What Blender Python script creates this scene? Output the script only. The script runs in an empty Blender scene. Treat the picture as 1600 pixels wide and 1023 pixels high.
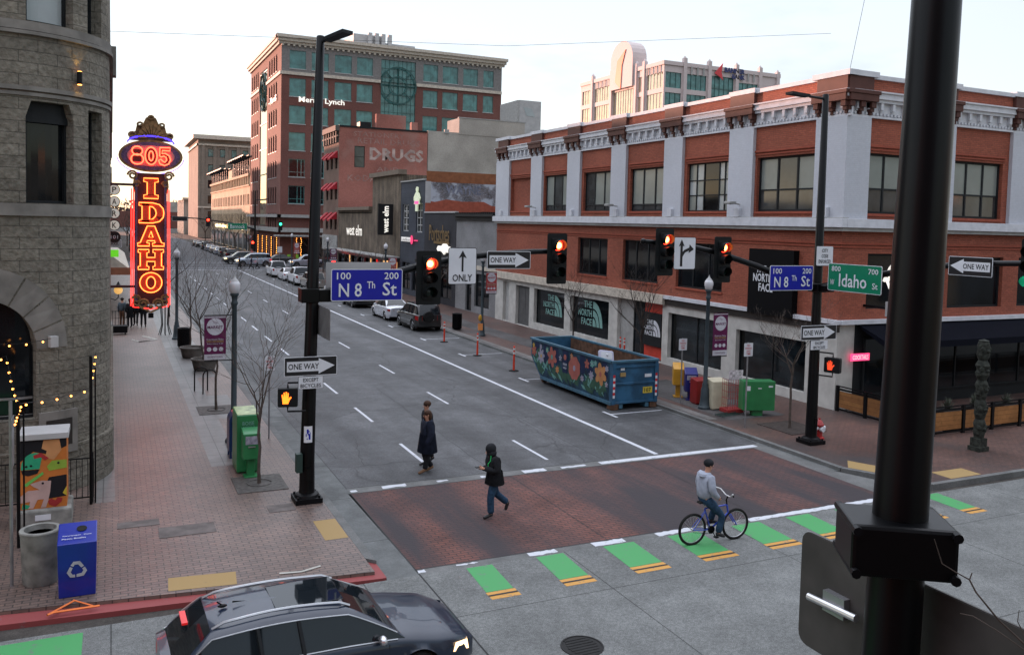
import bpy, math, random
from math import sin, cos, pi, sqrt, radians, atan2, floor
from mathutils import Vector, Matrix
random.seed(7)
sc = bpy.context.scene
COL = sc.collection
# ---------------------------------------------------------------- camera
cd = bpy.data.cameras.new('camera'); cam = bpy.data.objects.new('camera', cd); COL.objects.link(cam)
cd.sensor_width = 36.0; cd.lens = 30.03; cd.shift_y = -0.0553; cd.clip_start = 0.1; cd.clip_end = 6000
_r = Vector((0.9056296, -0.4233660, 0.0244169)); _d = Vector((-0.0009533, -0.0596099, -0.9982213)); _f = Vector((0.4240685, 0.9039955, -0.0543881))
m = Matrix((( _r.x, -_d.x, -_f.x, 0), (_r.y, -_d.y, -_f.y, 0), (_r.z, -_d.z, -_f.z, 6.8), (0, 0, 0, 1)))
cam.matrix_world = m; sc.camera = cam
# ---------------------------------------------------------------- world, sun, exposure
SUN_EL, SUN_AZ = 3.2, -24.0      # azimuth: degrees from +Y towards +X
w = bpy.data.worlds.new('World'); sc.world = w; w.use_nodes = True
nt = w.node_tree; nt.nodes.clear()
out = nt.nodes.new('ShaderNodeOutputWorld'); bg = nt.nodes.new('ShaderNodeBackground')
sky = nt.nodes.new('ShaderNodeTexSky'); sky.sky_type = 'NISHITA'; sky.sun_disc = False
sky.sun_elevation = radians(SUN_EL); sky.sun_rotation = radians(SUN_AZ); sky.altitude = 800; sky.air_density = 1.0; sky.dust_density = 0.6; sky.ozone_density = 1.5
tc = nt.nodes.new('ShaderNodeTexCoord'); mp = nt.nodes.new('ShaderNodeMapping'); mp.inputs['Scale'].default_value = (1.5, 1.5, 5.0)
nz = nt.nodes.new('ShaderNodeTexNoise'); nz.inputs['Scale'].default_value = 2.2; nz.inputs['Detail'].default_value = 7; nz.inputs['Roughness'].default_value = .55
cr = nt.nodes.new('ShaderNodeValToRGB'); cr.color_ramp.elements[0].position = .55; cr.color_ramp.elements[1].position = .72
mx = nt.nodes.new('ShaderNodeMix'); mx.data_type = 'RGBA'
mx2 = nt.nodes.new('ShaderNodeMix'); mx2.data_type = 'RGBA'
L = nt.links.new
L(tc.outputs['Generated'], mp.inputs['Vector']); L(mp.outputs[0], nz.inputs['Vector']); L(nz.outputs['Fac'], cr.inputs[0])
# a thin even veil of high haze over the clear sky
mx.inputs[0].default_value = .68; L(sky.outputs[0], mx.inputs[6])
sx_ = nt.nodes.new('ShaderNodeSeparateXYZ'); L(tc.outputs['Generated'], sx_.inputs[0])
vr = nt.nodes.new('ShaderNodeValToRGB'); e = vr.color_ramp.elements; e[0].position = 0; e[0].color = (2.85, 2.82, 2.86, 1); e[1].position = 1; e[1].color = (10.5, 10.8, 12.0, 1); q_ = e.new(.30); q_.color = (2.75, 2.9, 3.25, 1); L(sx_.outputs[2], vr.inputs[0])
dr = nt.nodes.new('ShaderNodeMapRange'); L(sx_.outputs[1], dr.inputs[0]); dr.inputs[1].default_value = -1; dr.inputs[2].default_value = .7; dr.inputs[3].default_value = .42; dr.inputs[4].default_value = 1.0
vm = nt.nodes.new('ShaderNodeVectorMath'); vm.operation = 'SCALE'; L(vr.outputs[0], vm.inputs[0]); L(dr.outputs[0], vm.inputs[3]); L(vm.outputs[0], mx.inputs[7])
# soft grey-blue cloud streaks
mc = nt.nodes.new('ShaderNodeMath'); mc.operation = 'MULTIPLY'; mc.inputs[1].default_value = .36; L(cr.outputs[0], mc.inputs[0])
L(mc.outputs[0], mx2.inputs[0]); L(mx.outputs[2], mx2.inputs[6]); mx2.inputs[7].default_value = (1.15, 1.35, 1.85, 1)
L(mx2.outputs[2], bg.inputs[0]); bg.inputs[1].default_value = 0.15; L(bg.outputs[0], out.inputs[0])
sl = bpy.data.lights.new('sun', 'SUN'); so = bpy.data.objects.new('sun', sl); COL.objects.link(so)
sl.energy = 3.2; sl.angle = radians(0.6); sl.color = (1, .50, .36)
_s = Vector((sin(radians(SUN_AZ)) * cos(radians(SUN_EL)), cos(radians(SUN_AZ)) * cos(radians(SUN_EL)), sin(radians(SUN_EL))))
so.rotation_euler = _s.to_track_quat('Z', 'Y').to_euler(); so.location = (0, 0, 60)
vs = sc.view_settings; vs.view_transform = 'Standard'; vs.look = 'None'; vs.gamma = 1; vs.exposure = 1.52
sc.render.engine = 'CYCLES'; sc.render.resolution_x = 1024; sc.render.resolution_y = 654
sc.cycles.max_bounces = 5; sc.cycles.diffuse_bounces = 3; sc.cycles.glossy_bounces = 3; sc.cycles.transmission_bounces = 4; sc.cycles.sample_clamp_indirect = 4
# ---------------------------------------------------------------- materials
MATS = {}
def _mat(name):
    m = bpy.data.materials.new(name); m.use_nodes = True; MATS[name] = m
    return m, m.node_tree, m.node_tree.nodes['Principled BSDF']
def node(nt, t, **k):
    n = nt.nodes.new(t)
    for a, b in k.items(): setattr(n, a, b)
    return n
def wallco(nt, obj=False):
    """u,v coordinates in metres: along the wall and up; ground uses x,y"""
    g = node(nt, 'ShaderNodeNewGeometry'); s = node(nt, 'ShaderNodeSeparateXYZ'); n = node(nt, 'ShaderNodeSeparateXYZ')
    if obj:
        t = node(nt, 'ShaderNodeTexCoord'); nt.links.new(t.outputs['Object'], s.inputs[0])
    else: nt.links.new(g.outputs['Position'], s.inputs[0])
    nt.links.new(g.outputs['True Normal'], n.inputs[0])
    ax = node(nt, 'ShaderNodeMath', operation='ABSOLUTE'); nt.links.new(n.outputs[0], ax.inputs[0])
    gx = node(nt, 'ShaderNodeMath', operation='GREATER_THAN'); nt.links.new(ax.outputs[0], gx.inputs[0]); gx.inputs[1].default_value = .6
    az = node(nt, 'ShaderNodeMath', operation='ABSOLUTE'); nt.links.new(n.outputs[2], az.inputs[0])
    gz = node(nt, 'ShaderNodeMath', operation='GREATER_THAN'); nt.links.new(az.outputs[0], gz.inputs[0]); gz.inputs[1].default_value = .7
    u = node(nt, 'ShaderNodeMix'); nt.links.new(gx.outputs[0], u.inputs[0]); nt.links.new(s.outputs[0], u.inputs[2]); nt.links.new(s.outputs[1], u.inputs[3])
    v = node(nt, 'ShaderNodeMix'); nt.links.new(gz.outputs[0], v.inputs[0]); nt.links.new(s.outputs[2], v.inputs[2]); nt.links.new(s.outputs[1], v.inputs[3])
    c = node(nt, 'ShaderNodeCombineXYZ'); nt.links.new(u.outputs[0], c.inputs[0]); nt.links.new(v.outputs[0], c.inputs[1])
    return c.outputs[0], g.outputs['Position']
def noise_mul(nt, vec, colsock, amt, scale, detail=4, lo=.35, hi=.65):
    n = node(nt, 'ShaderNodeTexNoise'); n.inputs['Scale'].default_value = scale; n.inputs['Detail'].default_value = detail
    if vec is not None: nt.links.new(vec, n.inputs['Vector'])
    mr = node(nt, 'ShaderNodeMapRange'); nt.links.new(n.outputs['Fac'], mr.inputs[0])
    mr.inputs[1].default_value = lo; mr.inputs[2].default_value = hi; mr.inputs[3].default_value = 1 - amt; mr.inputs[4].default_value = 1 + amt
    mm = node(nt, 'ShaderNodeMix', data_type='RGBA', blend_type='MULTIPLY'); mm.inputs[0].default_value = 1
    nt.links.new(colsock, mm.inputs[6]); nt.links.new(mr.outputs[0], mm.inputs[7])
    return mm.outputs[2], n.outputs['Fac']
def plain(name, col, rough=.7, metal=0, var=.12, vs=3.0, emit=None, es=0, bump=0, spec=None, coat=0, space='Object'):
    if name in MATS: return MATS[name]
    m, nt, p = _mat(name)
    c = node(nt, 'ShaderNodeRGB'); c.outputs[0].default_value = (*col, 1); sock = c.outputs[0]
    if var:
        t = node(nt, 'ShaderNodeTexCoord'); v = t.outputs['Object']
        sock, fac = noise_mul(nt, v, sock, var, vs, 6)
        if bump:
            b = node(nt, 'ShaderNodeBump'); b.inputs['Strength'].default_value = bump; b.inputs['Distance'].default_value = .02
            nt.links.new(fac, b.inputs['Height']); nt.links.new(b.outputs[0], p.inputs['Normal'])
    nt.links.new(sock, p.inputs['Base Color'])
    p.inputs['Roughness'].default_value = rough; p.inputs['Metallic'].default_value = metal
    p.inputs['Specular IOR Level'].default_value = spec if spec is not None else (.22 if rough > .5 else .4)
    if coat: p.inputs['Coat Weight'].default_value = coat; p.inputs['Coat Roughness'].default_value = .04
    if emit: p.inputs['Emission Color'].default_value = (*emit, 1); p.inputs['Emission Strength'].default_value = es
    return m
def brick(name, c1, c2, mortar, bw=.22, bh=.075, ms=.012, rough=.85, bump=.5, var=.2, vs=.35, offset=.5, bias=0, patch=None, fine=.1):
    m, nt, p = _mat(name)
    uv, pos = wallco(nt)
    b = node(nt, 'ShaderNodeTexBrick'); b.offset = offset
    b.inputs['Color1'].default_value = (*c1, 1); b.inputs['Color2'].default_value = (*c2, 1); b.inputs['Mortar'].default_value = (*mortar, 1)
    b.inputs['Scale'].default_value = 1; b.inputs['Mortar Size'].default_value = ms; b.inputs['Brick Width'].default_value = bw; b.inputs['Row Height'].default_value = bh; b.inputs['Bias'].default_value = bias
    b.inputs['Mortar Smooth'].default_value = .2
    nt.links.new(uv, b.inputs['Vector'])
    s, f = noise_mul(nt, pos, b.outputs['Color'], var, vs, 6)
    s, f2 = noise_mul(nt, pos, s, fine, 9, 5)
    if patch:
        pcol, lo, hi, sc_ = patch[:4]; pm = node(nt, 'ShaderNodeMapping'); pm.inputs['Scale'].default_value = patch[4] if len(patch) > 4 else (1, 1, 1); nt.links.new(pos, pm.inputs['Vector'])
        n = node(nt, 'ShaderNodeTexNoise'); n.inputs['Scale'].default_value = sc_; n.inputs['Detail'].default_value = 5; nt.links.new(pm.outputs[0], n.inputs['Vector'])
        mr = node(nt, 'ShaderNodeMapRange'); nt.links.new(n.outputs['Fac'], mr.inputs[0]); mr.inputs[1].default_value = lo; mr.inputs[2].default_value = hi
        mm = node(nt, 'ShaderNodeMix', data_type='RGBA'); nt.links.new(mr.outputs[0], mm.inputs[0]); nt.links.new(s, mm.inputs[6]); mm.inputs[7].default_value = (*pcol, 1); s = mm.outputs[2]
    nt.links.new(s, p.inputs['Base Color'])
    ad = node(nt, 'ShaderNodeMath', operation='MULTIPLY_ADD'); nt.links.new(f2, ad.inputs[0]); ad.inputs[1].default_value = .8
    iv = node(nt, 'ShaderNodeMath', operation='SUBTRACT'); iv.inputs[0].default_value = 1; nt.links.new(b.outputs['Fac'], iv.inputs[1]); nt.links.new(iv.outputs[0], ad.inputs[2])
    bp = node(nt, 'ShaderNodeBump'); bp.inputs['Strength'].default_value = bump; bp.inputs['Distance'].default_value = .015
    nt.links.new(ad.outputs[0], bp.inputs['Height']); nt.links.new(bp.outputs[0], p.inputs['Normal'])
    p.inputs['Roughness'].default_value = rough; p.inputs['Specular IOR Level'].default_value = .22
    return m
def ground(name, col, var=.2, speck=.25, rough=.85, joints=None, crack=True, tint=None, streak=None):
    m, nt, p = _mat(name)
    g = node(nt, 'ShaderNodeNewGeometry'); pos = g.outputs['Position']
    c = node(nt, 'ShaderNodeRGB'); c.outputs[0].default_value = (*col, 1); s = c.outputs[0]
    s, f = noise_mul(nt, pos, s, var, .45, 7)
    s, f3 = noise_mul(nt, pos, s, var * .5, 3.0, 5)
    s, f2 = noise_mul(nt, pos, s, speck, 60, 3, .3, .7)
    s, f5 = noise_mul(nt, pos, s, speck * .45, 17, 4, .3, .7)
    s, f6 = noise_mul(nt, pos, s, .12, 1.3, 8, .45, .75)
    if streak:   # wear running along the lanes
        mp = node(nt, 'ShaderNodeMapping'); mp.inputs['Scale'].default_value = streak; nt.links.new(pos, mp.inputs['Vector'])
        s, f4 = noise_mul(nt, mp.outputs[0], s, .22, 1.0, 5)
    if joints:
        b = node(nt, 'ShaderNodeTexBrick'); b.offset = 0
        b.inputs['Color1'].default_value = b.inputs['Color2'].default_value = (1, 1, 1, 1); b.inputs['Mortar'].default_value = (.38, .38, .38, 1)
        b.inputs['Scale'].default_value = 1; b.inputs['Mortar Size'].default_value = .012; b.inputs['Brick Width'].default_value = joints[0]; b.inputs['Row Height'].default_value = joints[1]
        mp = node(nt, 'ShaderNodeMapping'); mp.inputs['Location'].default_value = (joints[2], joints[3], 0); nt.links.new(pos, mp.inputs['Vector']); nt.links.new(mp.outputs[0], b.inputs['Vector'])
        mm = node(nt, 'ShaderNodeMix', data_type='RGBA', blend_type='MULTIPLY'); mm.inputs[0].default_value = 1; nt.links.new(s, mm.inputs[6]); nt.links.new(b.outputs['Color'], mm.inputs[7]); s = mm.outputs[2]
    if crack:
        v = node(nt, 'ShaderNodeTexVoronoi', feature='DISTANCE_TO_EDGE'); v.inputs['Scale'].default_value = .17
        n = node(nt, 'ShaderNodeTexNoise'); n.inputs['Scale'].default_value = .6; n.inputs['Detail'].default_value = 4; nt.links.new(pos, n.inputs['Vector'])
        mm = node(nt, 'ShaderNodeMix', data_type='VECTOR'); mm.inputs[0].default_value = .10
        sc2 = node(nt, 'ShaderNodeVectorMath', operation='SCALE'); sc2.inputs[3].default_value = 9; nt.links.new(n.outputs['Color'], sc2.inputs[0])
        nt.links.new(pos, mm.inputs[4]); nt.links.new(sc2.outputs[0], mm.inputs[5]); nt.links.new(mm.outputs[1], v.inputs['Vector'])
        mr = node(nt, 'ShaderNodeMapRange'); nt.links.new(v.outputs['Distance'], mr.inputs[0]); mr.inputs[1].default_value = .0; mr.inputs[2].default_value = .006; mr.inputs[3].default_value = .55; mr.inputs[4].default_value = 1
        m2 = node(nt, 'ShaderNodeMix', data_type='RGBA', blend_type='MULTIPLY'); m2.inputs[0].default_value = 1; nt.links.new(s, m2.inputs[6]); nt.links.new(mr.outputs[0], m2.inputs[7]); s = m2.outputs[2]
    nt.links.new(s, p.inputs['Base Color']); p.inputs['Roughness'].default_value = rough; p.inputs['Specular IOR Level'].default_value = .25
    bp = node(nt, 'ShaderNodeBump'); bp.inputs['Strength'].default_value = .25; bp.inputs['Distance'].default_value = .01; nt.links.new(f2, bp.inputs['Height']); nt.links.new(bp.outputs[0], p.inputs['Normal'])
    return m
def paintm(name, col, keep=.62, under=(.06, .06, .062), sc_=7):
    """worn road paint"""
    m, nt, p = _mat(name)
    g = node(nt, 'ShaderNodeNewGeometry'); n = node(nt, 'ShaderNodeTexNoise'); n.inputs['Scale'].default_value = sc_; n.inputs['Detail'].default_value = 9; n.inputs['Roughness'].default_value = .7
    nt.links.new(g.outputs['Position'], n.inputs['Vector'])
    mr = node(nt, 'ShaderNodeMapRange'); nt.links.new(n.outputs['Fac'], mr.inputs[0]); mr.inputs[1].default_value = keep - .06; mr.inputs[2].default_value = keep + .06
    mm = node(nt, 'ShaderNodeMix', data_type='RGBA'); nt.links.new(mr.outputs[0], mm.inputs[0]); mm.inputs[6].default_value = (*col, 1); mm.inputs[7].default_value = (*under, 1)
    nt.links.new(mm.outputs[2], p.inputs['Base Color']); p.inputs['Roughness'].default_value = .7
    return m
def glassm(name, col=(.012, .015, .018), rough=.06, blotch=.5, spec=.6):
    m, nt, p = _mat(name)
    g = node(nt, 'ShaderNodeNewGeometry')
    c = node(nt, 'ShaderNodeRGB'); c.outputs[0].default_value = (*col, 1)
    s, f = noise_mul(nt, g.outputs['Position'], c.outputs[0], blotch, .8, 3)
    nt.links.new(s, p.inputs['Base Color']); p.inputs['Roughness'].default_value = rough; p.inputs['Specular IOR Level'].default_value = spec
    n2 = node(nt, 'ShaderNodeTexNoise'); n2.inputs['Scale'].default_value = .35; nt.links.new(g.outputs['Position'], n2.inputs['Vector'])
    bp = node(nt, 'ShaderNodeBump'); bp.inputs['Strength'].default_value = .12; bp.inputs['Distance'].default_value = .05; nt.links.new(n2.outputs['Fac'], bp.inputs['Height']); nt.links.new(bp.outputs[0], p.inputs['Normal'])
    return m
_GB = 1
def glow(name, col, st):
    if name in MATS: return MATS[name]
    m, nt, p = _mat(name); p.inputs['Base Color'].default_value = (*[min(1, c) for c in col], 1)
    p.inputs['Emission Color'].default_value = (*col, 1); p.inputs['Emission Strength'].default_value = st
    n = node(nt, 'ShaderNodeTexNoise'); n.inputs['Scale'].default_value = 12; mr = node(nt, 'ShaderNodeMapRange'); nt.links.new(n.outputs['Fac'], mr.inputs[0]); mr.inputs[3].default_value = st * .85; mr.inputs[4].default_value = st * 1.15
    nt.links.new(mr.outputs[0], p.inputs['Emission Strength'])
    return m
M = MATS
asph = ground('asphalt', (.070, .072, .076), .20, .55, .8, streak=(1.1, .05, 1))
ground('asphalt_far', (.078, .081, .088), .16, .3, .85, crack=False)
ground('concrete_road', (.142, .148, .145), .12, .50, .8, joints=(4.35, 3.7, .02, 1.2), crack=False)
ground('concrete_band', (.135, .138, .136), .2, .2, .85, crack=False)
ground('concrete_walk', (.15, .145, .14), .2, .15, .85, joints=(1.5, .75, .2, .1), crack=False)
ground('gutter', (.115, .122, .122), .22, .2, .8, joints=(30, 3.0, 15, .4), crack=False)
ground('earth', (.055, .05, .045), .3, .3, .95, crack=False)
brick('paver', (.172, .118, .098), (.122, .090, .079), (.050, .041, .038), .26, .11, .012, .42, .35, .22, .3)
brick('paver_right', (.128, .070, .056), (.090, .054, .047), (.045, .035, .032), .26, .11, .011, .6, .35, .3, .3, patch=((.05, .045, .045), .52, .68, .28))
brick('paver_cross', (.165, .070, .056), (.118, .055, .047), (.040, .034, .034), .26, .11, .012, .8, .35, .25, .5, patch=((.044, .038, .042), .40, .63, .72, (1, .13, 1)))
brick('dark_paver', (.085, .08, .08), (.07, .068, .068), (.045, .042, .04), .6, .6, .012, .7, .3, .25, .4)
brick('red_brick', (.34, .098, .058), (.26, .074, .044), (.20, .07, .05), .22, .078, .011, .75, .6, .14, .3, fine=.08)
brick('white_brick', (.50, .52, .57), (.48, .50, .55), (.47, .485, .525), .21, .075, .008, .6, .25, .05, .3, fine=.03)
brick('drugs_brick', (.38, .135, .11), (.33, .115, .09), (.28, .15, .12), .21, .075, .01, .9, .4, .18, .25, patch=((.34, .22, .19), .55, .78, .22))
brick('front_brick', (.20, .13, .10), (.17, .11, .09), (.15, .11, .09), .21, .075, .01, .9, .4, .15, .4)
brick('office_brick', (.195, .085, .070), (.165, .072, .060), (.13, .06, .05), .21, .075, .01, .85, .3, .1, .2)
brick('stone', (.180, .164, .134), (.150, .137, .114), (.085, .078, .066), .78, .27, .009, .9, .6, .16, .9, fine=.18)
for _k, _r, _s in (('paver', .42, .42), ('concrete_walk', .42, .42), ('paver_right', .5, .3), ('asphalt', .65, .3)): _p = M[_k].node_tree.nodes['Principled BSDF']; _p.inputs['Roughness'].default_value = _r; _p.inputs['Specular IOR Level'].default_value = _s
# rough hewn faces for the stone
_nt = M['stone'].node_tree; _b = [n for n in _nt.nodes if n.type == 'BUMP'][0]; _b.inputs['Distance'].default_value = .045
_n = node(_nt, 'ShaderNodeTexNoise'); _n.inputs['Scale'].default_value = 4.5; _n.inputs['Detail'].default_value = 8; _g = node(_nt, 'ShaderNodeNewGeometry'); _nt.links.new(_g.outputs['Position'], _n.inputs['Vector'])
_a = node(_nt, 'ShaderNodeMath', operation='MULTIPLY_ADD'); _nt.links.new(_n.outputs['Fac'], _a.inputs[0]); _a.inputs[1].default_value = 2.4; _nt.links.new(_b.inputs['Height'].links[0].from_socket, _a.inputs[2]); _nt.links.new(_a.outputs[0], _b.inputs['Height'])
plain('stone_smooth', (.18, .17, .155), .85, bump=.5, var=.22, vs=2)
brick('tan_brick', (.60, .46, .31), (.54, .41, .28), (.32, .25, .18), .4, .15, .01, .9, .3, .12, .2)
brick('tan_stone', (.24, .20, .165), (.21, .18, .15), (.18, .16, .14), 1.2, .45, .012, .9, .3, .12, .2)
brick('grey_stucco', (.21, .21, .215), (.20, .20, .205), (.20, .20, .205), 3, 3, .0, .9, .2, .18, .5)
brick('beige_stucco', (.36, .335, .30), (.35, .325, .29), (.35, .325, .29), 3, 3, 0, .9, .2, .16, .3)
brick('dark_stucco', (.040, .040, .046), (.036, .036, .042), (.03, .03, .035), 1.6, .5, .01, .85, .2, .15, .5)
brick('slate_panel', (.055, .062, .078), (.05, .056, .07), (.035, .04, .05), 2.2, .45, .012, .8, .2, .15, .5)
brick('wood_board', (.17, .135, .10), (.10, .08, .062), (.035, .028, .022), .18, 40, .012, .85, .5, .3, .7, offset=0, fine=.2)
brick('mural_wall', (.22, .22, .25), (.15, .13, .13), (.10, .095, .10), .21, .075, .01, .9, .4, .35, .8, patch=((.40, .42, .47), .47, .56, .9), fine=.3)
brick('cedar', (.28, .13, .045), (.23, .10, .035), (.14, .06, .02), 3, .16, .008, .7, .3, .25, .8)
plain('white_trim', (.56, .575, .615), .55, var=.08); plain('grey_trim', (.33, .33, .32), .7); plain('cream_trim', (.50, .45, .38), .7, var=.15)
plain('pale_panel', (.40, .40, .40), .55, var=.1, vs=1.5)
plain('brown_paint', (.085, .035, .028), .6); plain('red_ledge', (.28, .065, .038), .6)
plain('roofing', (.12, .12, .12), .9); plain('black_metal', (.0025, .0025, .0035), .45, .0, var=.25, vs=2, spec=.18)
plain('pole_black', (.0018, .002, .0028), .33, 0, var=.35, vs=1.5, spec=.22)
plain('frame_dark', (.012, .014, .016), .55, 0, spec=.2); plain('frame_bronze', (.035, .03, .028), .5, .3)
plain('lamp_post_paint', (.040, .056, .066), .5, .2); plain('lamp_glass', (.55, .55, .58), .15, var=.05, spec=.6)
plain('sign_blue', (.005, .008, .28), .4, var=.05); plain('sign_green', (.0, .17, .085), .4, var=.05); plain('sign_white', (.62, .64, .68), .4, var=.05)
plain('sign_black', (.01, .01, .012), .45, var=.05); plain('sign_grey', (.28, .28, .29), .4, .6, var=.2); plain('silver', (.55, .56, .58), .3, .9, var=.1); plain('sign_red', (.5, .02, .02), .5)
plain('backplate', (.005, .0065, .0075), .5, spec=.25); plain('rubber', (.012, .012, .012), .85, var=.3, vs=8); plain('concrete_obj', (.20, .20, .185), .9, var=.3, vs=4, bump=.5)
plain('dark_green_metal', (.018, .04, .035), .5); plain('bark', (.085, .068, .058), .9, var=.3, vs=6); plain('bark_dark', (.045, .036, .032), .9, var=.3, vs=6)
plain('iron', (.02, .02, .02), .6, .5)
glassm('glass_dark', (.006, .008, .010), .06, .5, .32); glassm('glass_teal', (.060, .175, .170), .08, .35, .8); glassm('glass_blind', (.20, .225, .21), .22, .12, .5); glassm('glass_pale', (.34, .38, .39), .2, .08, .5)
glassm('glass_grey', (.045, .05, .052), .08, .4); glassm('glass_shop', (.010, .013, .015), .05, 1.0, .5); glassm('car_glass', (.008, .011, .014), .03, .1, .55)  # glass_shop: strong blotch puts uneven reflections into the pane colour
paintm('white_paint', (.50, .52, .56), .64); paintm('white_worn', (.50, .52, .56), .49, (.16, .165, .17), 1.6); paintm('green_paint', (.05, .27, .085), .64, (.12, .14, .13), 5); paintm('amber_paint', (.50, .25, .05), .62, (.13, .13, .13)); paintm('black_paint', (.012, .012, .012), .7)
paintm('red_paint', (.23, .045, .045), .66, (.15, .12, .12), 4); paintm('tactile_yellow', (.30, .20, .075), .70, (.15, .11, .08), 5)
glow('lit_red', (1, .03, .012), 3); glow('lit_red_hot', (1, .30, .06), 6); glow('lit_green', (.03, 1, .5), 2); glow('neon_core', (1, .135, .025), 2.6); glow('neon_red', (1, .02, .015), 2.2); glow('neon_blue', (.05, .03, 1), 1.2)
glow('hand_orange', (1, .12, .008), 1.7); glow('warm_window', (1, .55, .22), .35); glow('bulb', (1, .36, .07), 2.6); glow('lit_white', (1, .95, .85), .22); glow('lit_pink', (1, .06, .20), .5); glow('headlamp', (1, .62, .32), 1.2)
plain('unlit_lens', (.02, .012, .01), .25); plain('unlit_lens_green', (.004, .014, .012), .25)
# ---------------------------------------------------------------- helpers
ORG = {}
SPLIT = {'printed_shapes', 'interior_lamp', 'reflection_strip', 'pilaster', 'cornice_cap', 'street_emblem', 'bracket', 'window_rail', 'scroll_ornament', 'mural_shape', 'column', 'globe_lamp', 'pier', 'slot_vent', 'clamp_bolt', 'white_label', 'label_plate', 'side_moulding', 'outline_neon', 'number_neon', 'letter_neon', 'arch_stone', 'string_course', 'roof_rack', 'bars', 'top_rail', 'under_frame', 'window_emblem', 'underbody', 'chain', 'bulb', 'banner_arm', 'reflector_tape', 'script_tube', 'pillar', 'door_gap', 'rail_frame', 'wood_panel', 'pergola', 'raised_wall', 'parapet', 'coping', 'canopy', 'cornice', 'end_gate', 'window_trim', 'belt_course', 'plaque', 'letter_face', 'carved_shaft', 'twig', 'pole', 'fender', 'entrance', 'painted_side_wall', 'awning'}
def tag(o, label=None, cat=None, group=None, kind=None):
    if label: o['label'] = label
    if cat: o['category'] = cat
    if group: o['group'] = group
    if kind: o['kind'] = kind
    return o
def thing(name, label, cat, loc=(0, 0, 0), rz=0, group=None):
    o = bpy.data.objects.new(name, None); COL.objects.link(o); o.location = loc; o.rotation_euler = (0, 0, rz); o.empty_display_size = .2
    ORG[o.name] = Vector(loc) if rz == 0 else None
    return tag(o, label, cat, group)
class MB:
    def __init__(s): s.v = []; s.f = []; s.m = []; s.s = []
    def add(s, vs, fs, mi=0, sm=False):
        n = len(s.v); s.v += [tuple(v) for v in vs]
        for f in fs: s.f.append([i + n for i in f]); s.m.append(mi); s.s.append(sm)
        return s
    def box(s, x0, x1, y0, y1, z0, z1, mi=0):
        return s.add([(x0, y0, z0), (x1, y0, z0), (x1, y1, z0), (x0, y1, z0), (x0, y0, z1), (x1, y0, z1), (x1, y1, z1), (x0, y1, z1)],
                     [(0, 3, 2, 1), (4, 5, 6, 7), (0, 1, 5, 4), (1, 2, 6, 5), (2, 3, 7, 6), (3, 0, 4, 7)], mi)
    def quad(s, a, b, c, d, mi=0): return s.add([a, b, c, d], [(0, 1, 2, 3)], mi)
    def poly(s, pts, z, mi=0): return s.add([(p[0], p[1], z) for p in pts], [tuple(range(len(pts)))], mi)
    def slab(s, pts, z0, z1, mi=0):
        n = len(pts); a = sum(pts[i][0] * pts[(i + 1) % n][1] - pts[(i + 1) % n][0] * pts[i][1] for i in range(n))
        if a < 0: pts = pts[::-1]
        return s.add([(p[0], p[1], z0) for p in pts] + [(p[0], p[1], z1) for p in pts], [tuple(range(n - 1, -1, -1)), tuple(range(n, 2 * n))] + [(i, (i + 1) % n, n + (i + 1) % n, n + i) for i in range(n)], mi)
    def prism(s, poly, fn, d0, d1, mi=0, sm=False):
        n = len(poly); a = sum(poly[i][0] * poly[(i + 1) % n][1] - poly[(i + 1) % n][0] * poly[i][1] for i in range(n))
        if a < 0: poly = poly[::-1]
        return s.add([fn(u, v, d1) for u, v in poly] + [fn(u, v, d0) for u, v in poly], [tuple(range(n)), tuple(range(2 * n - 1, n - 1, -1))] + [((i + 1) % n, i, n + i, n + (i + 1) % n) for i in range(n)], mi, sm)
    def tube(s, pts, r, n=8, mi=0, cap=True):
        pts = [Vector(p) for p in pts]; k = len(pts); rs = r if isinstance(r, (list, tuple)) else [r] * k
        t = (pts[1] - pts[0]).normalized(); a = Vector((0, 0, 1)) if abs(t.z) < .9 else Vector((1, 0, 0)); x = t.cross(a).normalized(); vs = []
        for i in range(k):
            t = (pts[min(i + 1, k - 1)] - pts[max(i - 1, 0)]).normalized(); x = (x - t * x.dot(t)).normalized(); y = t.cross(x)
            for j in range(n): th = 2 * pi * j / n; vs.append(pts[i] + (x * cos(th) + y * sin(th)) * rs[i])
        fs = [(i * n + j, i * n + (j + 1) % n, (i + 1) * n + (j + 1) % n, (i + 1) * n + j) for i in range(k - 1) for j in range(n)]
        s.add(vs, fs, mi, True)
        if cap and n > 2: b = len(s.v) - len(vs); s.f += [[b + j for j in range(n - 1, -1, -1)], [b + (k - 1) * n + j for j in range(n)]]; s.m += [mi, mi]; s.s += [False, False]
        return s
    def lathe(s, c, prof, n=16, mi=0, sm=True, ax=None):
        c = Vector(c); vs = []
        for r, z in prof:
            for j in range(n):
                th = 2 * pi * j / n; q = (r * cos(th), r * sin(th), z)
                vs.append(c + (Vector(q) if ax is None else ax @ Vector(q)))
        k = len(prof); fs = [(i * n + j, i * n + (j + 1) % n, (i + 1) * n + (j + 1) % n, (i + 1) * n + j) for i in range(k - 1) for j in range(n)]
        s.add(vs, fs, mi, sm); b = len(s.v) - len(vs)
        if prof[0][0] > .001: s.f.append([b + j for j in range(n - 1, -1, -1)]); s.m.append(mi); s.s.append(False)
        if prof[-1][0] > .001: s.f.append([b + (k - 1) * n + j for j in range(n)]); s.m.append(mi); s.s.append(False)
        return s
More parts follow.
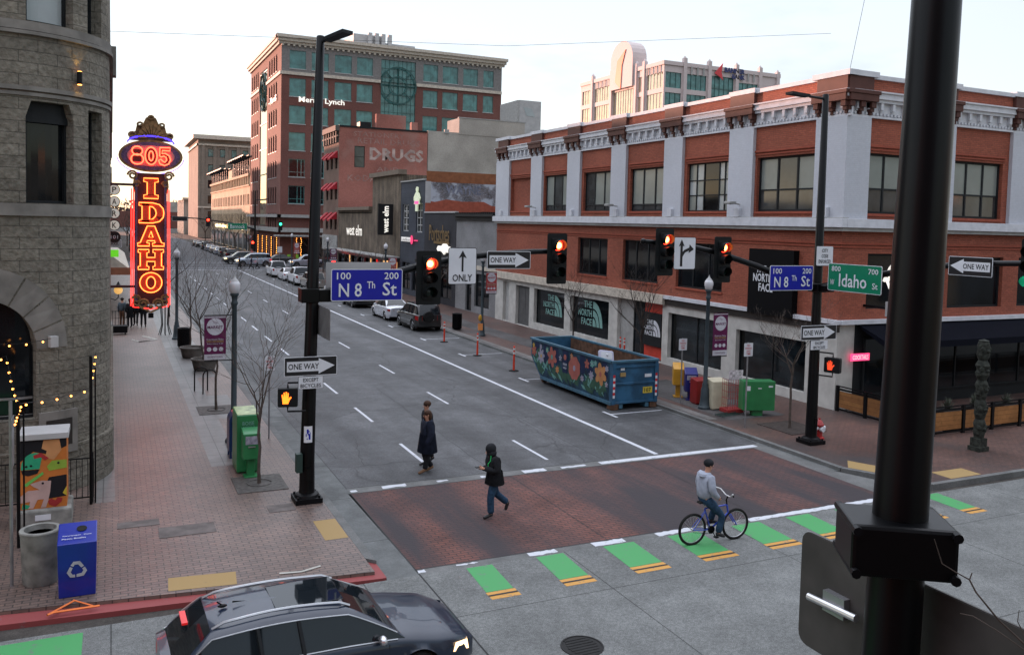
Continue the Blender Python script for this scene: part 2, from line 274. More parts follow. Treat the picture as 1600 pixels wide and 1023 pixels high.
    def ball(s, c, r, n=10, mi=0, sq=(1, 1, 1)):
        prof = [(max(.0001, sin(pi * i / n)) * r, -cos(pi * i / n) * r) for i in range(n + 1)]; b = len(s.v); s.lathe((0, 0, 0), prof, n, mi)
        for i in range(b, len(s.v)): v = s.v[i]; s.v[i] = (c[0] + v[0] * sq[0], c[1] + v[1] * sq[1], c[2] + v[2] * sq[2])
        return s
    def clusters(s):
        n = len(s.v); par = list(range(n))
        def find(i):
            while par[i] != i: par[i] = par[par[i]]; i = par[i]
            return i
        for f in s.f:
            r = find(f[0])
            for i in f[1:]: par[find(i)] = r
        isl = {}
        for i in range(n): isl.setdefault(find(i), []).append(i)
        bb = []
        for vs in isl.values():
            c = [[s.v[i][k] for i in vs] for k in range(3)]; bb.append([min(q) - .004 for q in c] + [max(q) + .004 for q in c] + [vs])
        g = list(range(len(bb)))
        def fg(i):
            while g[i] != i: i = g[i]
            return i
        for i in range(len(bb)):
            for j in range(i):
                if all(bb[i][k] <= bb[j][k + 3] and bb[j][k] <= bb[i][k + 3] for k in range(3)): g[fg(i)] = fg(j)
        out = {}
        for i, q in enumerate(bb): out.setdefault(fg(i), []).extend(q[6])
        return list(out.values())
    def build(s, name, mats, parent=None, world=True, bevel=0, ang=35):
        if name in SPLIT and parent is not None and len(s.v) < 6000:
            cl = s.clusters()
            if 1 < len(cl) <= 60:
                own = {}
                for k, vs in enumerate(cl):
                    for i in vs: own[i] = k
                subs = [MB() for _ in cl]; mp_ = [{} for _ in cl]
                for k, vs in enumerate(cl):
                    for i in vs: mp_[k][i] = len(subs[k].v); subs[k].v.append(s.v[i])
                for f, m_, q in zip(s.f, s.m, s.s): k = own[f[0]]; subs[k].f.append([mp_[k][i] for i in f]); subs[k].m.append(m_); subs[k].s.append(q)
                return [q._build(name, mats, parent, world, bevel, ang) for q in subs][0]
        return s._build(name, mats, parent, world, bevel, ang)
    def _build(s, name, mats, parent=None, world=True, bevel=0, ang=35):
        if not isinstance(mats, (list, tuple)): mats = [mats]
        if parent is None and world and s.v:     # own origin at the base centre
            xs, ys, zs = zip(*s.v); o = Vector(((min(xs) + max(xs)) / 2, (min(ys) + max(ys)) / 2, min(zs)))
        elif parent is not None and world: o = ORG[parent.name]
        else: o = Vector((0, 0, 0))
        me = bpy.data.meshes.new(name); me.from_pydata([(v[0] - o.x, v[1] - o.y, v[2] - o.z) for v in s.v], [], s.f)
        for mt in mats: me.materials.append(M[mt] if isinstance(mt, str) else mt)
        me.polygons.foreach_set('material_index', s.m); me.polygons.foreach_set('use_smooth', s.s); me.update()
        if any(s.s): me.set_sharp_from_angle(angle=radians(ang))
        ob = bpy.data.objects.new(name, me); COL.objects.link(ob)
        if parent is not None: ob.parent = parent; ORG[ob.name] = o
        else: ob.location = o; ORG[ob.name] = o
        if bevel: b = ob.modifiers.new('bevel', 'BEVEL'); b.width = bevel; b.segments = 2; b.limit_method = 'ANGLE'
        return ob
def struct(name, mb, mats, **k): return tag(mb.build(name, mats, **k), kind='structure')
def copy_thing(root, loc, rz=None, label=None):
    r = root.copy(); COL.objects.link(r); r.location = loc
    if rz is not None: r.rotation_euler = (0, 0, rz)
    if label: r['label'] = label
    for c in root.children:
        d = c.copy(); COL.objects.link(d); d.parent = r
        for e in c.children: g = e.copy(); COL.objects.link(g); g.parent = d
    return r
def text(s, O, U, V, w, h, mat, name, parent, thick=.004, off=.0, bold=0, world=True, shear=0, space=1.0, line=1.0, sub=2):
    """lettering as a mesh, centred on O, w wide and h tall"""
    cu = bpy.data.curves.new('t', 'FONT'); cu.body = s; cu.align_x = 'CENTER'; cu.offset = bold; cu.shear = shear; cu.space_character = space; cu.space_line = line; cu.resolution_u = sub
    ob = bpy.data.objects.new('t', cu); COL.objects.link(ob); dg = bpy.context.evaluated_depsgraph_get(); me = bpy.data.meshes.new_from_object(ob.evaluated_get(dg))
    bpy.data.objects.remove(ob); bpy.data.curves.remove(cu)
    vs = [v.co.copy() for v in me.vertices]; fs = [tuple(p.vertices) for p in me.polygons]; bpy.data.meshes.remove(me)
    x0 = min(v.x for v in vs); x1 = max(v.x for v in vs); y0 = min(v.y for v in vs); y1 = max(v.y for v in vs)
    O = Vector(O); U = Vector(U).normalized(); V = Vector(V).normalized(); N = U.cross(V)
    k = h / (y1 - y0); kx = k if w is None else w / (x1 - x0)
    mb = MB()
    pts = [O + U * ((v.x - (x0 + x1) / 2) * kx) + V * ((v.y - (y0 + y1) / 2) * k) + N * (off + thick) for v in vs]
    if fs and (Vector(vs[fs[0][1]]) - Vector(vs[fs[0][0]])).cross(Vector(vs[fs[0][2]]) - Vector(vs[fs[0][1]])).z < 0: fs = [f[::-1] for f in fs]
    mb.add(pts, fs)
    if thick > .003:
        ec = {}
        for f in fs:
            for i in range(len(f)): e = (f[i], f[(i + 1) % len(f)]); ec[e] = 1
        n = len(pts); mb.v += [tuple(p - N * thick) for p in pts]
        for (a, b) in ec:
            if (b, a) not in ec: mb.f.append([b, a, a + n, b + n]); mb.m.append(0); mb.s.append(False)
    return mb.build(name, mat, parent, world=world)
class Fac:
    """a flat wall: u along it, z up, d out of it"""
    def __init__(s, P, U, N): s.P = Vector(P); s.U = Vector(U).normalized(); s.N = Vector(N).normalized()
    def p(s, u, z, d=0): q = s.P + s.U * u + s.N * d; return (q.x, q.y, q.z + z)
    def box(s, mb, u0, u1, z0, z1, d0, d1, mi=0):
        vs = [s.p(u, z, d) for z in (z0, z1) for (u, d) in ((u0, d0), (u1, d0), (u1, d1), (u0, d1))]
        fs = [(0, 3, 2, 1), (4, 5, 6, 7), (0, 1, 5, 4), (1, 2, 6, 5), (2, 3, 7, 6), (3, 0, 4, 7)]
        a = Vector(vs[1]) - Vector(vs[0]); b = Vector(vs[3]) - Vector(vs[0])
        if a.cross(b).z < 0: fs = [f[::-1] for f in fs]
        mb.add(vs, fs, mi); return mb
    def wall(s, mb, u0, u1, z0, z1, ops=(), rec=.2, mi=0, mr=None):
        """wall sheet with openings (ua,ub,za,zb) and their reveals"""
        us = sorted({u0, u1, *[min(max(q, u0), u1) for o in ops for q in o[:2]]}); zs = sorted({z0, z1, *[min(max(q, z0), z1) for o in ops for q in o[2:4]]})
        fl = s.U.cross(Vector((0, 0, 1))).dot(s.N) < 0
        def q(a, b, c, d, m_): mb.quad(*( (a, b, c, d) if not fl else (d, c, b, a)), m_)
        for i in range(len(us) - 1):
            run = None
            for j in range(len(zs) - 1):
                uc = (us[i] + us[i + 1]) / 2; zc = (zs[j] + zs[j + 1]) / 2
                hole = any(o[0] < uc < o[1] and o[2] < zc < o[3] for o in ops)
                if not hole: run = (run[0] if run else zs[j], zs[j + 1])
                if run and (hole or j == len(zs) - 2):
                    q(s.p(us[i], run[0]), s.p(us[i + 1], run[0]), s.p(us[i + 1], run[1]), s.p(us[i], run[1]), mi); run = None
        mr = mi if mr is None else mr
        for a, b, c, d in [o[:4] for o in ops]:
            q(s.p(a, c, 0), s.p(a, c, -rec), s.p(a, d, -rec), s.p(a, d, 0), mr); q(s.p(b, c, -rec), s.p(b, c, 0), s.p(b, d, 0), s.p(b, d, -rec), mr)
            q(s.p(a, c, -rec), s.p(a, c, 0), s.p(b, c, 0), s.p(b, c, -rec), mr); q(s.p(a, d, 0), s.p(a, d, -rec), s.p(b, d, -rec), s.p(b, d, 0), mr)
        return mb
    def window(s, par, u0, u1, z0, z1, rec=.2, cols=1, rows=1, fm='frame_dark', pane='glass_dark', fw=.06, pick=None, sill=None, splits=None, name='window', us=None):
        mb = MB(); fd0, fd1 = -rec + .001, -rec + .07
        s.box(mb, u0, u0 + fw, z0, z1, fd0, fd1); s.box(mb, u1 - fw, u1, z0, z1, fd0, fd1); s.box(mb, u0 + fw, u1 - fw, z0, z0 + fw, fd0, fd1); s.box(mb, u0 + fw, u1 - fw, z1 - fw, z1, fd0, fd1)
        U_ = us or [u0 + (u1 - u0) * i / cols for i in range(cols + 1)]; cols = len(U_) - 1
        Z = splits or [z0 + (z1 - z0) * i / rows for i in range(rows + 1)]
        for u in U_[1:-1]: s.box(mb, u - fw / 2, u + fw / 2, z0 + fw, z1 - fw, fd0, fd1 - .003)
        for z in Z[1:-1]: s.box(mb, u0 + fw, u1 - fw, z - fw * .4, z + fw * .4, fd0, fd1 - .009)
        if sill: s.box(mb, u0 - .08, u1 + .08, z0 - .12, z0 - .001, -.03, .08, 1)
        w_ = mb.build(name, [fm, sill or fm], par)
        pm = MB(); mats = []
        for i in range(cols):
            for j in range(len(Z) - 1):
                mt = pick(i, j) if pick else pane
                if mt not in mats: mats.append(mt)
                a = (s.p(U_[i], Z[j], -rec + .03), s.p(U_[i + 1], Z[j], -rec + .03), s.p(U_[i + 1], Z[j + 1], -rec + .03), s.p(U_[i], Z[j + 1], -rec + .03))
                if s.U.cross(Vector((0, 0, 1))).dot(s.N) < 0: a = a[::-1]
                pm.quad(*a, mats.index(mt))
        pm.build('pane', mats, w_)
        return w_
UX = (1, 0, 0); UY = (0, 1, 0); NX = (-1, 0, 0); NY = (0, -1, 0)
def facX(x, y0=0): return Fac((x, y0, 0), UY, NX)      # wall facing the street (-X), u = y
def facY(y, x0=0): return Fac((x0, y, 0), UX, NY)      # wall facing the camera (-Y), u = x
# ================================================================ SETTING
RZ = -.10
struct('ground', MB().quad((-900, -300, -.16), (900, -300, -.16), (900, 1800, -.16), (-900, 1800, -.16)), 'earth')
# 8th street, its far continuation, Idaho street slab
struct('road', MB().quad((5.46, 21.35, RZ), (18.95, 21.35, RZ), (18.95, 117, RZ), (5.46, 117, RZ)), 'asphalt')
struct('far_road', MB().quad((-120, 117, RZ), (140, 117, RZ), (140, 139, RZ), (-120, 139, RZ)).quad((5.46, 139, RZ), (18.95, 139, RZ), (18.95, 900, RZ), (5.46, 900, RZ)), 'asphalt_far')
struct('intersection', MB().quad((-60, 2.6, RZ), (80, 2.6, RZ), (80, 15.55, RZ), (-60, 15.55, RZ)), 'concrete_road')
struct('crosswalk', MB().quad((5.46, 15.80, RZ), (18.45, 15.80, RZ), (18.45, 20.92, RZ), (5.40, 20.92, RZ)), 'paver_cross')
b = MB(); b.quad((5.46, 20.92, RZ), (18.95, 20.92, RZ), (18.95, 21.35, RZ), (5.46, 21.35, RZ)); b.quad((5.46, 15.55, RZ), (18.95, 15.55, RZ), (18.95, 15.80, RZ), (5.46, 15.80, RZ))
b.quad((18.45, 15.80, RZ), (19.9, 15.80, RZ), (18.95, 18.1, RZ), (18.45, 18.1, RZ)); b.quad((18.45, 18.1, RZ), (18.95, 18.1, RZ), (18.95, 20.92, RZ), (18.45, 20.92, RZ))
struct('crosswalk_band', b, 'concrete_band')
b = MB(); b.quad((4.80, 15.55, RZ), (5.46, 15.55, RZ), (5.46, 117, RZ), (4.80, 117, RZ)); struct('gutter', b, 'gutter')
# sidewalks: raised slabs with kerbs
left = [(-60, 17.0), (-1.7, 16.52), (1.3, 16.15), (4.62, 15.80), (4.62, 16.6), (4.62, 117), (-60, 117)]
b = MB().slab(left, -.16, 0); struct('left_sidewalk', b, 'paver')
right = [(19.25, 18.0), (20.35, 16.0), (80, 16.0), (80, 117), (19.25, 117)]
struct('right_sidewalk', MB().slab(right, -.16, 0), 'paver_right')
struct('left_kerb', MB().slab([(4.62, 16.5), (4.80, 16.3), (4.80, 117), (4.62, 117)], -.16, .004), 'concrete_band')
b = MB().slab([(19.08, 18.0), (19.25, 18.0), (19.25, 117), (19.08, 117)], -.16, .004); b.slab([(19.08, 17.96), (20.27, 15.84), (20.35, 16.0), (19.25, 18.0)], -.16, .004); b.slab([(20.27, 15.84), (80, 15.84), (80, 16.0), (20.35, 16.0)], -.16, .004)
struct('right_kerb', b, 'concrete_band')
b = MB().quad((18.95, 18.1, RZ), (19.08, 18.0, RZ), (19.08, 117, RZ), (18.95, 117, RZ)); struct('right_gutter', b, 'gutter')
b = MB().slab([(-60, 16.5), (-1.7, 16.11), (1.3, 15.87), (4.75, 15.58), (4.80, 15.60), (4.80, 16.3), (4.62, 16.5), (4.62, 15.80), (1.3, 16.15), (-1.7, 16.52), (-60, 17.0)], -.16, -.065); struct('red_kerb', b, 'red_paint')
# dark concrete strips set into the walks
b = MB(); z = .004
b.quad((-.35, 22.0, z), (.06, 22.0, z), (.06, 60, z), (-.35, 60, z)); b.quad((2.45, 24.2, z), (3.25, 24.2, z), (3.25, 115, z), (2.45, 115, z))
b.quad((3.25, 30, z), (4.0, 30, z), (4.0, 34, z), (3.25, 34, z)); b.quad((3.25, 38, z), (4.0, 38, z), (4.0, 50, z), (3.25, 50, z))
b.quad((19.3, 24.3, z), (19.7, 24.3, z), (19.7, 115, z), (19.3, 115, z))
struct('walk_strip', b, 'concrete_walk')
b = MB(); b.quad((20.0, 24.0, z), (22.6, 24.0, z), (22.6, 31.5, z), (20.0, 31.5, z)); b.quad((21.0, 36, z), (22.4, 36, z), (22.4, 60, z), (21.0, 60, z)); struct('dark_paving', b, 'dark_paver')
b = MB(); b.quad((.92, 16.32, z), (2.10, 16.18, z), (2.15, 16.78, z), (.95, 16.92, z)); b.quad((4.10, 17.75, z), (4.6, 17.75, z), (4.6, 19.0, z), (4.10, 19.0, z))
b.quad((19.32, 17.92, z), (19.72, 17.22, z), (20.35, 17.6, z), (19.9, 18.5, z)); b.quad((21.25, 16.05, z), (22.5, 16.05, z), (22.5, 16.7, z), (21.25, 16.7, z)); struct('tactile_paving', b, 'tactile_yellow')
for i, (x, y) in enumerate([(3.42, 22.25), (3.33, 31.4)]):
    b = MB(); b.box(x - .62, x + .62, y - .7, y + .7, .004, .016); b.tube([(x + .3 * cos(a * pi / 8), y + .3 * sin(a * pi / 8), .02) for a in range(16)], .018, 5); tag(b.build('tree_grate', plain('grate_metal', (.075, .070, .066), .7, var=.3, vs=9)), ['square iron grate round the bare tree beside the green newspaper box', 'square iron grate round the slim tree beside the bike rack'][i], 'tree grate', 'tree grates')
tag(MB().box(20.55, 22.1, 21.5, 23.2, .003, .02).build('tree_pit', 'bark_dark'), 'square mulch pit of the bare tree near the fire hydrant', 'tree pit')
# road markings
b = MB(); z = RZ + .004
def mk(x0, x1, y0, y1): b.quad((x0, y0, z), (x1, y0, z), (x1, y1, z), (x0, y1, z))
mk(14.98, 15.14, 21.4, 115.5)
for xl, ys in ((8.12, (22.8, 28.3, 33.4, 38.6, 43.7, 48.8, 53.9, 59, 64.2, 69.4, 74.6, 80, 85.4, 90.8, 96.4, 102)), (11.62, (22.0, 30.2, 37.1, 45.2, 53.6, 62.8, 72, 81, 90, 99, 108))):
    for y in ys: mk(xl - .05, xl + .05, y, y + 2.4)
for k, y in enumerate((26.6, 33.9, 41.3, 47.5, 54, 61, 68, 75, 83, 91, 99)): mk(16.55, 16.66, y - .5, y + .5); mk(16.66, 18.9, y - .04, y + .04)
for y in (16.0,): pass
struct('lane_marking', b, 'white_paint')
b = MB(); mk(5.5, 18.9, 117.2, 117.6); mk(5.5, 18.9, 120.8, 121.1); mk(5.5, 18.9, 136, 136.4); struct('far_crosswalk_lines', b, 'white_worn')
b = MB()
def ragged(x0, x1, y0, y1, r=random.Random(12)):
    n = max(3, int((x1 - x0) / .09)); top = [(x0 + (x1 - x0) * i / n, y1 - r.random() * .05) for i in range(n + 1)]; bot = [(x0 + (x1 - x0) * i / n + r.uniform(-.02, .02), y0 + r.random() * .05) for i in range(n + 1)]
    for i in range(n): b.quad((*bot[i], z), (*bot[i + 1], z), (*top[i + 1], z), (*top[i], z))
for q in ((5.48, 5.62, 15.60, 15.78), (6.3, 6.75, 15.66, 15.76), (7.9, 8.55, 15.56, 15.78), (9.45, 10.25, 15.55, 15.79), (11.1, 12.05, 15.55, 15.80), (12.4, 12.55, 15.62, 15.76), (13.75, 18.4, 15.56, 15.80)): ragged(*q)
for q in ((5.5, 5.66, 21.0, 21.2), (6.35, 7.0, 21.02, 21.28), (7.85, 8.15, 21.05, 21.22), (9.1, 9.25, 21.0, 21.2), (10.4, 11.1, 20.98, 21.28), (11.6, 12.4, 21.02, 21.2)): ragged(*q)
struct('crosswalk_line', b, 'white_paint')
b = MB(); sz = RZ + .0035
for x0, x1, y0, y1 in ((5.44, 18.9, 21.34, 21.37), (5.44, 18.45, 20.905, 20.93), (5.44, 18.45, 15.79, 15.81), (5.445, 5.475, 2.6, 20.9), (5.45, 5.47, 21.37, 115), (9.9, 9.92, 15.81, 20.9), (14.2, 14.22, 15.81, 20.9), (18.94, 18.96, 21.4, 115)): b.quad((x0, y0, sz), (x1, y0, sz), (x1, y1, sz), (x0, y1, sz))
r_ = random.Random(3)
for (xa, ya, xb, yb) in ((5.9, 24.2, 5.7, 30.5), (7.0, 26.5, 6.4, 23.2), (9.6, 21.5, 9.9, 34), (13.2, 21.5, 13.0, 40)):
    n = 14; P_ = [(xa + (xb - xa) * i / n + r_.uniform(-.05, .05), ya + (yb - ya) * i / n) for i in range(n + 1)]
    for i in range(n): b.quad((P_[i][0] - .009, P_[i][1], sz), (P_[i][0] + .009, P_[i][1], sz), (P_[i + 1][0] + .009, P_[i + 1][1], sz), (P_[i + 1][0] - .009, P_[i + 1][1], sz))
struct('tar_seam', b, plain('tar', (.02, .02, .021), .6))
b = MB(); mk(12.9, 18.7, 21.02, 21.26); struct('stop_line', b, 'white_paint')
b = MB()
BX = [(6.42, 6.98), (7.98, 8.62), (9.60, 10.38), (11.28, 12.12), (13.08, 13.9), (14.72, 15.45), (16.3, 17.0), (17.9, 18.6), (19.4, 20.0)]
sk = -.07
for x0, x1 in BX: b.quad((x0 + sk, 14.32, z), (x1 + sk, 14.32, z), (x1, 15.5, z), (x0, 15.5, z))
mk(-14, -.44, 9.0, 15.4)
struct('green_bike_crossing', b, 'green_paint')
b = MB()
for x0, x1 in BX: mk(x0 + sk - .02, x1 + sk + .02, 14.0, 14.31)
struct('amber_marking', b, 'amber_paint')
b = MB(); z = RZ + .008
for x0, x1 in BX: mk(x0 + sk - .02, x1 + sk + .02, 14.13, 14.19)
struct('black_marking', b, 'black_paint')
b = MB(); b.lathe((7.0, 11.85, RZ + .001), [(.36, 0), (.36, .012), (.33, .014), (.33, .006), (0.001, .008)], 24)
for k in range(-3, 4): b.box(7.0 - .26 + abs(k) * .02, 7.0 + .26 - abs(k) * .02, 11.85 + k * .08 - .02, 11.85 + k * .08 + .02, RZ + .01, RZ + .014)
tag(b.build('manhole_cover', 'iron'), 'round iron manhole cover set in the concrete intersection', 'manhole cover')
# crouching orange and pale utility paint marks on the left walk
b = MB(); z = .012
b.tube([(-.6, 16.5, z), (-1.0, 16.05, z), (-.9, 16.12, z), (-.2, 16.12, z)], .02, 4); b.tube([(-.62, 16.52, z), (-.3, 16.15, z)], .015, 4)
struct('utility_paint', b, plain('orange_spray', (.75, .20, .06), .8))
b = MB(); b.tube([(2.9, 16.35, .012), (3.3, 16.28, .012), (3.7, 16.42, .012)], .02, 4); b.tube([(1.55, 52, .012), (2.2, 50.4, .012), (1.3, 49.6, .012), (1.0, 50.6, .012)], .04, 4); struct('chalk_mark', b, plain('chalk', (.5, .5, .46), .9))
plain('cover_metal', (.12, .105, .10), .8, var=.25)
for i, q in enumerate([(.9, 2.05, 19.1, 19.75), (.1, .95, 20.0, 20.4), (3.3, 3.9, 19.9, 20.4)]):
    tag(MB().box(*q, .003, .010).build('access_cover', 'cover_metal'), ['larger flat metal cover in the brick walk beyond the pole base', 'flat cover in the brick walk near the art cabinet', 'small flat cover in the walk near the signal pole'][i] if 0 else ['wide flat utility cover in the middle of the left brick walk', 'narrow flat utility cover beside the painted cabinet', 'small flat utility cover left of the signal pole base'][i], 'utility cover', 'utility covers in the left sidewalk')
# ================================================================ RED BRICK CORNER BUILDING
RB = thing('corner_brick_building', 'two storey orange red brick corner building with white brick pilasters and brown cornice caps', 'building', (25, 24, 0))
F8 = facX(25); FI = facY(24)
upper8 = [(25.49, 28.86, 7.6, 9.88), (30.6, 33.8, 7.62, 9.88), (35.55, 38.75, 7.64, 9.88), (40.55, 43.72, 7.66, 9.9), (45.55, 48.72, 7.68, 9.92)]
low8 = [(30.9, 34.4, 3.95, 6.12), (35.95, 39.25, 3.97, 6.12), (40.84, 44.18, 4.0, 6.12)]
upI = [(26.2, 29.2, 7.55, 9.86), (30.9, 33.95, 7.5, 9.82), (36.2, 39.6, 7.5, 9.82), (41.4, 44.6, 7.5, 9.82), (46.4, 49.6, 7.5, 9.82)]
loI = [(26.4, 29.8, 3.85, 6.0), (30.95, 34.3, 3.8, 5.9), (35.3, 39.3, 3.8, 5.9), (41, 45, 3.8, 5.9), (46.5, 50, 3.8, 5.9)]
shop8 = [(25.6, 29.8, .38, 2.42), (30.75, 34.9, .38, 2.62), (35.4, 39.6, .02, 3.0), (40.5, 44.9, .45, 2.62), (45.65, 49.8, .42, 2.66), (50.5, 52.6, .02, 2.68), (53.7, 54.7, .02, 2.8)]
b = MB(); F8.wall(b, 24, 56, 3.45, 12.1, [(50.45, 53.75, 7.7, 9.9)] + upper8 + low8, .25); FI.wall(b, 25, 52, 3.45, 12.1, upI + loI, .25)
b.quad((25.2, 53.75, 7.7), (25.2, 50.45, 7.7), (25.2, 50.45, 9.9), (25.2, 53.75, 9.9))
b.quad((25, 56, 0), (25, 56, 12.1), (52, 56, 12.1), (52, 56, 0)); b.quad((52, 24, 0), (52, 56, 0), (52, 56, 12.1), (52, 24, 12.1))
b.build('brick_wall', 'red_brick', RB)
b = MB(); F8.wall(b, 24, 56, 0, 3.0, shop8, .3); b.quad((25.02, 24.02, 0), (25.9, 24.02, 0), (25.9, 24.02, 3.3), (25.02, 24.02, 3.3)); b.build('ground_floor_wall', plain('pale_stone', (.50, .49, .46), .6, var=.12, vs=2), RB)
b = MB(); b.box(25.3, 51.9, 25.5, 55.9, 12.0, 12.06); b.build('roof', 'roofing', RB)
pil = [(28.98, 30.55), (34.0, 35.5), (39.0, 40.48), (43.95, 45.48), (48.85, 50.42), (53.82, 56.0)]
pilI = [(34.3, 36.0), (39.7, 41.2), (44.8, 46.2), (49.8, 51.8)]
b = MB(); F8.box(b, 24.0, 25.42, 7.32, 11.16, 0, .14)
for u0, u1 in pil: F8.box(b, u0, u1, 7.32, 11.16, 0.002, .16)
FI.box(b, 24.86, 26.1, 7.32, 11.158, 0.0, .15); FI.box(b, 29.3, 30.8, 7.32, 11.16, .002, .16)
for u0, u1 in pilI: FI.box(b, u0, u1, 7.32, 11.16, .002, .16)
b.build('pilaster', 'white_brick', RB)
b = MB(); F8.box(b, 23.68, 56.1, 6.98, 7.32, 0, .34); F8.box(b, 23.74, 56.05, 6.84, 6.98, 0, .24, 1); FI.box(b, 24.9, 52, 6.98, 7.318, 0, .34); FI.box(b, 24.9, 52, 6.84, 6.98, 0, .24, 1)
F8.box(b, 23.7, 56.1, 7.32, 7.36, 0, .28, 1)
for u0, u1 in pil + [(24.0, 25.4)]: F8.box(b, (u0 + u1) / 2 - .16, (u0 + u1) / 2 + .16, 7.36, 7.75, .15, .30)
b.build('belt_course', ['white_trim', 'grey_trim'], RB, bevel=.01)
b = MB()   # cornice: dentil field, white face, brick band, coping
def cornice(F, a, c, s=0):
    e = .003 * s
    F.box(b, a, c, 11.16, 11.24, 0, .12 + e); F.box(b, a, c, 11.24, 11.74, 0, .06 + e); F.box(b, a, c, 11.74, 11.86, 0, .22 + e); F.box(b, a, c, 11.86, 12.08, 0, .30 + e); F.box(b, a, c, 12.08, 12.14, 0, .36 + e)
    u = a + .06
    while u < c - .1: F.box(b, u, u + .09, 11.27, 11.36, .05, .13); u += .19
    u = a + .3
    while u < c - .1: F.box(b, u, u + .14, 11.46, 11.74, .05, .2); F.box(b, u + .03, u + .11, 11.38, 11.46, .05, .14); u += .62
cornice(F8, 23.72, 56); cornice(FI, 24.98, 52, 1); b.build('cornice', 'white_trim', RB)
b = MB(); F8.box(b, 23.98, 56, 12.14, 12.62, -.35, .04); FI.box(b, 25, 52, 12.14, 12.618, -.35, .045); b.build('parapet', 'red_brick', RB)
b = MB(); F8.box(b, 23.85, 56.05, 12.62, 12.78, -.4, .14); FI.box(b, 25.0, 52, 12.62, 12.778, -.4, .14); F8.box(b, 23.72, 25.6, 12.66, 12.86, -.2, .26); FI.box(b, 24.8, 26.3, 12.66, 12.858, -.2, .26)
for u0, u1 in pil: F8.box(b, u0 - .05, u1 + .05, 12.64, 12.84, -.2, .24)
for u0, u1 in [(29.2, 30.9)] + pilI: FI.box(b, u0 - .05, u1 + .05, 12.64, 12.84, -.2, .24)
b.build('coping', 'white_trim', RB)
b = MB()
def cap(F, u0, u1):
    F.box(b, u0, u1, 12.12, 12.66, 0, .20); F.box(b, u0 - .16, u1 + .16, 11.98, 12.12, 0, .42); F.box(b, u0 - .1, u1 + .1, 11.72, 11.98, 0, .38)
    n = 3
    for i in range(n):
        c = u0 + .08 + (u1 - u0 - .16) * i / (n - 1); F.box(b, c - .12, c + .12, 11.5, 11.72, 0, .32); F.box(b, c - .10, c + .10, 11.36, 11.5, 0, .24); F.box(b, c - .07, c + .07, 11.24, 11.36, 0, .17)
for u0, u1 in pil[:5] + [(54.0, 55.6), (23.85, 25.4)]: cap(F8, u0, u1)
for u0, u1 in [(24.86, 26.1), (29.35, 30.75)] + pilI: cap(FI, u0, u1)
b.build('cornice_cap', 'brown_paint', RB, bevel=.012)
b = MB()
for F, a, c in ((F8, 24, 56), (FI, 25, 52)):
    F.box(b, a - (.06 if F is F8 else 0), c, 6.34, 6.40, 0, .06); F.box(b, a - (.05 if F is F8 else 0), c, 6.22, 6.27, 0, .04)
for u0, u1, z0, z1 in upper8 + [(50.45, 53.75, 7.7, 9.9)]: F8.box(b, u0 - .1, u1 + .1, z1 + .22, z1 + .30, 0, .07); F8.box(b, u0 - .1, u1 + .1, z1 + .1, z1 + .15, 0, .05); F8.box(b, u0, u1, z0 - .10, z0 - .002, 0, .06)
for u0, u1, z0, z1 in upI: FI.box(b, u0 - .1, u1 + .1, z1 + .22, z1 + .30, 0, .07); FI.box(b, u0 - .1, u1 + .1, z1 + .1, z1 + .15, 0, .05); FI.box(b, u0, u1, z0 - .10, z0 - .002, 0, .06)
for u0, u1, z0, z1 in low8: F8.box(b, u0 - .05, u1 + .05, z0 - .09, z0 - .002, 0, .05)
b.build('string_course', 'red_ledge', RB)
b = MB(); F8.box(b, 23.85, 35.1, 3.30, 3.46, 0, .22); F8.box(b, 23.9, 35.1, 3.0, 3.30, 0.0, .10, 1); F8.box(b, 35.1, 56, 3.0, 3.46, 0, .26, 2); FI.box(b, 24.99, 52, 3.30, 3.458, 0, .22)
b.build('ledge', ['white_trim', 'frame_bronze', 'cream_trim'], RB)
rnd = random.Random(3)
for k, (u0, u1, z0, z1) in enumerate(upper8):
    if k == 1: F8.window(RB, u0, u1, z0, z1, .22, splits=[z0, z0 + .75, z0 + 1.45, z1], us=[u0, u0 + .55, u0 + .95, u0 + 2.05, u0 + 2.6, u1], pick=lambda i, j: 'glass_dark' if i == 2 else ('glass_pale' if (i + j) % 2 else 'glass_blind'))
    else: F8.window(RB, u0, u1, z0, z1, .22, 3, fw=.09, splits=[z0, z0 + (.9 if k == 0 else .35), z1], pick=lambda i, j, k=k: ('glass_blind' if (j == 1 and (i + k) % 4 != 1) else 'glass_grey'))
for k, (u0, u1, z0, z1) in enumerate(low8): F8.window(RB, u0, u1, z0, z1, .22, 3, fw=.08)
for k, (u0, u1, z0, z1) in enumerate(upI): FI.window(RB, u0, u1, z0, z1, .22, 3, fw=.09, splits=[z0, z0 + .95, z1], pick=lambda i, j: 'glass_blind' if j == 1 else 'glass_grey')
for k, (u0, u1, z0, z1) in enumerate(loI): FI.window(RB, u0, u1, z0, z1, .22, 1, fw=.09)
F8.window(RB, 25.6, 29.8, .38, 2.42, .28, 2, fw=.06, fm='frame_dark', name='shop_window', pane='glass_shop'); F8.window(RB, 30.75, 34.9, .38, 2.62, .28, 2, fw=.06, name='shop_window', pane='glass_shop')
F8.window(RB, 40.5, 44.9, .45, 2.62, .28, 1, name='shop_window'); F8.window(RB, 45.65, 49.8, .42, 2.66, .28, 1, name='shop_window')
b = MB(); rr = random.Random(8)
for (u0, u1, z0, z1) in low8 + loI[:3]:
    F_ = F8 if (u0, u1, z0, z1) in low8 else FI
    for k in range(2): u = rr.uniform(u0 + .4, u1 - .4); z = rr.uniform(z0 + .3, z0 + 1.2); F_.box(b, u - .05, u + .05, z - .035, z + .035, -.225, -.215)
b.build('interior_lamp', 'bulb', RB)
b = MB()
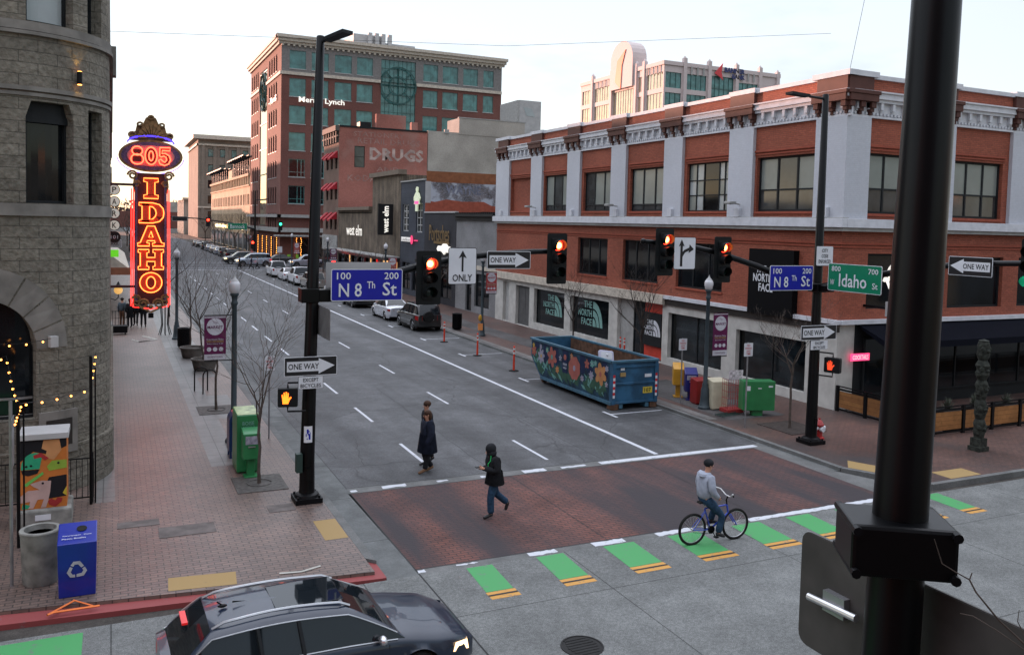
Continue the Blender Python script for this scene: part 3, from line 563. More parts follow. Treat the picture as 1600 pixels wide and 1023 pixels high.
for (u0, u1, z0, z1) in shop8[:2] + shop8[3:5]:
    for k in range(3): u = rr.uniform(u0 + .3, u1 - 1.4); z = rr.uniform(z0 + .3, z1 - .5); F8.box(b, u, u + rr.uniform(.5, 1.1), z, z + .03, -.265, -.258)
b.build('reflection_strip', plain('strip_grey', (.10, .11, .11), .5), RB)  # thin grey bars paint reflected light strips onto the shop glass
# recessed entry with red panel, doors
b = MB(); F8.box(b, 35.4, 39.6, .02, 3.0, -.33, -.3, 0); F8.box(b, 35.45, 37.2, .1, 3.0, -.29, -.18, 1); F8.box(b, 35.55, 37.15, .75, 2.45, -.17, -.05, 0)
b.build('entrance', ['frame_dark', plain('entry_red', (.50, .045, .025), .5)], RB)
b = MB(); F8.box(b, 38.3, 39.6, .02, 3.0, -.29, -.2); b.build('stone_return', 'grey_trim', RB)
F8.window(RB, 37.25, 38.25, .1, 2.6, .26, 1, name='glass_door')
b = MB(); F8.box(b, 50.5, 52.6, .02, 2.68, -.28, -.22); F8.box(b, 51.5, 51.56, .1, 2.6, -.22, -.2); b.build('service_door', plain('door_grey', (.10, .10, .10), .6), RB)
b = MB(); F8.box(b, 53.7, 54.7, .02, 2.8, -.28, -.22); b.build('side_door', plain('door_white', (.4, .4, .39), .6), RB)
b = MB(); b.tube([F8.p(54.9, 3.05, .1), F8.p(54.9, 3.05, .25)], .11, 10); b.build('alarm_bell', 'sign_red', RB)
# storefront lettering on the glass and panels
def nf(uc, zc, h, mat, d):
    tl = 'THE\nNORTH\nFACE'
    # right-aligned three lines
    for k, s in enumerate(tl.split('\n')):
        ww = [.62, 1.05, .80][k] * h; zz = zc + h * (.34 - .34 * k); text(s, F8.p(uc + ww / 2 - h * .1, zz, d), (0, -1, 0), (0, 0, 1), ww, h * .27, mat, 'window_lettering', RB, thick=.004, bold=.02)
    b = MB(); fn = lambda u, v, q: F8.p(u, v, q); u0 = uc - h * .18
    for r0, r1 in ((.0, .28), (.34, .56), (.62, .86)):
        pts = [(u0 - r1 * h * .85 * sin(a * pi / 16), zc - h * .48 + r1 * h * 1.12 * cos(a * pi / 16)) for a in range(9)] + [(u0 - r0 * h * .85 * sin(a * pi / 16), zc - h * .48 + r0 * h * 1.12 * cos(a * pi / 16)) for a in range(8, -1, -1)]
        for i in range(8): b.add([fn(*pts[i], d), fn(*pts[i + 1], d), fn(*pts[16 - i], d), fn(*pts[17 - i], d)], [(0, 1, 2, 3)])
    b.build('window_emblem', mat, RB)
mint = plain('mint_vinyl', (.19, .36, .33), .5)
nf(47.6, 1.75, 1.35, mint, -.245); nf(42.9, 1.72, 1.5, mint, -.245); nf(36.35, 1.68, .85, 'sign_white', -.03)
# black blade panel on the brick
b = MB(); F8.box(b, 26.15, 28.8, 3.3, 6.02, .02, .3); b.build('black_sign_panel', plain('panel_black', (.003, .003, .004), .7, spec=.1), RB)
text('THE', F8.p(28.0, 5.18, .31), (0, -1, 0), (0, 0, 1), .62, .3, 'sign_white', 'sign_lettering', RB, bold=.02); text('NORTH', F8.p(27.9, 4.82, .31), (0, -1, 0), (0, 0, 1), 1.15, .34, 'sign_white', 'sign_lettering', RB, bold=.02); text('FACE', F8.p(27.7, 4.42, .31), (0, -1, 0), (0, 0, 1), .85, .34, 'sign_white', 'sign_lettering', RB, bold=.02)
# Idaho side restaurant: dark shopfront under the awning
b = MB(); b.box(25.9, 52, 23.98, 24.3, 0, 3.3); b.build('dark_shopfront', 'frame_dark', RB)
FD = facY(23.97)
for u0, u1 in ((26.3, 29.3), (29.8, 33.2), (33.6, 37.4), (37.8, 42), (42.5, 47)): FD.window(RB, u0, u1, .5, 2.75, -.02, 2, fw=.07, name='shop_window')
text('COCKTAILS', (26.1, 23.85, 2.02), UX, (0, 0, 1), .82, .17, 'lit_white', 'neon_lettering', RB)
b = MB(); b.box(25.62, 26.6, 23.875, 23.90, 1.88, 2.16); b.build('neon_panel', 'lit_pink', RB)
b = MB(); b.add([(26, 23.95, 3.28), (52, 23.95, 3.28), (52, 22.5, 2.75), (26, 22.5, 2.75), (26, 22.5, 2.5), (52, 22.5, 2.5), (26, 23.95, 3.2), (52, 23.95, 3.2)], [(0, 3, 2, 1), (3, 4, 5, 2), (0, 6, 4, 3), (1, 2, 5, 7), (6, 7, 5, 4)]); b.build('awning', plain('awning_black', (.004, .005, .010), .85, spec=.08), RB)
# cursive white neon tubes sign bracketed on the Idaho wall by the corner
CS = thing('wall_sign', 'white script sign bracketed to the brick wall behind the green street name sign', 'sign', (26.3, 23.1, 4.6))
b = MB(); b.tube([(26.3, 24, 5.2), (26.3, 22.9, 5.2)], .05, 8); b.tube([(26.3, 24, 4.0), (26.3, 22.9, 4.0)], .05, 8); b.build('bracket', 'black_metal', CS)
b = MB(); b.tube([(26.3, 23.1, 5.0), (26.3, 22.85, 5.5), (26.3, 22.62, 5.78), (26.3, 22.62, 5.6), (26.3, 22.95, 5.0), (26.3, 22.8, 4.7), (26.3, 22.6, 5.1), (26.3, 22.35, 5.55), (26.3, 22.5, 5.0), (26.3, 22.4, 4.6)], .06, 8); b.build('script_tube', 'lit_white', CS)
b = MB(); b.box(26.2, 26.4, 22.4, 22.9, 3.7, 4.25); b.build('sign_box', 'pale_panel', CS)
# wall lamps on the pilasters
for k, u in enumerate((29.7, 39.7, 49.6)):
    t = thing('wall_lamp', ['small angled floodlight on the white pilaster nearest the street corner', 'small angled floodlight on the middle white pilaster', 'small angled floodlight on the white pilaster farthest from the corner'][k], 'wall lamp', (24.8, u, 7.9), 0, 'floodlights on the white pilasters')
    b = MB(); b.tube([(24.84, u, 7.9), (24.5, u, 7.95), (24.3, u, 7.9)], .03, 6); b.build('arm', 'grey_trim', t); b = MB(); b.box(24.12, 24.5, u - .2, u + .2, 7.9, 8.02); b.build('lamp_head', 'grey_trim', t, bevel=.03)
# patio railing with cedar panels
PR = thing('patio_fence', 'low black patio fence with brown wooden panels outside the restaurant', 'fence', (25, 22, 0))
def pfence(F, u0, u1, n):
    b = MB(); F.box(b, u0, u1, .82, .88, -.03, .03); F.box(b, u0, u1, .94, .98, -.02, .02); F.box(b, u0, u1, .06, .12, -.03, .03)
    for i in range(n + 1): u = u0 + (u1 - u0) * i / n; F.box(b, u - .06, u + .06, 0, .98, -.045, .045)
    b.build('rail_frame', 'black_metal', PR)
    b = MB()
    for i in range(n): a = u0 + (u1 - u0) * i / n; c = u0 + (u1 - u0) * (i + 1) / n; F.box(b, a + .1, c - .1, .16, .78, -.025, .012)
    b.build('wood_panel', 'cedar', PR)
pfence(facX(25.05), 19.9, 23.9, 3); pfence(facY(19.75), 25.1, 46, 14)
# plants in the patio planter
for k, (x, s) in enumerate([(26.5, .5), (27.9, .6), (29.6, .5), (31.4, .7), (33.2, .5)]):
    t = thing('patio_plant', 'low shrub behind the patio fence, ' + ['nearest the fence corner', 'second from the fence corner', 'just left of the totem pole', 'pale straw coloured and right of the totem pole', 'farthest right'][k], 'plant', (x, 20.3, 0), 0, 'plants behind the patio fence')
    b = MB(); b.box(x - .4, x + .4, 20.05, 20.55, 0, .7); b.build('planter', 'frame_dark', t, bevel=.02)
    b = MB(); rr = random.Random(k)
    for i in range(90):
        th = rr.random() * 2 * pi; e = rr.uniform(.1, 1.4); r = s * rr.uniform(.5, 1); q = Vector((x, 20.3, .7)); p2 = q + Vector((cos(th) * cos(e), sin(th) * cos(e) * .7, sin(e))) * r; d = Vector((-sin(th), cos(th), 0)) * .035
        b.add([q + d, q - d, p2], [(0, 1, 2)])
    b.build('leaves', plain('leaf_straw', (.25, .2, .09), .8) if k == 3 else plain('leaf_grey', (.07, .08, .06), .8), t)
# ================================================================ STONE CORNER BUILDING
SB = thing('stone_corner_building', 'rough grey sandstone building with a rounded corner, big arch and dark windows', 'building', (-2.36, 25.15, 0))
XC, YC, RR = -2.36, 25.15, 2.3
QA = RR * pi / 2
def cyl(u, z, d=0):
    if u < 0: return (XC + u, YC - RR - d, z)
    if u > QA: return (XC + RR + d, YC + (u - QA), z)
    t = u / RR; return (XC + (RR + d) * sin(t), YC - (RR + d) * cos(t), z)
ops = []  # (ua,ub,zlo,zhi_fn)
arch = (-1.55, .74)
ops += [(arch[0], arch[1], lambda u: 1.9, lambda u: 3.55 + 1.22 * sqrt(max(0, 1 - ((u + .405) / 1.146) ** 2))),
        (.55, 1.66, lambda u: 7.02, lambda u: 9.02 + min(.38, 3.2 * min(u - .55, 1.66 - u))), (2.12, 2.72, lambda u: 7.02, lambda u: 9.35),
        (.57, 1.66, lambda u: 11.22, lambda u: 13.6), (2.1, 2.7, lambda u: 11.22, lambda u: 13.6), (-2.6, -.9, lambda u: 7.02, lambda u: 9.3), (-2.6, -.9, lambda u: 11.22, lambda u: 13.6)]
for y in (32, 36, 40, 44): ops += [(QA + y - YC, QA + y - YC + 1.6, lambda u: 7.02, lambda u: 9.4), (QA + y - YC, QA + y - YC + 1.6, lambda u: 11.2, lambda u: 13.5), (QA + y - YC - .3, QA + y - YC + 1.9, lambda u: .6, lambda u: 3.6)]
UMAX = QA + 22.5
us = sorted({-14.0, 0.0, QA, UMAX} | {o[0] for o in ops} | {o[1] for o in ops} | {round(-1.55 + i * .1145, 4) for i in range(21)} | {QA * i / 22 for i in range(23)} | {.55 + i * .04 for i in range(4)} | {1.66 - i * .04 for i in range(4)})
b = MB(); REC = .38
for i in range(len(us) - 1):
    a, c = us[i], us[i + 1]
    if c - a < 1e-5: continue
    mid = (a + c) / 2; cur = [(o[2], o[3]) for o in ops if o[0] < mid < o[1]]; cur.sort(key=lambda q: q[0](mid))
    lo = [(0.0, 0.0)]
    edges = [lambda u: 0.0]
    for f0, f1 in cur: edges += [f0, f1]
    edges.append(lambda u: 15.0)
    for k in range(0, len(edges), 2):
        e0, e1 = edges[k], edges[k + 1]; b.quad(cyl(a, e0(a)), cyl(c, e0(c)), cyl(c, e1(c)), cyl(a, e1(a)))
    for f0, f1 in cur:
        b.quad(cyl(a, f0(a), -REC), cyl(c, f0(c), -REC), cyl(c, f0(c)), cyl(a, f0(a))); b.quad(cyl(a, f1(a)), cyl(c, f1(c)), cyl(c, f1(c), -REC), cyl(a, f1(a), -REC))
for o in ops:
    a, c = o[0], o[1]
    b.quad(cyl(a, o[2](a), 0), cyl(a, o[3](a), 0), cyl(a, o[3](a), -REC), cyl(a, o[2](a), -REC)); b.quad(cyl(c, o[2](c), -REC), cyl(c, o[3](c), -REC), cyl(c, o[3](c), 0), cyl(c, o[2](c), 0))
b.quad((XC + RR, YC + 22.5, 0), (XC + RR - 20, YC + 22.5, 0), (XC + RR - 20, YC + 22.5, 15), (XC + RR, YC + 22.5, 15))
b.build('stone_wall', 'stone', SB)
def band(name, z0, z1, d, mat, u0=-14, u1=UMAX):
    b = MB(); uu = [u for u in [-14.0] + [QA * i / 22 for i in range(23)] + [UMAX]]
    for i in range(len(uu) - 1):
        a, c = uu[i], uu[i + 1]
        b.quad(cyl(a, z0, d), cyl(c, z0, d), cyl(c, z1, d), cyl(a, z1, d)); b.quad(cyl(a, z1, d), cyl(c, z1, d), cyl(c, z1, 0), cyl(a, z1, 0)); b.quad(cyl(a, z0, 0), cyl(c, z0, 0), cyl(c, z0, d), cyl(a, z0, d))
    for f in range(0): pass
    return b.build(name, mat, SB)
band('string_course', 11.0, 11.2, .05, 'stone_smooth'); band('string_course', 10.9, 10.98, .09, 'stone_smooth'); band('string_course', 9.62, 9.72, .07, 'stone_smooth'); band('string_course', 9.5, 9.58, .04, 'stone_smooth'); band('sill_course', 6.72, 7.0, .06, 'stone_smooth'); band('base_course', 5.0, 5.12, .05, 'stone_smooth') if 0 else None
band('plinth', 0, 1.15, .10, 'stone'); band('water_table', 3.3 - .05, 3.38, .045, 'stone_smooth') if 0 else None
b = MB()   # voussoirs of the arch
for i in range(9):
    a0 = pi * (i + .04) / 9; a1 = pi * (i + .96) / 9; pts = []
    for a, r in ((a0, 1.0), (a1, 1.0), (a1, 1.0), (a0, 1.0)): pass
    for (a, k) in ((a0, 1.01), ((a0 + a1) / 2, 1.01), (a1, 1.01), (a1, 1.62), ((a0 + a1) / 2, 1.62), (a0, 1.62)): pts.append((-.405 + 1.146 * k * cos(a), 3.55 + 1.22 * k * sin(a)))
    b.prism(pts, cyl, -.02, .03)
b.build('arch_stone', 'stone_smooth', SB)
def pane(u0, u1, z0, z1, mat, fr='frame_dark', n=6, fw=.07):
    b = MB(); uu = [u0 + (u1 - u0) * i / n for i in range(n + 1)]
    for i in range(n):
        for (za, zb) in ((z0, z0 + fw), (z1 - fw, z1)): b.quad(cyl(uu[i], za, -.26), cyl(uu[i + 1], za, -.26), cyl(uu[i + 1], zb, -.26), cyl(uu[i], zb, -.26))
        b.quad(cyl(uu[i], z0 + fw, -.33), cyl(uu[i + 1], z0 + fw, -.33), cyl(uu[i + 1], z0 + fw, -.26), cyl(uu[i], z0 + fw, -.26))
    for a, c in ((u0, u0 + fw), (u1 - fw, u1)): b.quad(cyl(a, z0, -.255), cyl(c, z0, -.255), cyl(c, z1, -.255), cyl(a, z1, -.255)); b.quad(cyl(a if a > u0 else c, z0, -.26), cyl(a if a > u0 else c, z0, -.33), cyl(a if a > u0 else c, z1, -.33), cyl(a if a > u0 else c, z1, -.26))
    w_ = b.build('window', fr, SB); b = MB()
    for i in range(n): b.quad(cyl(uu[i], z0, -.33), cyl(uu[i + 1], z0, -.33), cyl(uu[i + 1], z1, -.33), cyl(uu[i], z1, -.33))
    b.build('pane', mat, w_); return w_
w1 = pane(.55, 1.66, 7.02, 9.42, 'glass_dark'); b = MB()
for z0, z1, d in ((8.92, 9.1, -.20), (9.1, 9.42, -.22)):
    for i in range(6): a = .55 + 1.11 * i / 6; c = .55 + 1.11 * (i + 1) / 6; b.quad(cyl(a, z0, d), cyl(c, z0, d), cyl(c, z1, d), cyl(a, z1, d))
b.build('blind_box', 'frame_dark', SB)
pane(2.12, 2.72, 7.02, 9.35, 'glass_dark'); pane(.57, 1.66, 11.22, 13.6, 'glass_pale'); pane(2.1, 2.7, 11.22, 13.6, 'glass_pale'); pane(-2.6, -.9, 7.02, 9.3, 'glass_dark'); pane(-2.6, -.9, 11.22, 13.6, 'glass_pale'); pane(-1.6, .8, 1.9, 4.85, 'glass_dark', n=10)
for y in (32, 36, 40, 44):
    for z0, z1 in ((7.02, 9.4), (11.2, 13.5)): pane(QA + y - YC, QA + y - YC + 1.6, z0, z1, 'glass_dark', n=1)
    pane(QA + y - YC - .3, QA + y - YC + 1.9, .6, 3.6, 'glass_dark', n=1)
b = MB()
for z in (1.93, 2.35): 
    for i in range(8): a = -1.55 + 2.29 * i / 8; c = -1.55 + 2.29 * (i + 1) / 8; b.quad(cyl(a, z, -.28), cyl(c, z, -.28), cyl(c, z + .06, -.28), cyl(a, z + .06, -.28))
b.build('window_rail', 'sign_grey', SB)
b = MB(); b.slab([(XC - 14, YC - RR), (XC, YC - RR), (XC + RR * .7, YC - RR * .7), (XC + RR, YC), (XC + RR, YC + 22.5), (XC - 14, YC + 22.5)], 14.9, 15.4); b.build('roof', 'stone_smooth', SB)
b = MB()  # framed plaque on the wall, small alarm box, cornice block
def cbox(u0, u1, z0, z1, d0, d1, mi=0):
    n = 4
    for i in range(n):
        a = u0 + (u1 - u0) * i / n; c = u0 + (u1 - u0) * (i + 1) / n; b.quad(cyl(a, z0, d1), cyl(c, z0, d1), cyl(c, z1, d1), cyl(a, z1, d1), mi); b.quad(cyl(a, z1, d1), cyl(c, z1, d1), cyl(c, z1, d0), cyl(a, z1, d0), mi); b.quad(cyl(a, z0, d0), cyl(c, z0, d0), cyl(c, z0, d1), cyl(a, z0, d1), mi)
    for u in (u0, u1): b.quad(cyl(u, z0, d0), cyl(u, z0, d1), cyl(u, z1, d1), cyl(u, z1, d0), mi)
cbox(.76, 1.62, 1.0, 2.05, .1, .16, 0); cbox(.9, 1.48, 1.2, 1.85, .15, .17, 1); b.build('plaque', ['stone_smooth', 'frame_bronze'], SB)
b = MB(); cbox(1.0, 1.17, 3.6, 3.86, 0, .16); b.build('alarm_box', 'pale_panel', SB)
b = MB(); b.box(-.06, .14, 33, 33.6, 11.6, 12.6); b.build('cornice_block', 'stone_smooth', SB)
for k, (z0, z1) in enumerate(((.5, .95), (1.2, 1.65), (1.85, 2.25), (2.7, 3.1))):
    pass
t = thing('wall_lamp', 'small dark up and down wall light glowing amber on the rounded stone corner', 'wall lamp', cyl(1.75, 10.1, .1))
b = MB(); q = cyl(1.75, 10.1, .10); b.tube([(q[0], q[1], 9.92), (q[0], q[1], 10.22)], .06, 10); b.build('lamp_body', 'black_metal', t); b = MB(); b.tube([(q[0], q[1], 10.221), (q[0], q[1], 10.232)], .05, 10); b.tube([(q[0], q[1], 9.905), (q[0], q[1], 9.918)], .05, 10); b.build('bulb', 'bulb', t)
for zz, up in ((10.27, 1), (9.87, -1)):
    l = bpy.data.lights.new('wall_lamp_light', 'SPOT'); l.energy = 2.5; l.color = (1, .55, .12); l.spot_size = radians(75); l.shadow_soft_size = .03; o = bpy.data.objects.new('lamp_light', l); COL.objects.link(o); o.parent = t; o.location = (0, 0, zz - 10.1); o.rotation_euler = (pi if up > 0 else 0, 0, 0)
# ================================================================ ROW OF SHOPS ON 8TH
def block(name, label, x0, x1, y0, y1, h, mat, roofm='roofing', front_ops=(), side_ops=(), fm=None, z0=0, rec=.2, cat='building'):
    t = thing(name, label, cat, (x0, y0, 0)); f = facX(x0); s = facY(y0)
    b = MB(); f.wall(b, y0, y1, z0, h, front_ops, rec, 0); s.wall(b, x0, x1, z0, h, side_ops, rec, 1)
    b.quad((x1, y0, z0), (x1, y1, z0), (x1, y1, h), (x1, y0, h), 1); b.quad((x1, y1, z0), (x0, y1, z0), (x0, y1, h), (x1, y1, h), 1); b.build('wall', [fm or mat, mat], t)
    MB().quad((x0, y0, h - .25), (x1, y0, h - .25), (x1, y1, h - .25), (x0, y1, h - .25)).build('roof', roofm, t)
    return t, f, s
GS, f, s = block('grey_stucco_shop', 'plain grey stucco shop front with dark parapet beside the brick corner building', 25.02, 50, 56.05, 64.0, 7.3, 'grey_stucco', front_ops=[(57.2, 60, .5, 3.0), (60.6, 61.8, .02, 3)])
f.window(GS, 57.2, 60, .5, 3.0, .2, 2, name='shop_window'); f.window(GS, 60.6, 61.8, .02, 3.0, .2, 1, name='glass_door')
b = MB(); f.box(b, 56.1, 64, 7.3, 7.5, -.3, .35); f.box(b, 56.1, 64, 7.0, 7.3, 0, .15); u = 56.2
while u < 63.8: f.box(b, u, u + .1, 7.5, 7.62, .1, .3); u += .35
b.build('parapet', 'frame_dark', GS)
b = MB(); f.box(b, 56.05, 64, 3.3, 3.6, 0, .1); b.build('sign_band', 'cream_trim', GS)
PO, f, s = block('dark_restaurant', 'dark charcoal restaurant front with curly gold lettering and warm lit window', 25, 50, 64.02, 71.68, 7.6, 'dark_stucco', front_ops=[(64.8, 67.6, .5, 3.0), (68.2, 71.2, .5, 3.2)])
f.window(PO, 64.8, 67.6, .5, 3.0, .2, 2, name='shop_window'); f.window(PO, 68.2, 71.2, .5, 3.2, .2, 3, name='shop_window', pick=lambda i, j: 'warm_window' if i == 1 else 'glass_dark')
b = MB(); f.box(b, 64.05, 71.65, 7.6, 7.72, -.2, .08); b.build('coping', 'pale_panel', PO)
b = MB(); f.box(b, 64.1, 71.6, 3.3, 3.55, 0, .9); b.build('canopy', 'frame_dark', PO)
gold = plain('gold_letter', (.22, .14, .055), .5, .3)
text('PORTSCHES'.replace('PORTSCHES', 'Porsches').replace('Porsches', 'PorTsches') if 0 else 'Portsches', (24.86, 67.6, 5.9), (0, -1, 0), (0, 0, 1), 4.8, 1.35, gold, 'sign_lettering', PO, thick=.03)
b = MB(); f.box(b, 65.4, 69.0, 5.0, 5.22, .02, .1); b.build('sign_underline', gold, PO)
b = MB(); pts = [(64.6, 4.5), (65.0, 4.85), (65.4, 4.85), (65.8, 5.05), (66.4, 5.05), (66.8, 4.85), (67.6, 4.85), (67.9, 4.6), (67.6, 4.35), (66.6, 4.35), (66.2, 4.15), (65.8, 4.35), (65.0, 4.35)]
b.prism(pts, lambda u, z, d: f.p(u, z, d), .1, .22); b.build('lit_sign', 'lit_white', PO)
text('CAFE', (24.7, 66.2, 4.6), (0, -1, 0), (0, 0, 1), 1.6, .3, 'sign_black', 'sign_lettering', PO) if 0 else None
BS, f, s = block('slate_shop', 'dark slate blue panelled shop with tall divided windows', 25, 52, 71.7, 78.6, 10.5, 'slate_panel', front_ops=[(72.3, 74.1, 5.85, 8.5), (76.2, 78.1, 5.9, 8.4), (72.5, 75, .5, 3), (75.5, 78, .5, 3)])
for q in ((72.3, 74.1, 5.85, 8.5), (76.2, 78.1, 5.9, 8.4)): f.window(BS, *q, .2, 2, 4, fm='pale_panel', pane='glass_grey', fw=.1)
for q in ((72.5, 75, .5, 3), (75.5, 78, .5, 3)): f.window(BS, *q, .2, 2, 1, name='shop_window')
b = MB(); f.box(b, 71.7, 78.6, 10.5, 10.62, -.2, .1); b.build('coping', 'grey_trim', BS)
s = facY(71.68); b = MB(); s.box(b, 25.1, 50, 10.35, 11.3, 0, .03, 0); s.box(b, 25.0, 25.5, 8.5, 10.4, 0, .05, 2); s.box(b, 25.0, 50, 7.7, 10.35, 0, .02, 1); b.build('painted_side_wall', [plain('rust_band', (.22, .085, .04), .8, var=.15), 'mural_wall', 'pale_panel'], BS)
b = MB(); pts = [(25.0, 7.7), (31.6, 7.7), (32.2, 8.35), (31.4, 8.4), (30.6, 8.75), (28.5, 8.7), (27.0, 8.85), (25.9, 8.6), (25, 8.7)]
b.prism(pts, lambda u, z, d: s.p(u, z, d), .021, .03); b.build('red_patch', plain('patch_red', (.30, .08, .05), .9, var=.15), BS)
b = MB(); s.box(b, 30.4, 50, 7.6, 7.85, .02, .35); b.build('flashing', 'frame_dark', BS)
text('WAYNE', (28.6, 71.64, 9.75), UX, (0, 0, 1), 3.4, .8, plain('faded_blue', (.17, .18, .23), .9, var=.4, vs=2), 'ghost_lettering', BS, thick=.002, bold=.03)
t = text('GIRL', (0, 0, 0), UX, (0, 0, 1), 1, 1, 'sign_white', 'tmp', None) if 0 else None
# neon figure of a waitress on the slate wall
NG = thing('neon_figure_sign', 'tall pale neon outline of a standing waitress on the slate blue wall', 'sign', (24.85, 73.4, 7.7))
b = MB(); f = facX(24.85); fig = [(73.75, 7.75), (73.8, 8.35), (74.2, 8.4), (73.9, 8.95), (74.25, 8.7), (74.3, 9.0), (73.8, 9.4), (73.6, 9.5), (73.75, 9.75), (73.5, 9.95), (73.2, 9.9), (73.15, 9.6), (73.3, 9.48), (72.9, 9.35), (72.55, 8.9), (72.75, 8.7), (73.0, 9.0), (72.7, 8.4), (73.15, 8.35), (73.2, 7.75)]
b.prism(fig, lambda u, z, d: f.p(u, z, d), -.05, .05); b.build('figure_panel', plain('figure_white', (.62, .66, .50), .5, emit=(.8, .9, .6), es=.12), NG)
b = MB(); f.box(b, 72.9, 73.9, 8.4, 8.65, .05, .09); b.build('pink_skirt', plain('figure_pink', (.6, .12, .35), .5, emit=(1, .1, .4), es=.25), NG)
LS = thing('shop_sign', 'small lit white and pink shop sign low on the slate blue wall', 'sign', (24.9, 75.5, 4.9))
b = MB(); f = facX(24.95); f.box(b, 75.2, 77.9, 4.95, 5.35, 0, .1); b.build('white_panel', plain('lunch_white', (.7, .7, .7), .5, emit=(1, .95, .9), es=.15), LS); b = MB(); b.add([f.p(74.75 + .42 * cos(a * pi / 8), 5.15 + .42 * sin(a * pi / 8), .11) for a in range(16)], [tuple(range(15, -1, -1))]); f.box(b, 73.3, 74.3, 5.05, 5.15, 0, .05); b.build('pink_disc', plain('lunch_pink', (.6, .04, .12), .5, emit=(1, .05, .2), es=.25), LS)
text('Lunchbox', f.p(76.5, 5.15, .105), (0, -1, 0), (0, 0, 1), 2.4, .3, 'sign_black', 'sign_lettering', LS)
f = facX(25)
WE = thing('wood_clad_store', 'weathered vertical board store with a taller boarded tower and lit white letters', 'building', (25, 78.7, 0))
b = MB(); f.wall(b, 78.7, 88.5, 3.2, 11.3, [(85.2, 86.6, 5.5, 8.6)], .2); f.wall(b, 88.5, 103.5, 3.2, 7.95); b.quad((25, 78.7, 3.2), (40, 78.7, 3.2), (40, 78.7, 11.3), (25, 78.7, 11.3)); b.quad((40, 88.5, 3.2), (25, 88.5, 3.2), (25, 88.5, 11.3), (40, 88.5, 11.3)); b.quad((25, 103.5, 3.2), (25, 103.5, 7.95), (40, 103.5, 7.95), (40, 103.5, 3.2))
b.quad((25.2, 86.6, 5.5), (25.2, 85.2, 5.5), (25.2, 85.2, 8.6), (25.2, 86.6, 8.6)); b.build('board_wall', 'wood_board', WE)
f.window(WE, 85.2, 86.6, 5.5, 8.6, .18, 2, 4, fm='frame_dark', pane='glass_grey')
b = MB(); f.box(b, 78.5, 88.7, 11.3, 11.75, -.5, .35); f.box(b, 88.72, 103.6, 7.95, 8.3, -.5, .35); b.build('cornice', plain('board_trim', (.17, .135, .105), .8), WE)
b = MB(); f.box(b, 78.7, 103.5, 3.05, 3.3, 0, 1.5); f.box(b, 78.7, 103.5, 3.3, 3.42, 0, 1.56, 1); b.build('canopy', ['frame_bronze', 'grey_trim'], WE)
b = MB(); f.wall(b, 78.7, 103.5, 0, 3.1, [(79.5 + 3 * i, 81.9 + 3 * i, .4, 2.9) for i in range(8)], .2); b.build('shopfront', 'frame_dark', WE)
for i in range(8): f.window(WE, 79.5 + 3 * i, 81.9 + 3 * i, .4, 2.9, .2, 2, name='shop_window', pick=lambda a, c, i=i: 'warm_window' if (i in (0, 1, 3, 6) and a == 0) or i == 1 else 'glass_dark')
MB().box(25, 40, 88.6, 103.4, 7.6, 7.7).build('roof', 'roofing', WE)
text('west elm', (24.9, 95.6, 5.7), (0, -1, 0), (0, 0, 1), 6.8, 1.2, 'lit_white', 'sign_lettering', WE, thick=.02)
WB = thing('blade_sign', 'black vertical banner sign with white letters on the boarded tower', 'sign', (24.4, 80.9, 5.5)); b = MB(); b.box(24.0, 24.75, 79.4, 82.0, 5.45, 8.45) if 0 else b.box(23.4, 24.9, 80.75, 80.95, 5.45, 8.45); b.build('panel', 'sign_black', WB)
text('west elm', (24.15, 80.74, 6.95), (0, 0, 1), (-1, 0, 0), 2.6, .62, 'lit_white', 'sign_lettering', WB, thick=.01, bold=.03)
# DRUGS building
dops = [(104.4 + 2.35 * i, 105.5 + 2.35 * i, z, z + 2.0) for i in range(3) for z in (5.6, 9.3, 13.1)]
DB, f, s = block('old_brick_building', 'three storey old brick building with red awnings and faded painted wall lettering', 25, 36.3, 103.6, 111.8, 18.1, 'drugs_brick', front_ops=dops, side_ops=[(26.9, 28.2, 13.3, 15.9)], fm='front_brick')
f.window(DB, 104.4, 105.5, 5.6, 7.6, .2, pane='glass_grey') if 0 else None
for i, q in enumerate(dops): f.window(DB, *q, .2, 1, 2, pane='glass_grey')
s.window(DB, 26.9, 28.2, 13.3, 15.9, .15, 1, 2, pane='glass_grey')
b = MB(); b.box(29.6, 33.4, 103.6, 104.2, 18.1, 20.0); b.box(25, 36.3, 103.5, 103.9, 18.1, 18.3, 1); b.box(34.2, 35.0, 103.7, 104.4, 18.3, 19.3, 0); b.box(27.8, 29.2, 104.6, 106, 18.1, 19.0, 1); b.build('parapet', ['drugs_brick', 'frame_dark'], DB)
b = MB(); f.box(b, 103.5, 111.8, 17.6, 18.25, 0, .5); f.box(b, 103.6, 111.8, 16.9, 17.1, 0, .25); u = 104
while u < 111.5: f.box(b, u, u + .35, 16.2, 17.6, 0, .3); u += 1.3
b.build('cornice', plain('old_cornice', (.10, .085, .075), .8), DB)
fad = plain('faded_white', (.40, .30, .27), .9, var=.35, vs=1.2); fad2 = plain('faded_white_weak', (.31, .19, .165), .9, var=.3, vs=1.2)
text('DRUGS', (32.3, 103.59, 15.05), UX, (0, 0, 1), 7.0, 1.6, fad, 'ghost_lettering', DB, thick=.002, bold=.04, sub=1)
for s_, x, z_, w_, h_ in (('STATIONERY', 30.0, 17.4, 6.5, .6), ('RETAIL DRUGS', 31.3, 16.6, 8, .7), ('AND', 31.2, 13.2, 3.0, .6), ('KODAKS', 28.6, 12.0, 5.0, .8)): text(s_, (x, 103.59, z_), UX, (0, 0, 1), w_, h_, fad2, 'ghost_lettering', DB, thick=.002, sub=1)
awr = plain('awning_red', (.36, .02, .03), .7)
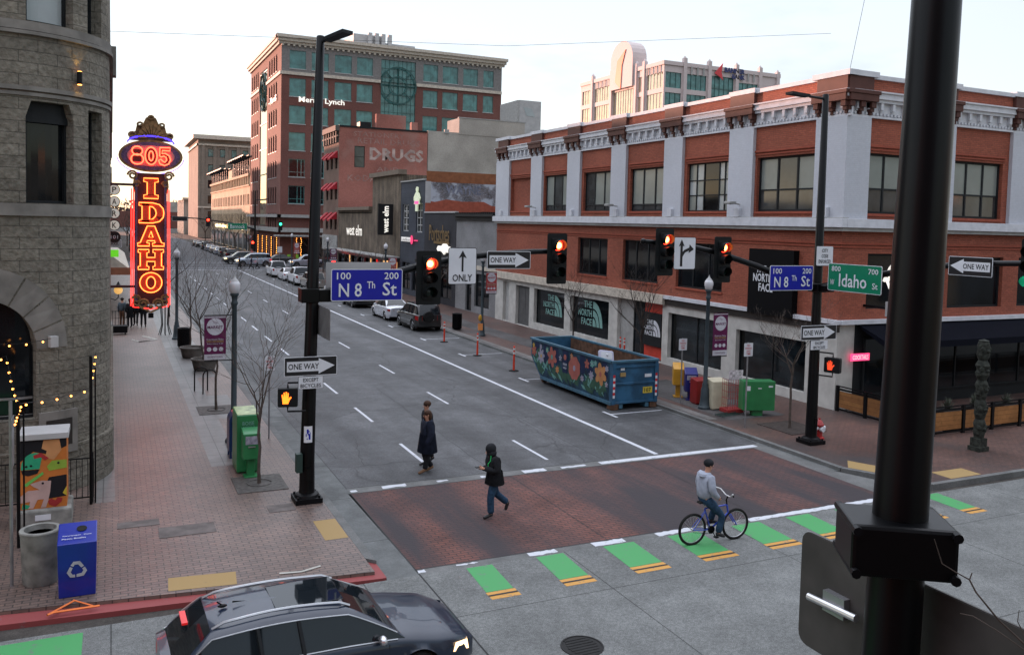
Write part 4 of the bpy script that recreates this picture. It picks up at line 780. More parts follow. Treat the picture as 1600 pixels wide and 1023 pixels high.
for i in range(3):
    for z in (7.6, 11.3, 15.1):
        u = 104.4 + 2.35 * i; b = MB(); b.add([f.p(u - .15, z + .15, 0), f.p(u + 1.25, z + .15, 0), f.p(u + 1.25, z - .75, .95), f.p(u - .15, z - .75, .95), f.p(u - .15, z - .95, .95), f.p(u + 1.25, z - .95, .95), f.p(u - .15, z - .75, 0), f.p(u + 1.25, z - .75, 0)], [(0, 1, 2, 3), (3, 2, 5, 4), (0, 3, 6), (1, 7, 2)]); b.build('awning', awr, DB)
b = MB(); f.wall(b, 103.6, 111.8, 0, 4.6); b.box(24.9, 25, 103.6, 111.8, 4.6, 4.9); b.build('ground_floor', 'grey_trim', DB) if 0 else None
b = MB(); f.box(b, 103.7, 111.7, 3.0, 4.9, .0, .12); f.box(b, 104, 111.4, .1, 2.9, 0, .02, 1); b.build('shopfront', ['grey_trim', 'glass_dark'], DB)
BB, f, s = block('beige_rear_building', 'blank beige stuccoed building with a stepped top behind the shops', 36.4, 50, 103.7, 117, 18.4, 'beige_stucco'); b = MB(); b.box(40.6, 50, 103.65, 108, 18.2, 20.3); b.box(40.5, 50.1, 103.6, 104, 20.3, 20.42, 1); b.box(38.6, 39.2, 103.6, 103.9, 18.2, 18.7, 1); b.build('raised_wall', ['beige_stucco', 'grey_trim'], BB)
PH = thing('rooftop_penthouse', 'grey metal clad rooftop penthouse with a slanted skylight behind the brick building', 'building', (52.3, 128, 0))
b = MB(); pts = [(56.2, 0), (56.2, 25.6), (62, 25.6), (62, 0)]; b.box(55.95, 59.6, 118, 123.9, 0, 25.6); b.build('wall', 'pale_panel', PH)
b = MB(); b.box(55.6, 55.95, 118.02, 124.4, 0, 25.55); b.build('dark_side', 'grey_trim', PH)
b = MB(); b.add([(56.6, 117.97, 24.6), (58.0, 117.97, 24.4), (58.6, 117.97, 23.2), (57.1, 117.97, 23.3)], [(0, 3, 2, 1)]); b.build('skylight', 'glass_pale', PH)
# ================================================================ OFFICE BLOCK (brick, teal glass)
ML = thing('office_block', 'seven storey dark brick office block with teal windows and a round glass emblem', 'building', (25, 143.5, 0))
f = facX(25); s = facY(143.5)
lv = [4.9, 9.3, 13.7, 18.05, 22.4, 26.85, 31.35]   # floor sills
cx = [26.6, 32.0, 37.2, 42.4, None, 52.8, 57.2, 61.3, 65.2]
ws = []
bays = [(26.3, 28.95), (29.9, 32.7), (33.75, 36.6), (37.5, 40.25), (49.3, 52.0), (52.9, 55.8), (56.8, 59.6), (60.7, 62.7)]
XE = 64.3
sops = [(a, c, z, z + 2.95) for a, c in bays for z in lv]
gl = (41.7, 47.9, 9.3, 34.4)
fops = [(147.4 + 2.3 * i, 148.7 + 2.3 * i, z, z + 2.8) for i in range(4) for z in lv] + [(167.5 + 2.3 * i, 168.8 + 2.3 * i, z, z + 2.8) for i in range(4) for z in lv]
fg_ = (157.6, 165.4, 5.5, 33.5)
b = MB(); s.wall(b, 25, XE, 5, 30.6, [o for o in sops if o[2] > 5 and o[3] < 31.4] + [(gl[0], gl[1], 9.3, 30.6)], .25, 0); s.wall(b, 25, XE, 30.6, 36.0, [(a, c, 31.35, 34.3) for a, c in bays] + [(gl[0], gl[1], 30.6, 34.4)], .25, 1)
f.wall(b, 143.5, 177, 5, 36.0, [o for o in fops] + [fg_], .25, 0); b.quad((XE, 143.5, 0), (XE, 177, 0), (XE, 177, 36), (XE, 143.5, 36)); b.quad((25, 177, 0), (25, 177, 36), (XE, 177, 36), (XE, 177, 0))
b.build('wall', ['office_brick', plain('office_grey', (.20, .19, .185), .8)], ML)
for a, c in bays:
    for z in lv[1:]:
        z_ = z; s.window(ML, a, c, z_, z_ + 2.95, .22, us=[a, a + (c - a) * .55, a + (c - a) * .78, c], splits=[z_, z_ + .8, z_ + 2.95], fm='glass_teal', pane='glass_teal' if z > 16 else 'glass_dark', fw=.12, sill='pale_panel')
b = MB(); n = 8
for i in range(n + 1): u = gl[0] + (gl[1] - gl[0]) * i / n; s.box(b, u - .025, u + .025, 9.3, 34.4, -.2, -.17)
for i in range(18): z = 9.3 + 25.1 * i / 17; s.box(b, gl[0], gl[1], z - .03, z + .03, -.2, -.171)
teal_f = plain('teal_frame', (.02, .075, .07), .5)
def ring(r, w, d0=.05, d1=.25, cx=44.8, cz=30.1): b.add([s.p(cx + (r + (w if k else 0)) * cos(a * pi / 24), cz + (r + (w if k else 0)) * sin(a * pi / 24), d1) for k in (0, 1) for a in range(48)], [(a, 48 + a, 48 + (a + 1) % 48, (a + 1) % 48) for a in range(48)])
ring(3.0, .24); ring(1.45, .18)
for a in range(8):
    th = pi * a / 4; b.tube([s.p(44.8 + 1.5 * cos(th), 30.1 + 1.5 * sin(th), .15), s.p(44.8 + 3.1 * cos(th), 30.1 + 3.1 * sin(th), .15)], .09, 5)
b.tube([s.p(41.9, 30.1, .15), s.p(47.7, 30.1, .15)], .07, 5); b.tube([s.p(44.8, 27.1, .15), s.p(44.8, 33.2, .15)], .07, 5)
b.build('glass_emblem', teal_f, ML)
b = MB(); b.quad(s.p(gl[0], 9.3, -.24), s.p(gl[1], 9.3, -.24), s.p(gl[1], 34.4, -.24), s.p(gl[0], 34.4, -.24)); b.build('curtain_glass', 'glass_teal', ML)
b = MB(); b.quad(f.p(fg_[1], fg_[2], -.1), f.p(fg_[0], fg_[2], -.1), f.p(fg_[0], fg_[3], -.1), f.p(fg_[1], fg_[3], -.1)); b.build('street_curtain_glass', glassm('glass_mirror', (.62, .56, .42), .03, .1, 1.0), ML)
M['glass_mirror'].node_tree.nodes['Principled BSDF'].inputs['Metallic'].default_value = .8
b = MB()
for i in range(7): z = 5.5 + 4.6 * i; f.box(b, fg_[0], fg_[1], z - .08, z + .08, -.1, 0)
for i in range(24):
    a0 = 2 * pi * i / 24; a1 = 2 * pi * (i + 1) / 24
    for r in (3.4, 1.6): b.tube([f.p(161.5 + r * cos(a0), 29.6 + r * sin(a0), .1), f.p(161.5 + r * cos(a1), 29.6 + r * sin(a1), .1)], .16, 4, cap=False)
for a in range(8): b.tube([f.p(161.5 + 1.6 * cos(a * pi / 4), 29.6 + 1.6 * sin(a * pi / 4), .1), f.p(161.5 + 3.4 * cos(a * pi / 4), 29.6 + 3.4 * sin(a * pi / 4), .1)], .12, 4, cap=False)
b.build('street_emblem', teal_f, ML)
for o in fops: f.window(ML, *o, .2, 1, 1, fm='frame_dark', pane='glass_grey', fw=.12, sill='pale_panel')
b = MB(); s.box(b, 24.5, XE + .4, 35.2, 35.6, 0, .35); s.box(b, 24.3, XE + .6, 35.6, 36.1, 0, .7); s.box(b, 24.1, XE + .8, 36.1, 36.6, -.4, 1.0); f.box(b, 143.4, 177, 35.2, 35.598, 0, .35); f.box(b, 143, 177.2, 35.6, 36.098, 0, .7); f.box(b, 142.7, 177.4, 36.1, 36.598, -.4, .9)
s.box(b, 25, gl[0], 30.3, 30.8, 0, .25); s.box(b, gl[1], XE, 30.3, 30.8, 0, .25); f.box(b, 143.3, 157.5, 30.3, 30.798, 0, .25); f.box(b, 165.5, 177, 30.3, 30.798, 0, .25); u = 25
while u < XE: s.box(b, u, u + .35, 34.9, 35.2, 0, .3); u += .9
b.build('cornice', 'cream_trim', ML)
b = MB(); b.box(25.1, XE - .1, 143.6, 176.9, 35.3, 35.4); b.box(38.5, 44, 150, 158, 35.4, 39.6); b.box(44, 50, 150.5, 158, 35.4, 38.6)
for i in range(4): b.box(41.0 + 1.2 * i, 41.7 + 1.2 * i, 149.3, 149.9, 36, 39.9)
b.build('roof', 'pale_panel', ML)
b = MB(); s.wall(b, 25, XE, 0, 5, [(28 + 6 * i, 32.5 + 6 * i, .3, 3.6) for i in range(6)], .3); f.wall(b, 143.5, 177, 0, 5, [(145 + 5 * i, 148.6 + 5 * i, .3, 3.6) for i in range(6)], .3); s.box(b, 24.6, XE, 4.6, 5.3, 0, .7, 1); f.box(b, 142.8, 177, 4.6, 5.299, 0, .7, 1); s.box(b, 24.4, XE, 7.0, 7.5, 0, .8, 1); f.box(b, 142.7, 177, 7.0, 7.499, 0, .8, 1); s.box(b, 24.0, 50, 3.9, 4.15, 0, 2.2, 1); b.build('ground_floor', ['office_brick', 'grey_trim'], ML)
for i in range(6): s.window(ML, 28 + 6 * i, 32.5 + 6 * i, .3, 3.6, .25, 2, name='shop_window')
for i in range(6): f.window(ML, 145 + 5 * i, 148.6 + 5 * i, .3, 3.6, .25, 2, name='shop_window')
text('Merrill Lynch', (31.6, 143.3, 26.3), UX, (0, 0, 1), 7.6, 1.15, 'lit_white', 'sign_lettering', ML, thick=.03, bold=.02)
b = MB(); s.box(b, 27.9, 29.4, 26.2, 27.8, .02, .2); b.build('sign_square', plain('ml_grey', (.5, .5, .5), .5), ML) if 0 else None
text('Merrill', (24.8, 150.0, 26.9), (0, -1, 0), (0, 0, 1), 6, 1.1, 'sign_white', 'sign_lettering', ML, thick=.03)
FLB = thing('festoon_lights', 'vertical strings of warm lights on the office block ground floor columns', 'string lights', (28, 143, 0), 0)
b = MB(); rr = random.Random(5)
for x in (27.6, 28.4, 33.2, 34.0, 34.6, 45, 51): 
    for k in range(11): b.ball((x + rr.uniform(-.08, .08), 143.1, .5 + k * .31), .055, 4)
for y in (144.2, 149.4, 154.3, 159, 164):
    for k in range(11): b.ball((24.6, y, .5 + k * .31), .055, 4)
b.build('bulb', 'bulb', FLB); MB().box(27.5, 27.53, 143.2, 143.22, .4, 4).build('cable', 'black_metal', FLB)
# ================================================================ BEYOND, RIGHT SIDE OF 8TH
wn = [(178.6 + 5.2 * i, 180.0 + 5.2 * i, z, z + 2.2) for i in range(14) for z in (5.4, 9.4)] + [(180.9 + 5.2 * i, 182.2 + 5.2 * i, z, z + 2.2) for i in range(13) for z in (5.4, 9.4)]
TB, f, s = block('tan_brick_building', 'tan brick three storey building with dark roof pergolas and lit ground floor lamps', 25, 45, 177.5, 251, 15.2, 'tan_brick', front_ops=wn)
for o in wn: f.window(TB, *o, .2, pane='glass_dark')
b = MB(); f.box(b, 177.5, 251, 15.2, 15.7, -.3, .4); f.box(b, 177.5, 251, 13.2, 13.5, 0, .25)
for i in range(26): f.box(b, 178.4 + 2.8 * i, 178.9 + 2.8 * i, 13.5, 15.2, 0, .3)
f.box(b, 205, 212, 15.2, 17.6, -.5, .1); b.build('cornice', 'tan_brick', TB)
b = MB()
for y0, y1, z0 in ((178, 203, 15.7), (216, 248, 14.9)):
    for i in range(9): y = y0 + (y1 - y0) * i / 8; b.box(24.9, 25.1, y - .1, y + .1, z0, z0 + 3.2); b.box(31, 31.2, y - .1, y + .1, z0, z0 + 3.2); b.box(23.4, 32, y - .08, y + .08, z0 + 3.1, z0 + 3.4)
    for i in range(8): b.box(23.6 + i * 1.05, 23.75 + i * 1.05, y0 - .6, y1 + .6, z0 + 3.4, z0 + 3.6)
b.build('pergola', 'frame_dark', TB)
b = MB(); f.box(b, 178, 250, .3, 3.4, -.1, .02); b.build('shopfront', 'glass_dark', TB)
b = MB()
for i in range(9): b.box(24.8, 25, 178 + 8 * i, 178.9 + 8 * i, 0, 3.6)
b.build('column', 'pale_panel', TB)
b = MB()
for i in range(8): b.ball((24.0, 181 + 6.6 * i, 4.7), .42, 6)
b.build('globe_lamp', glow('globe_glow', (1, .68, .28), 1.5), TB)
wt = [(28 + 3.6 * i, 30 + 3.6 * i, z, z + 2.6) for i in range(12) for z in (6, 11, 16, 21, 26)]
wtf = [(255 + 4 * i, 257 + 4 * i, z, z + 2.6) for i in range(9) for z in (6, 11, 16, 21, 26)]
TT, f, s = block('tall_stone_office', 'tall tan stone office with rows of windows and a pale projecting cornice', 25, 75, 292, 330, 32.5, 'tan_stone', side_ops=wt)
for o in wt: s.window(TT, *o, .3, 1, 1, pane='glass_teal' if o[2] > 20 else 'glass_dark', fw=.15)
b = MB(); s.box(b, 23.6, 76, 31.6, 32.9, 0, 1.6); f.box(b, 290.5, 330, 31.6, 32.89, 0, 1.6); s.box(b, 24.6, 75, 29.6, 30.2, 0, .5); f.box(b, 291.5, 330, 29.6, 30.19, 0, .5); s.box(b, 25, 75, 9.6, 10.1, 0, .4); b.build('cornice', 'cream_trim', TT)
b = MB()
for i in range(13): s.box(b, 26 + 3.6 * i, 27 + 3.6 * i, 5, 29.6, 0, .3)
b.build('pilaster', 'tan_stone', TT)
FP, f, s = block('domed_pale_building', 'pale stone building with a small domed roof far along the street', 25, 60, 345, 380, 13.5, 'beige_stucco'); b = MB(); b.lathe((33, 352, 13.5), [(4.5, 0), (4.5, 1.5), (4.2, 2.8), (3.0, 4.2), (1.2, 5), (.4, 5.2), (.3, 6.2), (.01, 6.5)], 16); b.build('dome', 'pale_panel', FP)
b = MB(); f.box(b, 344, 381, 13, 13.8, 0, .8); s.box(b, 24, 61, 13, 13.79, 0, .8)
for i in range(8): s.box(b, 26 + 4.4 * i, 27 + 4.4 * i, 0, 13, 0, .5); 
for i in range(8): f.box(b, 346 + 4.4 * i, 347 + 4.4 * i, 0, 13, 0, .5)
b.build('column', 'cream_trim', FP)
# ================================================================ BANK TOWER
BK = thing('bank_tower', 'pale stepped bank office tower glowing pink on its sunset side', 'building', (125, 180, 0))
bx, by = 125.1, 180.0
f = facX(bx); s = facY(by)
pk = plain('bank_panel', (.56, .48, .47), .6, var=.05)
b = MB(); pop = [(q, q2, z, z + 3.6) for q, q2 in ((181, 187.5), (189.5, 199.5), (206, 213), (215, 221)) for z in (21.3, 29.0, 34.0 + 1.2 if 0 else 36.5)]
pops = [(126.2, 131.8, z, z + 3.6) for z in (29.0, 36.5 , 41.5)]
so_ = [(125.6, 130.4, z, z + 3.9) for z in (31, 36.6 + .3, 42.0)] + [(132, 138.2, z, z + 3.9) for z in (31, 36.9, 42)] + [(139.6, 147, 31, 46.2)] + [(148.6, 155.0, z, z + 3.6) for z in (31, 36.9, 41.6)] + [(156.4, 160.5, z, z + 3.4) for z in (31, 36.9)]
fo_ = [(y0, y1, z, z + 3.9) for y0, y1 in ((180.5, 187.6), (189.2, 191.6 + .01), (205, 214), (215.4, 221)) for z in (25, 31, 36.9, 42.0)] + [(193, 204, 25, 43.5)]
b = MB(); f.wall(b, 180, 222, 0, 48.0, fo_, .3); s.wall(b, bx, 162.5, 0, 48.0, so_, .3); b.box(bx + .1, 162.5, 180.1, 222, 47.6, 47.7)
b.quad((162.5, 180, 0), (162.5, 222, 0), (162.5, 222, 46), (162.5, 180, 46)); b.quad((bx, 222, 0), (bx, 222, 48), (162.5, 222, 48), (162.5, 222, 0)); b.build('wall', pk, BK)
b = MB()
for o in fo_:
    n = max(2, int((o[1] - o[0]) / 1.2)); b.quad(f.p(o[1], o[2], -.28), f.p(o[0], o[2], -.28), f.p(o[0], o[3], -.28), f.p(o[1], o[3], -.28), 0)
    for i in range(n + 1): u = o[0] + (o[1] - o[0]) * i / n; f.box(b, u - .08, u + .08, o[2], o[3], -.28, -.18, 1)
b.build('sunset_window', ['glass_mirror', pk], BK)
b = MB()
for o in so_:
    n = max(2, int((o[1] - o[0]) / 1.3)); b.quad(s.p(o[0], o[2], -.28), s.p(o[1], o[2], -.28), s.p(o[1], o[3], -.28), s.p(o[0], o[3], -.28), 0)
    for i in range(n + 1): u = o[0] + (o[1] - o[0]) * i / n; s.box(b, u - .06, u + .06, o[2], o[3], -.28, -.18, 1)
    for k in range(1, int((o[3] - o[2]) / 2)): s.box(b, o[0], o[1], o[2] + 2 * k - .06, o[2] + 2 * k + .06, -.28, -.185, 1)
b.build('teal_window', ['glass_teal', teal_f], BK)
b = MB()   # piers with finials, slot vents, arched top
for y in (180.6 + 8, 204.6, 215, 192.4): f.box(b, y - .5, y + .5, 20, 49.6, -.5, .5); b.lathe(f.p(y, 49.6, 0), [(.5, 0), (.3, .5), (.02, .8)], 8)
for x in (131.3, 139.0, 147.8, 155.6, 161.6): s.box(b, x - .5, x + .5, 20, 49.7 - (x > 156) * .6, -.5, .5); b.lathe(s.p(x, 49.65 - (x > 156) * .6, 0), [(.5, 0), (.3, .4), (.02, .7)], 8)
f.box(b, 180, 222, 47.6, 48.6, -.3, .3); s.box(b, bx - .3, 162.5, 47.6, 48.598, -.3, .3); b.build('pier', pk, BK)
b = MB(); pts = [(193.2, 20), (204.2, 20), (204.2, 51.5)] + [(198.7 + 5.5 * cos(a * pi / 12), 51.5 + 5.0 * sin(a * pi / 12)) for a in range(1, 12)] + [(193.2, 51.5)]
pts = [(u, z) for u, z in pts]; b.prism([p for p in pts if 1], lambda u, z, d: f.p(u, z, d), .5, -10) if 0 else None
top = [(193.2, 44), (204.2, 44), (204.2, 51.5)] + [(198.7 + 5.5 * cos(a * pi / 12), 51.5 + 5.0 * sin(a * pi / 12)) for a in range(1, 12)] + [(193.2, 51.5)]
n = len(top); A = [f.p(u, z, .9) for u, z in top]; B = [f.p(u, z, -3.5) for u, z in top]; b.add(A + B, [tuple(range(n))[::-1], tuple(range(n, 2 * n))] + [(i, (i + 1) % n, n + (i + 1) % n, n + i) for i in range(n)]); b.build('arched_top', pk, BK)
b = MB()
for F_, c, z in [(f, y, 45.6) for y in (182, 183.7, 185.4, 187.1, 206.5, 208.6, 210.7, 212.8)] + [(s, x, 45.7) for x in (133.3, 135.2, 137.1, 149.6, 151.5, 153.4)]: F_.box(b, c - .25, c + .25, z, z + 3.0 - .9, .31, .36) 
b.build('slot_vent', 'grey_trim', BK)
org = plain('emblem_orange', (.75, .14, .05), .5)
b = MB(); b.prism([(201.5, 46), (198.6, 43.8), (198.2, 50), (196.5, 54), (200.5, 51.5)], lambda u, z, d: f.p(u, z, d), .92, 1.1); b.build('orange_emblem', org, BK)
b = MB(); b.prism([(140.4, 46.2), (143.0, 49.0), (142.6, 46.6), (143.2, 44.6), (142.1, 45.4)], lambda u, z, d: s.p(u, z + .6, d), .35, .5); b.build('small_emblem', plain('emblem_red', (.6, .05, .06), .5), BK)
nav = plain('navy_letter', (.03, .04, .14), .5)
text('BANNER', (146.9, by - .4, 48.0), UX, (0, 0, 1), 6.6, 1.25, nav, 'sign_lettering', BK, thick=.1, bold=.04); text('BANK', (148.2, by - .4, 46.5), UX, (0, 0, 1), 4.2, 1.15, nav, 'sign_lettering', BK, thick=.1, bold=.04)
# ================================================================ LEFT SIDE OF 8TH AND FAR BACKDROP
lw = lambda y0, n, zs: [(y0 + 4 * i, y0 + 4 * i + 1.8, z, z + 2.2) for i in range(n) for z in zs]
def lblock(name, label, x1, x0, y0, y1, h, mat, ops_):
    t = thing(name, label, 'building', (x1, y0, 0)); F = Fac((x1, 0, 0), UY, (1, 0, 0)); b = MB(); F.wall(b, y0, y1, 0, h, ops_, .2); facY(y0).wall(b, x0, x1, 0, h); b.quad((x1, y1, 0), (x0, y1, 0), (x0, y1, h), (x1, y1, h)); b.quad((x0, y1, 0), (x0, y0, 0), (x0, y0, h), (x0, y1, h)); b.build('wall', mat, t)
    MB().quad((x0, y0, h - .3), (x1, y0, h - .3), (x1, y1, h - .3), (x0, y1, h - .3)).build('roof', 'roofing', t)
    for o in ops_: F.window(t, *o, .2)
    b = MB(); F.box(b, y0, y1, h, h + .4, -.3, .4); b.build('cornice', 'grey_trim', t); return t
lblock('brick_shop_building', 'two storey brick building beyond the neon sign on the left', -.4, -25, 62, 112, 9.5, 'front_brick', lw(64, 12, (5.2,)) + [(64 + 6 * i, 68 + 6 * i, .4, 3.2) for i in range(8)])
lblock('unseen_left_block', 'unseen tan office building on the left beyond the far intersection, tall to shade the street', -.6, -45, 142, 232, 19, 'tan_stone', lw(145, 21, (5.5, 10, 14.5)))  # unseen; height set to keep the low sun off the brick corner
lblock('left_far_office', 'plain brick office far along the left side of the street', -2, -60, 250, 330, 12, 'office_brick', [(254 + 6 * i, 258 + 6 * i, z, z + 2.4) for i in range(12) for z in (6,)])
CBK, f_, s_ = block('unseen_camera_side_building', 'unseen brick building on the near side of Idaho street blocking sky behind the viewpoint', -45, .4, -30, -1.0, 13, 'office_brick')  # out of view, added to block the sky and darken camera-facing walls
b = MB()
for i in range(12):
    for z in (1, 5.4, 9.2): b.box(-43 + i * 3.6, -41 + i * 3.6, -1.0, -.96, z, z + 2.2)
b.build('window', 'glass_grey', CBK)
CB2, f_, s_ = block('unseen_near_side_block', 'unseen tan building across 8th street on the near side of Idaho street', 26, 70, -40, -5, 11, 'tan_brick')  # second unseen block, added to shut off sky behind the camera
b = MB()
for i in range(10):
    for z in (.8, 5.6): b.box(28 + i * 4, 30.6 + i * 4, -5.0, -4.96, z, z + 2.6)
b.build('window', 'glass_grey', CB2)
# low buildings and trees closing the end of the street
rr = random.Random(11)
for k, (x, y, w_, d_, h, mt) in enumerate([(-6, 520, 60, 30, 9, 'office_brick'), (40, 430, 30, 30, 11, 'tan_brick'), (70, 560, 60, 30, 12, 'front_brick'), (20, 610, 40, 30, 16, 'beige_stucco'), (-70, 560, 60, 30, 12, 'tan_stone')]):
    block('distant_building', ['long low brick building closing the end of the street', 'tan low building far right at the end of the street', 'wide brick building beyond the end of the street', 'pale taller block on the skyline at the end of the street', 'low stone block far left at the end of the street'][k], x, x + w_, y, y + d_, h, mt)[0]['group'] = 'distant buildings at the end of the street'
b = MB()
for k in range(900):
    x = rr.uniform(-130, 150); y = rr.uniform(640, 720); h = rr.uniform(8, 19); 
    for j in range(5): a = rr.uniform(0, 2 * pi); r = rr.uniform(1, 5); z = rr.uniform(.3, 1) * h; c = Vector((x + cos(a) * r, y + sin(a) * r, z)); d1 = Vector((rr.uniform(-3, 3), rr.uniform(-1, 1), rr.uniform(1, 3))); d2 = Vector((rr.uniform(-2, 2), 0, rr.uniform(-2, 2))); b.add([c, c + d1, c + d2], [(0, 1, 2)])
tag(b.build('distant_trees', plain('far_tree', (.075, .05, .045), .95, var=.3, vs=.05)), 'brown leafless tree line beyond the end of the street', 'trees', kind='stuff')
b = MB(); pts = []; N = 60
for i in range(N + 1): x = -700 + 1500 * i / N; pts.append((x, 1300, 15 + 9 * sin(i * .37) + 6 * sin(i * .9 + 1)))
for i in range(N): b.add([(pts[i][0], 1250, 0), (pts[i + 1][0], 1250, 0), pts[i + 1], pts[i], (pts[i][0], 1500, 0), (pts[i + 1][0], 1500, 0)], [(0, 1, 2, 3), (3, 2, 5, 4)])
struct('hills', b, plain('hill', (.07, .055, .05), .95))
# ================================================================ SIGNS, SIGNALS, POLES
def rrect(w, h, r, n=4):
    pts = []
    for cx, cy, a0 in ((w / 2 - r, h / 2 - r, 0), (-w / 2 + r, h / 2 - r, pi / 2), (-w / 2 + r, -h / 2 + r, pi), (w / 2 - r, -h / 2 + r, 1.5 * pi)):
        for i in range(n + 1): a = a0 + pi / 2 * i / n; pts.append((cx + r * cos(a), cy + r * sin(a)))
    return pts
def fr(C, U, V=(0, 0, 1)):
    C = Vector(C); U = Vector(U).normalized(); V = Vector(V).normalized(); N = U.cross(V)
    return lambda u, v, d: tuple(C + U * u + V * v + N * d)
def signboard(name, label, C, U, w, h, bg, border, texts, r=.05, bw=.018, group=None, back='sign_grey', cat='sign', shapes=(), tilt=0, innerborder=None):
    t = thing(name, label, cat, C, 0, group); F = fr(C, U, (0, 0, 1)); N = Vector(U).normalized().cross(Vector((0, 0, 1)))
    b = MB(); b.prism(rrect(w, h, r), F, -.012, 0, 0); b.prism(rrect(w - .01, h - .01, r), F, -.016, -.013, 1); b.build('panel', [border, back], t)
    b = MB(); b.prism(rrect(w - 2 * bw, h - 2 * bw, max(.005, r - bw)), F, .0005, .003); b.build('face', bg, t)
    if innerborder:
        mb = MB(); mb.prism(rrect(w - 5 * bw, h - 5 * bw, max(.005, r - 2 * bw)), F, .0035, .005); mb.prism(rrect(w - 6.2 * bw, h - 6.2 * bw, max(.005, r - 3 * bw)), F, .0055, .007, 1); mb.build('border_line', [innerborder, bg], t)
    for (pts, mt) in shapes: mb = MB(); mb.prism(pts, F, .007, .010); mb.build('emblem', mt, t)
    for (s, u, v, tw, th, mt, bo) in texts: text(s, F(u, v, .0), U, (0, 0, 1), tw, th, mt, 'lettering', t, thick=.002, off=.011, bold=bo)
    return t
X1 = (1, 0, 0); YN = (0, -1, 0)
N8 = lambda s=1: [('100', -.58 * s, .22 * s, .34 * s, .17 * s, 'sign_white', .01), ('200', .60 * s, .22 * s, .36 * s, .17 * s, 'sign_white', .01), ('N 8', -.42 * s, -.12 * s, .56 * s, .33 * s, 'sign_white', .01), ('Th', .09 * s, .0, .20 * s, .17 * s, 'sign_white', .01), ('St', .56 * s, -.10 * s, .36 * s, .33 * s, 'sign_white', .01)]
signboard('street_name_sign', 'large blue N 8th St sign on the mast arm beside the left signal pole', (5.61, 20.2, 5.245), X1, 1.77, .77, 'sign_blue', 'sign_white', N8(), group=None)
signboard('street_name_sign', 'blue N 8th St sign left of the far signal pole above the corner', (19.03, 20.2, 5.35), X1, 1.74, .77, 'sign_blue', 'sign_white', N8())
signboard('street_name_sign', 'green W Idaho St sign right of the far signal pole', (20.2, 18.85, 5.42), YN, 2.05, .84, 'sign_green', 'sign_white', [('800', -.70, .26, .36, .16, 'sign_white', .01), ('700', .72, .24, .36, .16, 'sign_white', .01), ('W', -.84, -.16, .17, .17, 'sign_white', .01), ('Idaho', -.04, -.08, 1.06, .40, 'sign_white', .01), ('St', .80, -.18, .20, .18, 'sign_white', .01)])
b_ = signboard('street_name_sign', 'grey back of a street name sign behind the large blue sign', (5.53, 20.72, 5.33), (-1, 0, 0), 1.64, .88, 'pale_panel', 'pale_panel', [], back='pale_panel')
b_ = signboard('street_name_sign', 'grey back of a hanging sign seen edge on right of the left signal pole', (4.5, 19.9, 4.40), (0, 1, 0), 1.3, .72, 'sign_grey', 'sign_grey', [])
def oneway(label, C, U, w, h, left=False):
    k = w / 1.24; a = [(-.56, .12), (.18, .12), (.18, .185), (.56, 0), (.18, -.185), (.18, -.12), (-.56, -.12)]
    if left: a = [(-x, y) for x, y in a]
    a = [(x * k, y * k) for x, y in a]
    return signboard('one_way_sign', label, C, U, w, h, 'sign_black', 'sign_white', [('ONE WAY', (-.17 if not left else .17) * k, 0, .72 * k, .14 * k, 'sign_black', .015)], shapes=[(a, 'sign_white')], r=.03, bw=.014, group='one way signs')
oneway('one way sign pointing right, low on the left signal pole above the crossing hand', (4.25, 20.1, 3.345), X1, 1.24, .45)
oneway('one way sign pointing right on the mast arm between the two red signals', (9.43, 20.3, 5.86), X1, 1.25, .46)
oneway('one way sign pointing right on the far signal pole under the blue and green signs', (20.25, 20.2, 3.62), X1, 1.48, .46)
oneway('one way sign pointing left on the arm at the right edge', (20.28, 15.1, 5.99), YN, 1.26, .50, True)
for k, (x, y, z) in enumerate(((4.25, 20.1, 2.955), (20.28, 20.2, 3.22))):
    signboard('bicycle_exception_sign', ['small white except bicycles sign on the left signal pole', 'small white except bicycles sign on the far signal pole'][k], (x, y, z), X1, (.58, .72)[k], .30, 'sign_white', 'sign_black', [('EXCEPT', 0, .065, .36, .09, 'sign_black', .01), ('BICYCLES', 0, -.07, .48, .09, 'sign_black', .01)], r=.02, bw=.006)
ar = [(-.025, -.14), (.025, -.14), (.025, .24), (.11, .2), (0, .40), (-.11, .2), (-.025, .24)]
signboard('lane_sign', 'white straight arrow ONLY sign on the mast arm', (8.12, 20.3, 5.70), X1, .78, .94, 'sign_white', 'sign_black', [('ONLY', 0, -.30, .54, .18, 'sign_black', .01)], shapes=[(ar, 'sign_black')], r=.06, bw=.016)
ar2 = [(-.16, -.38), (-.08, -.38), (-.08, -.10), (.0, .02), (.14, .08), (.13, .01), (.31, .12), (.16, .26), (.15, .17), (-.02, .10), (-.08, .04), (-.08, .22), (-.02, .20), (-.12, .40), (-.22, .20), (-.16, .22)]
signboard('lane_sign', 'white straight or right turn arrow sign between two red signals', (15.04, 20.3, 6.08), X1, .77, .94, 'sign_white', 'sign_black', [], shapes=[(ar2, 'sign_black')], r=.06, bw=.016)
signboard('notice_sign', 'small white CITY CODE ENFORCED sign high on the far signal pole', (20.35, 20.2, 6.04), X1, .70, .62, 'sign_white', 'sign_black', [('CITY', 0, .17, .25, .11, 'sign_black', .01), ('CODE', 0, 0, .27, .11, 'sign_black', .01), ('ENFORCED', 0, -.17, .5, .11, 'sign_black', .01)], r=.05, bw=.008)
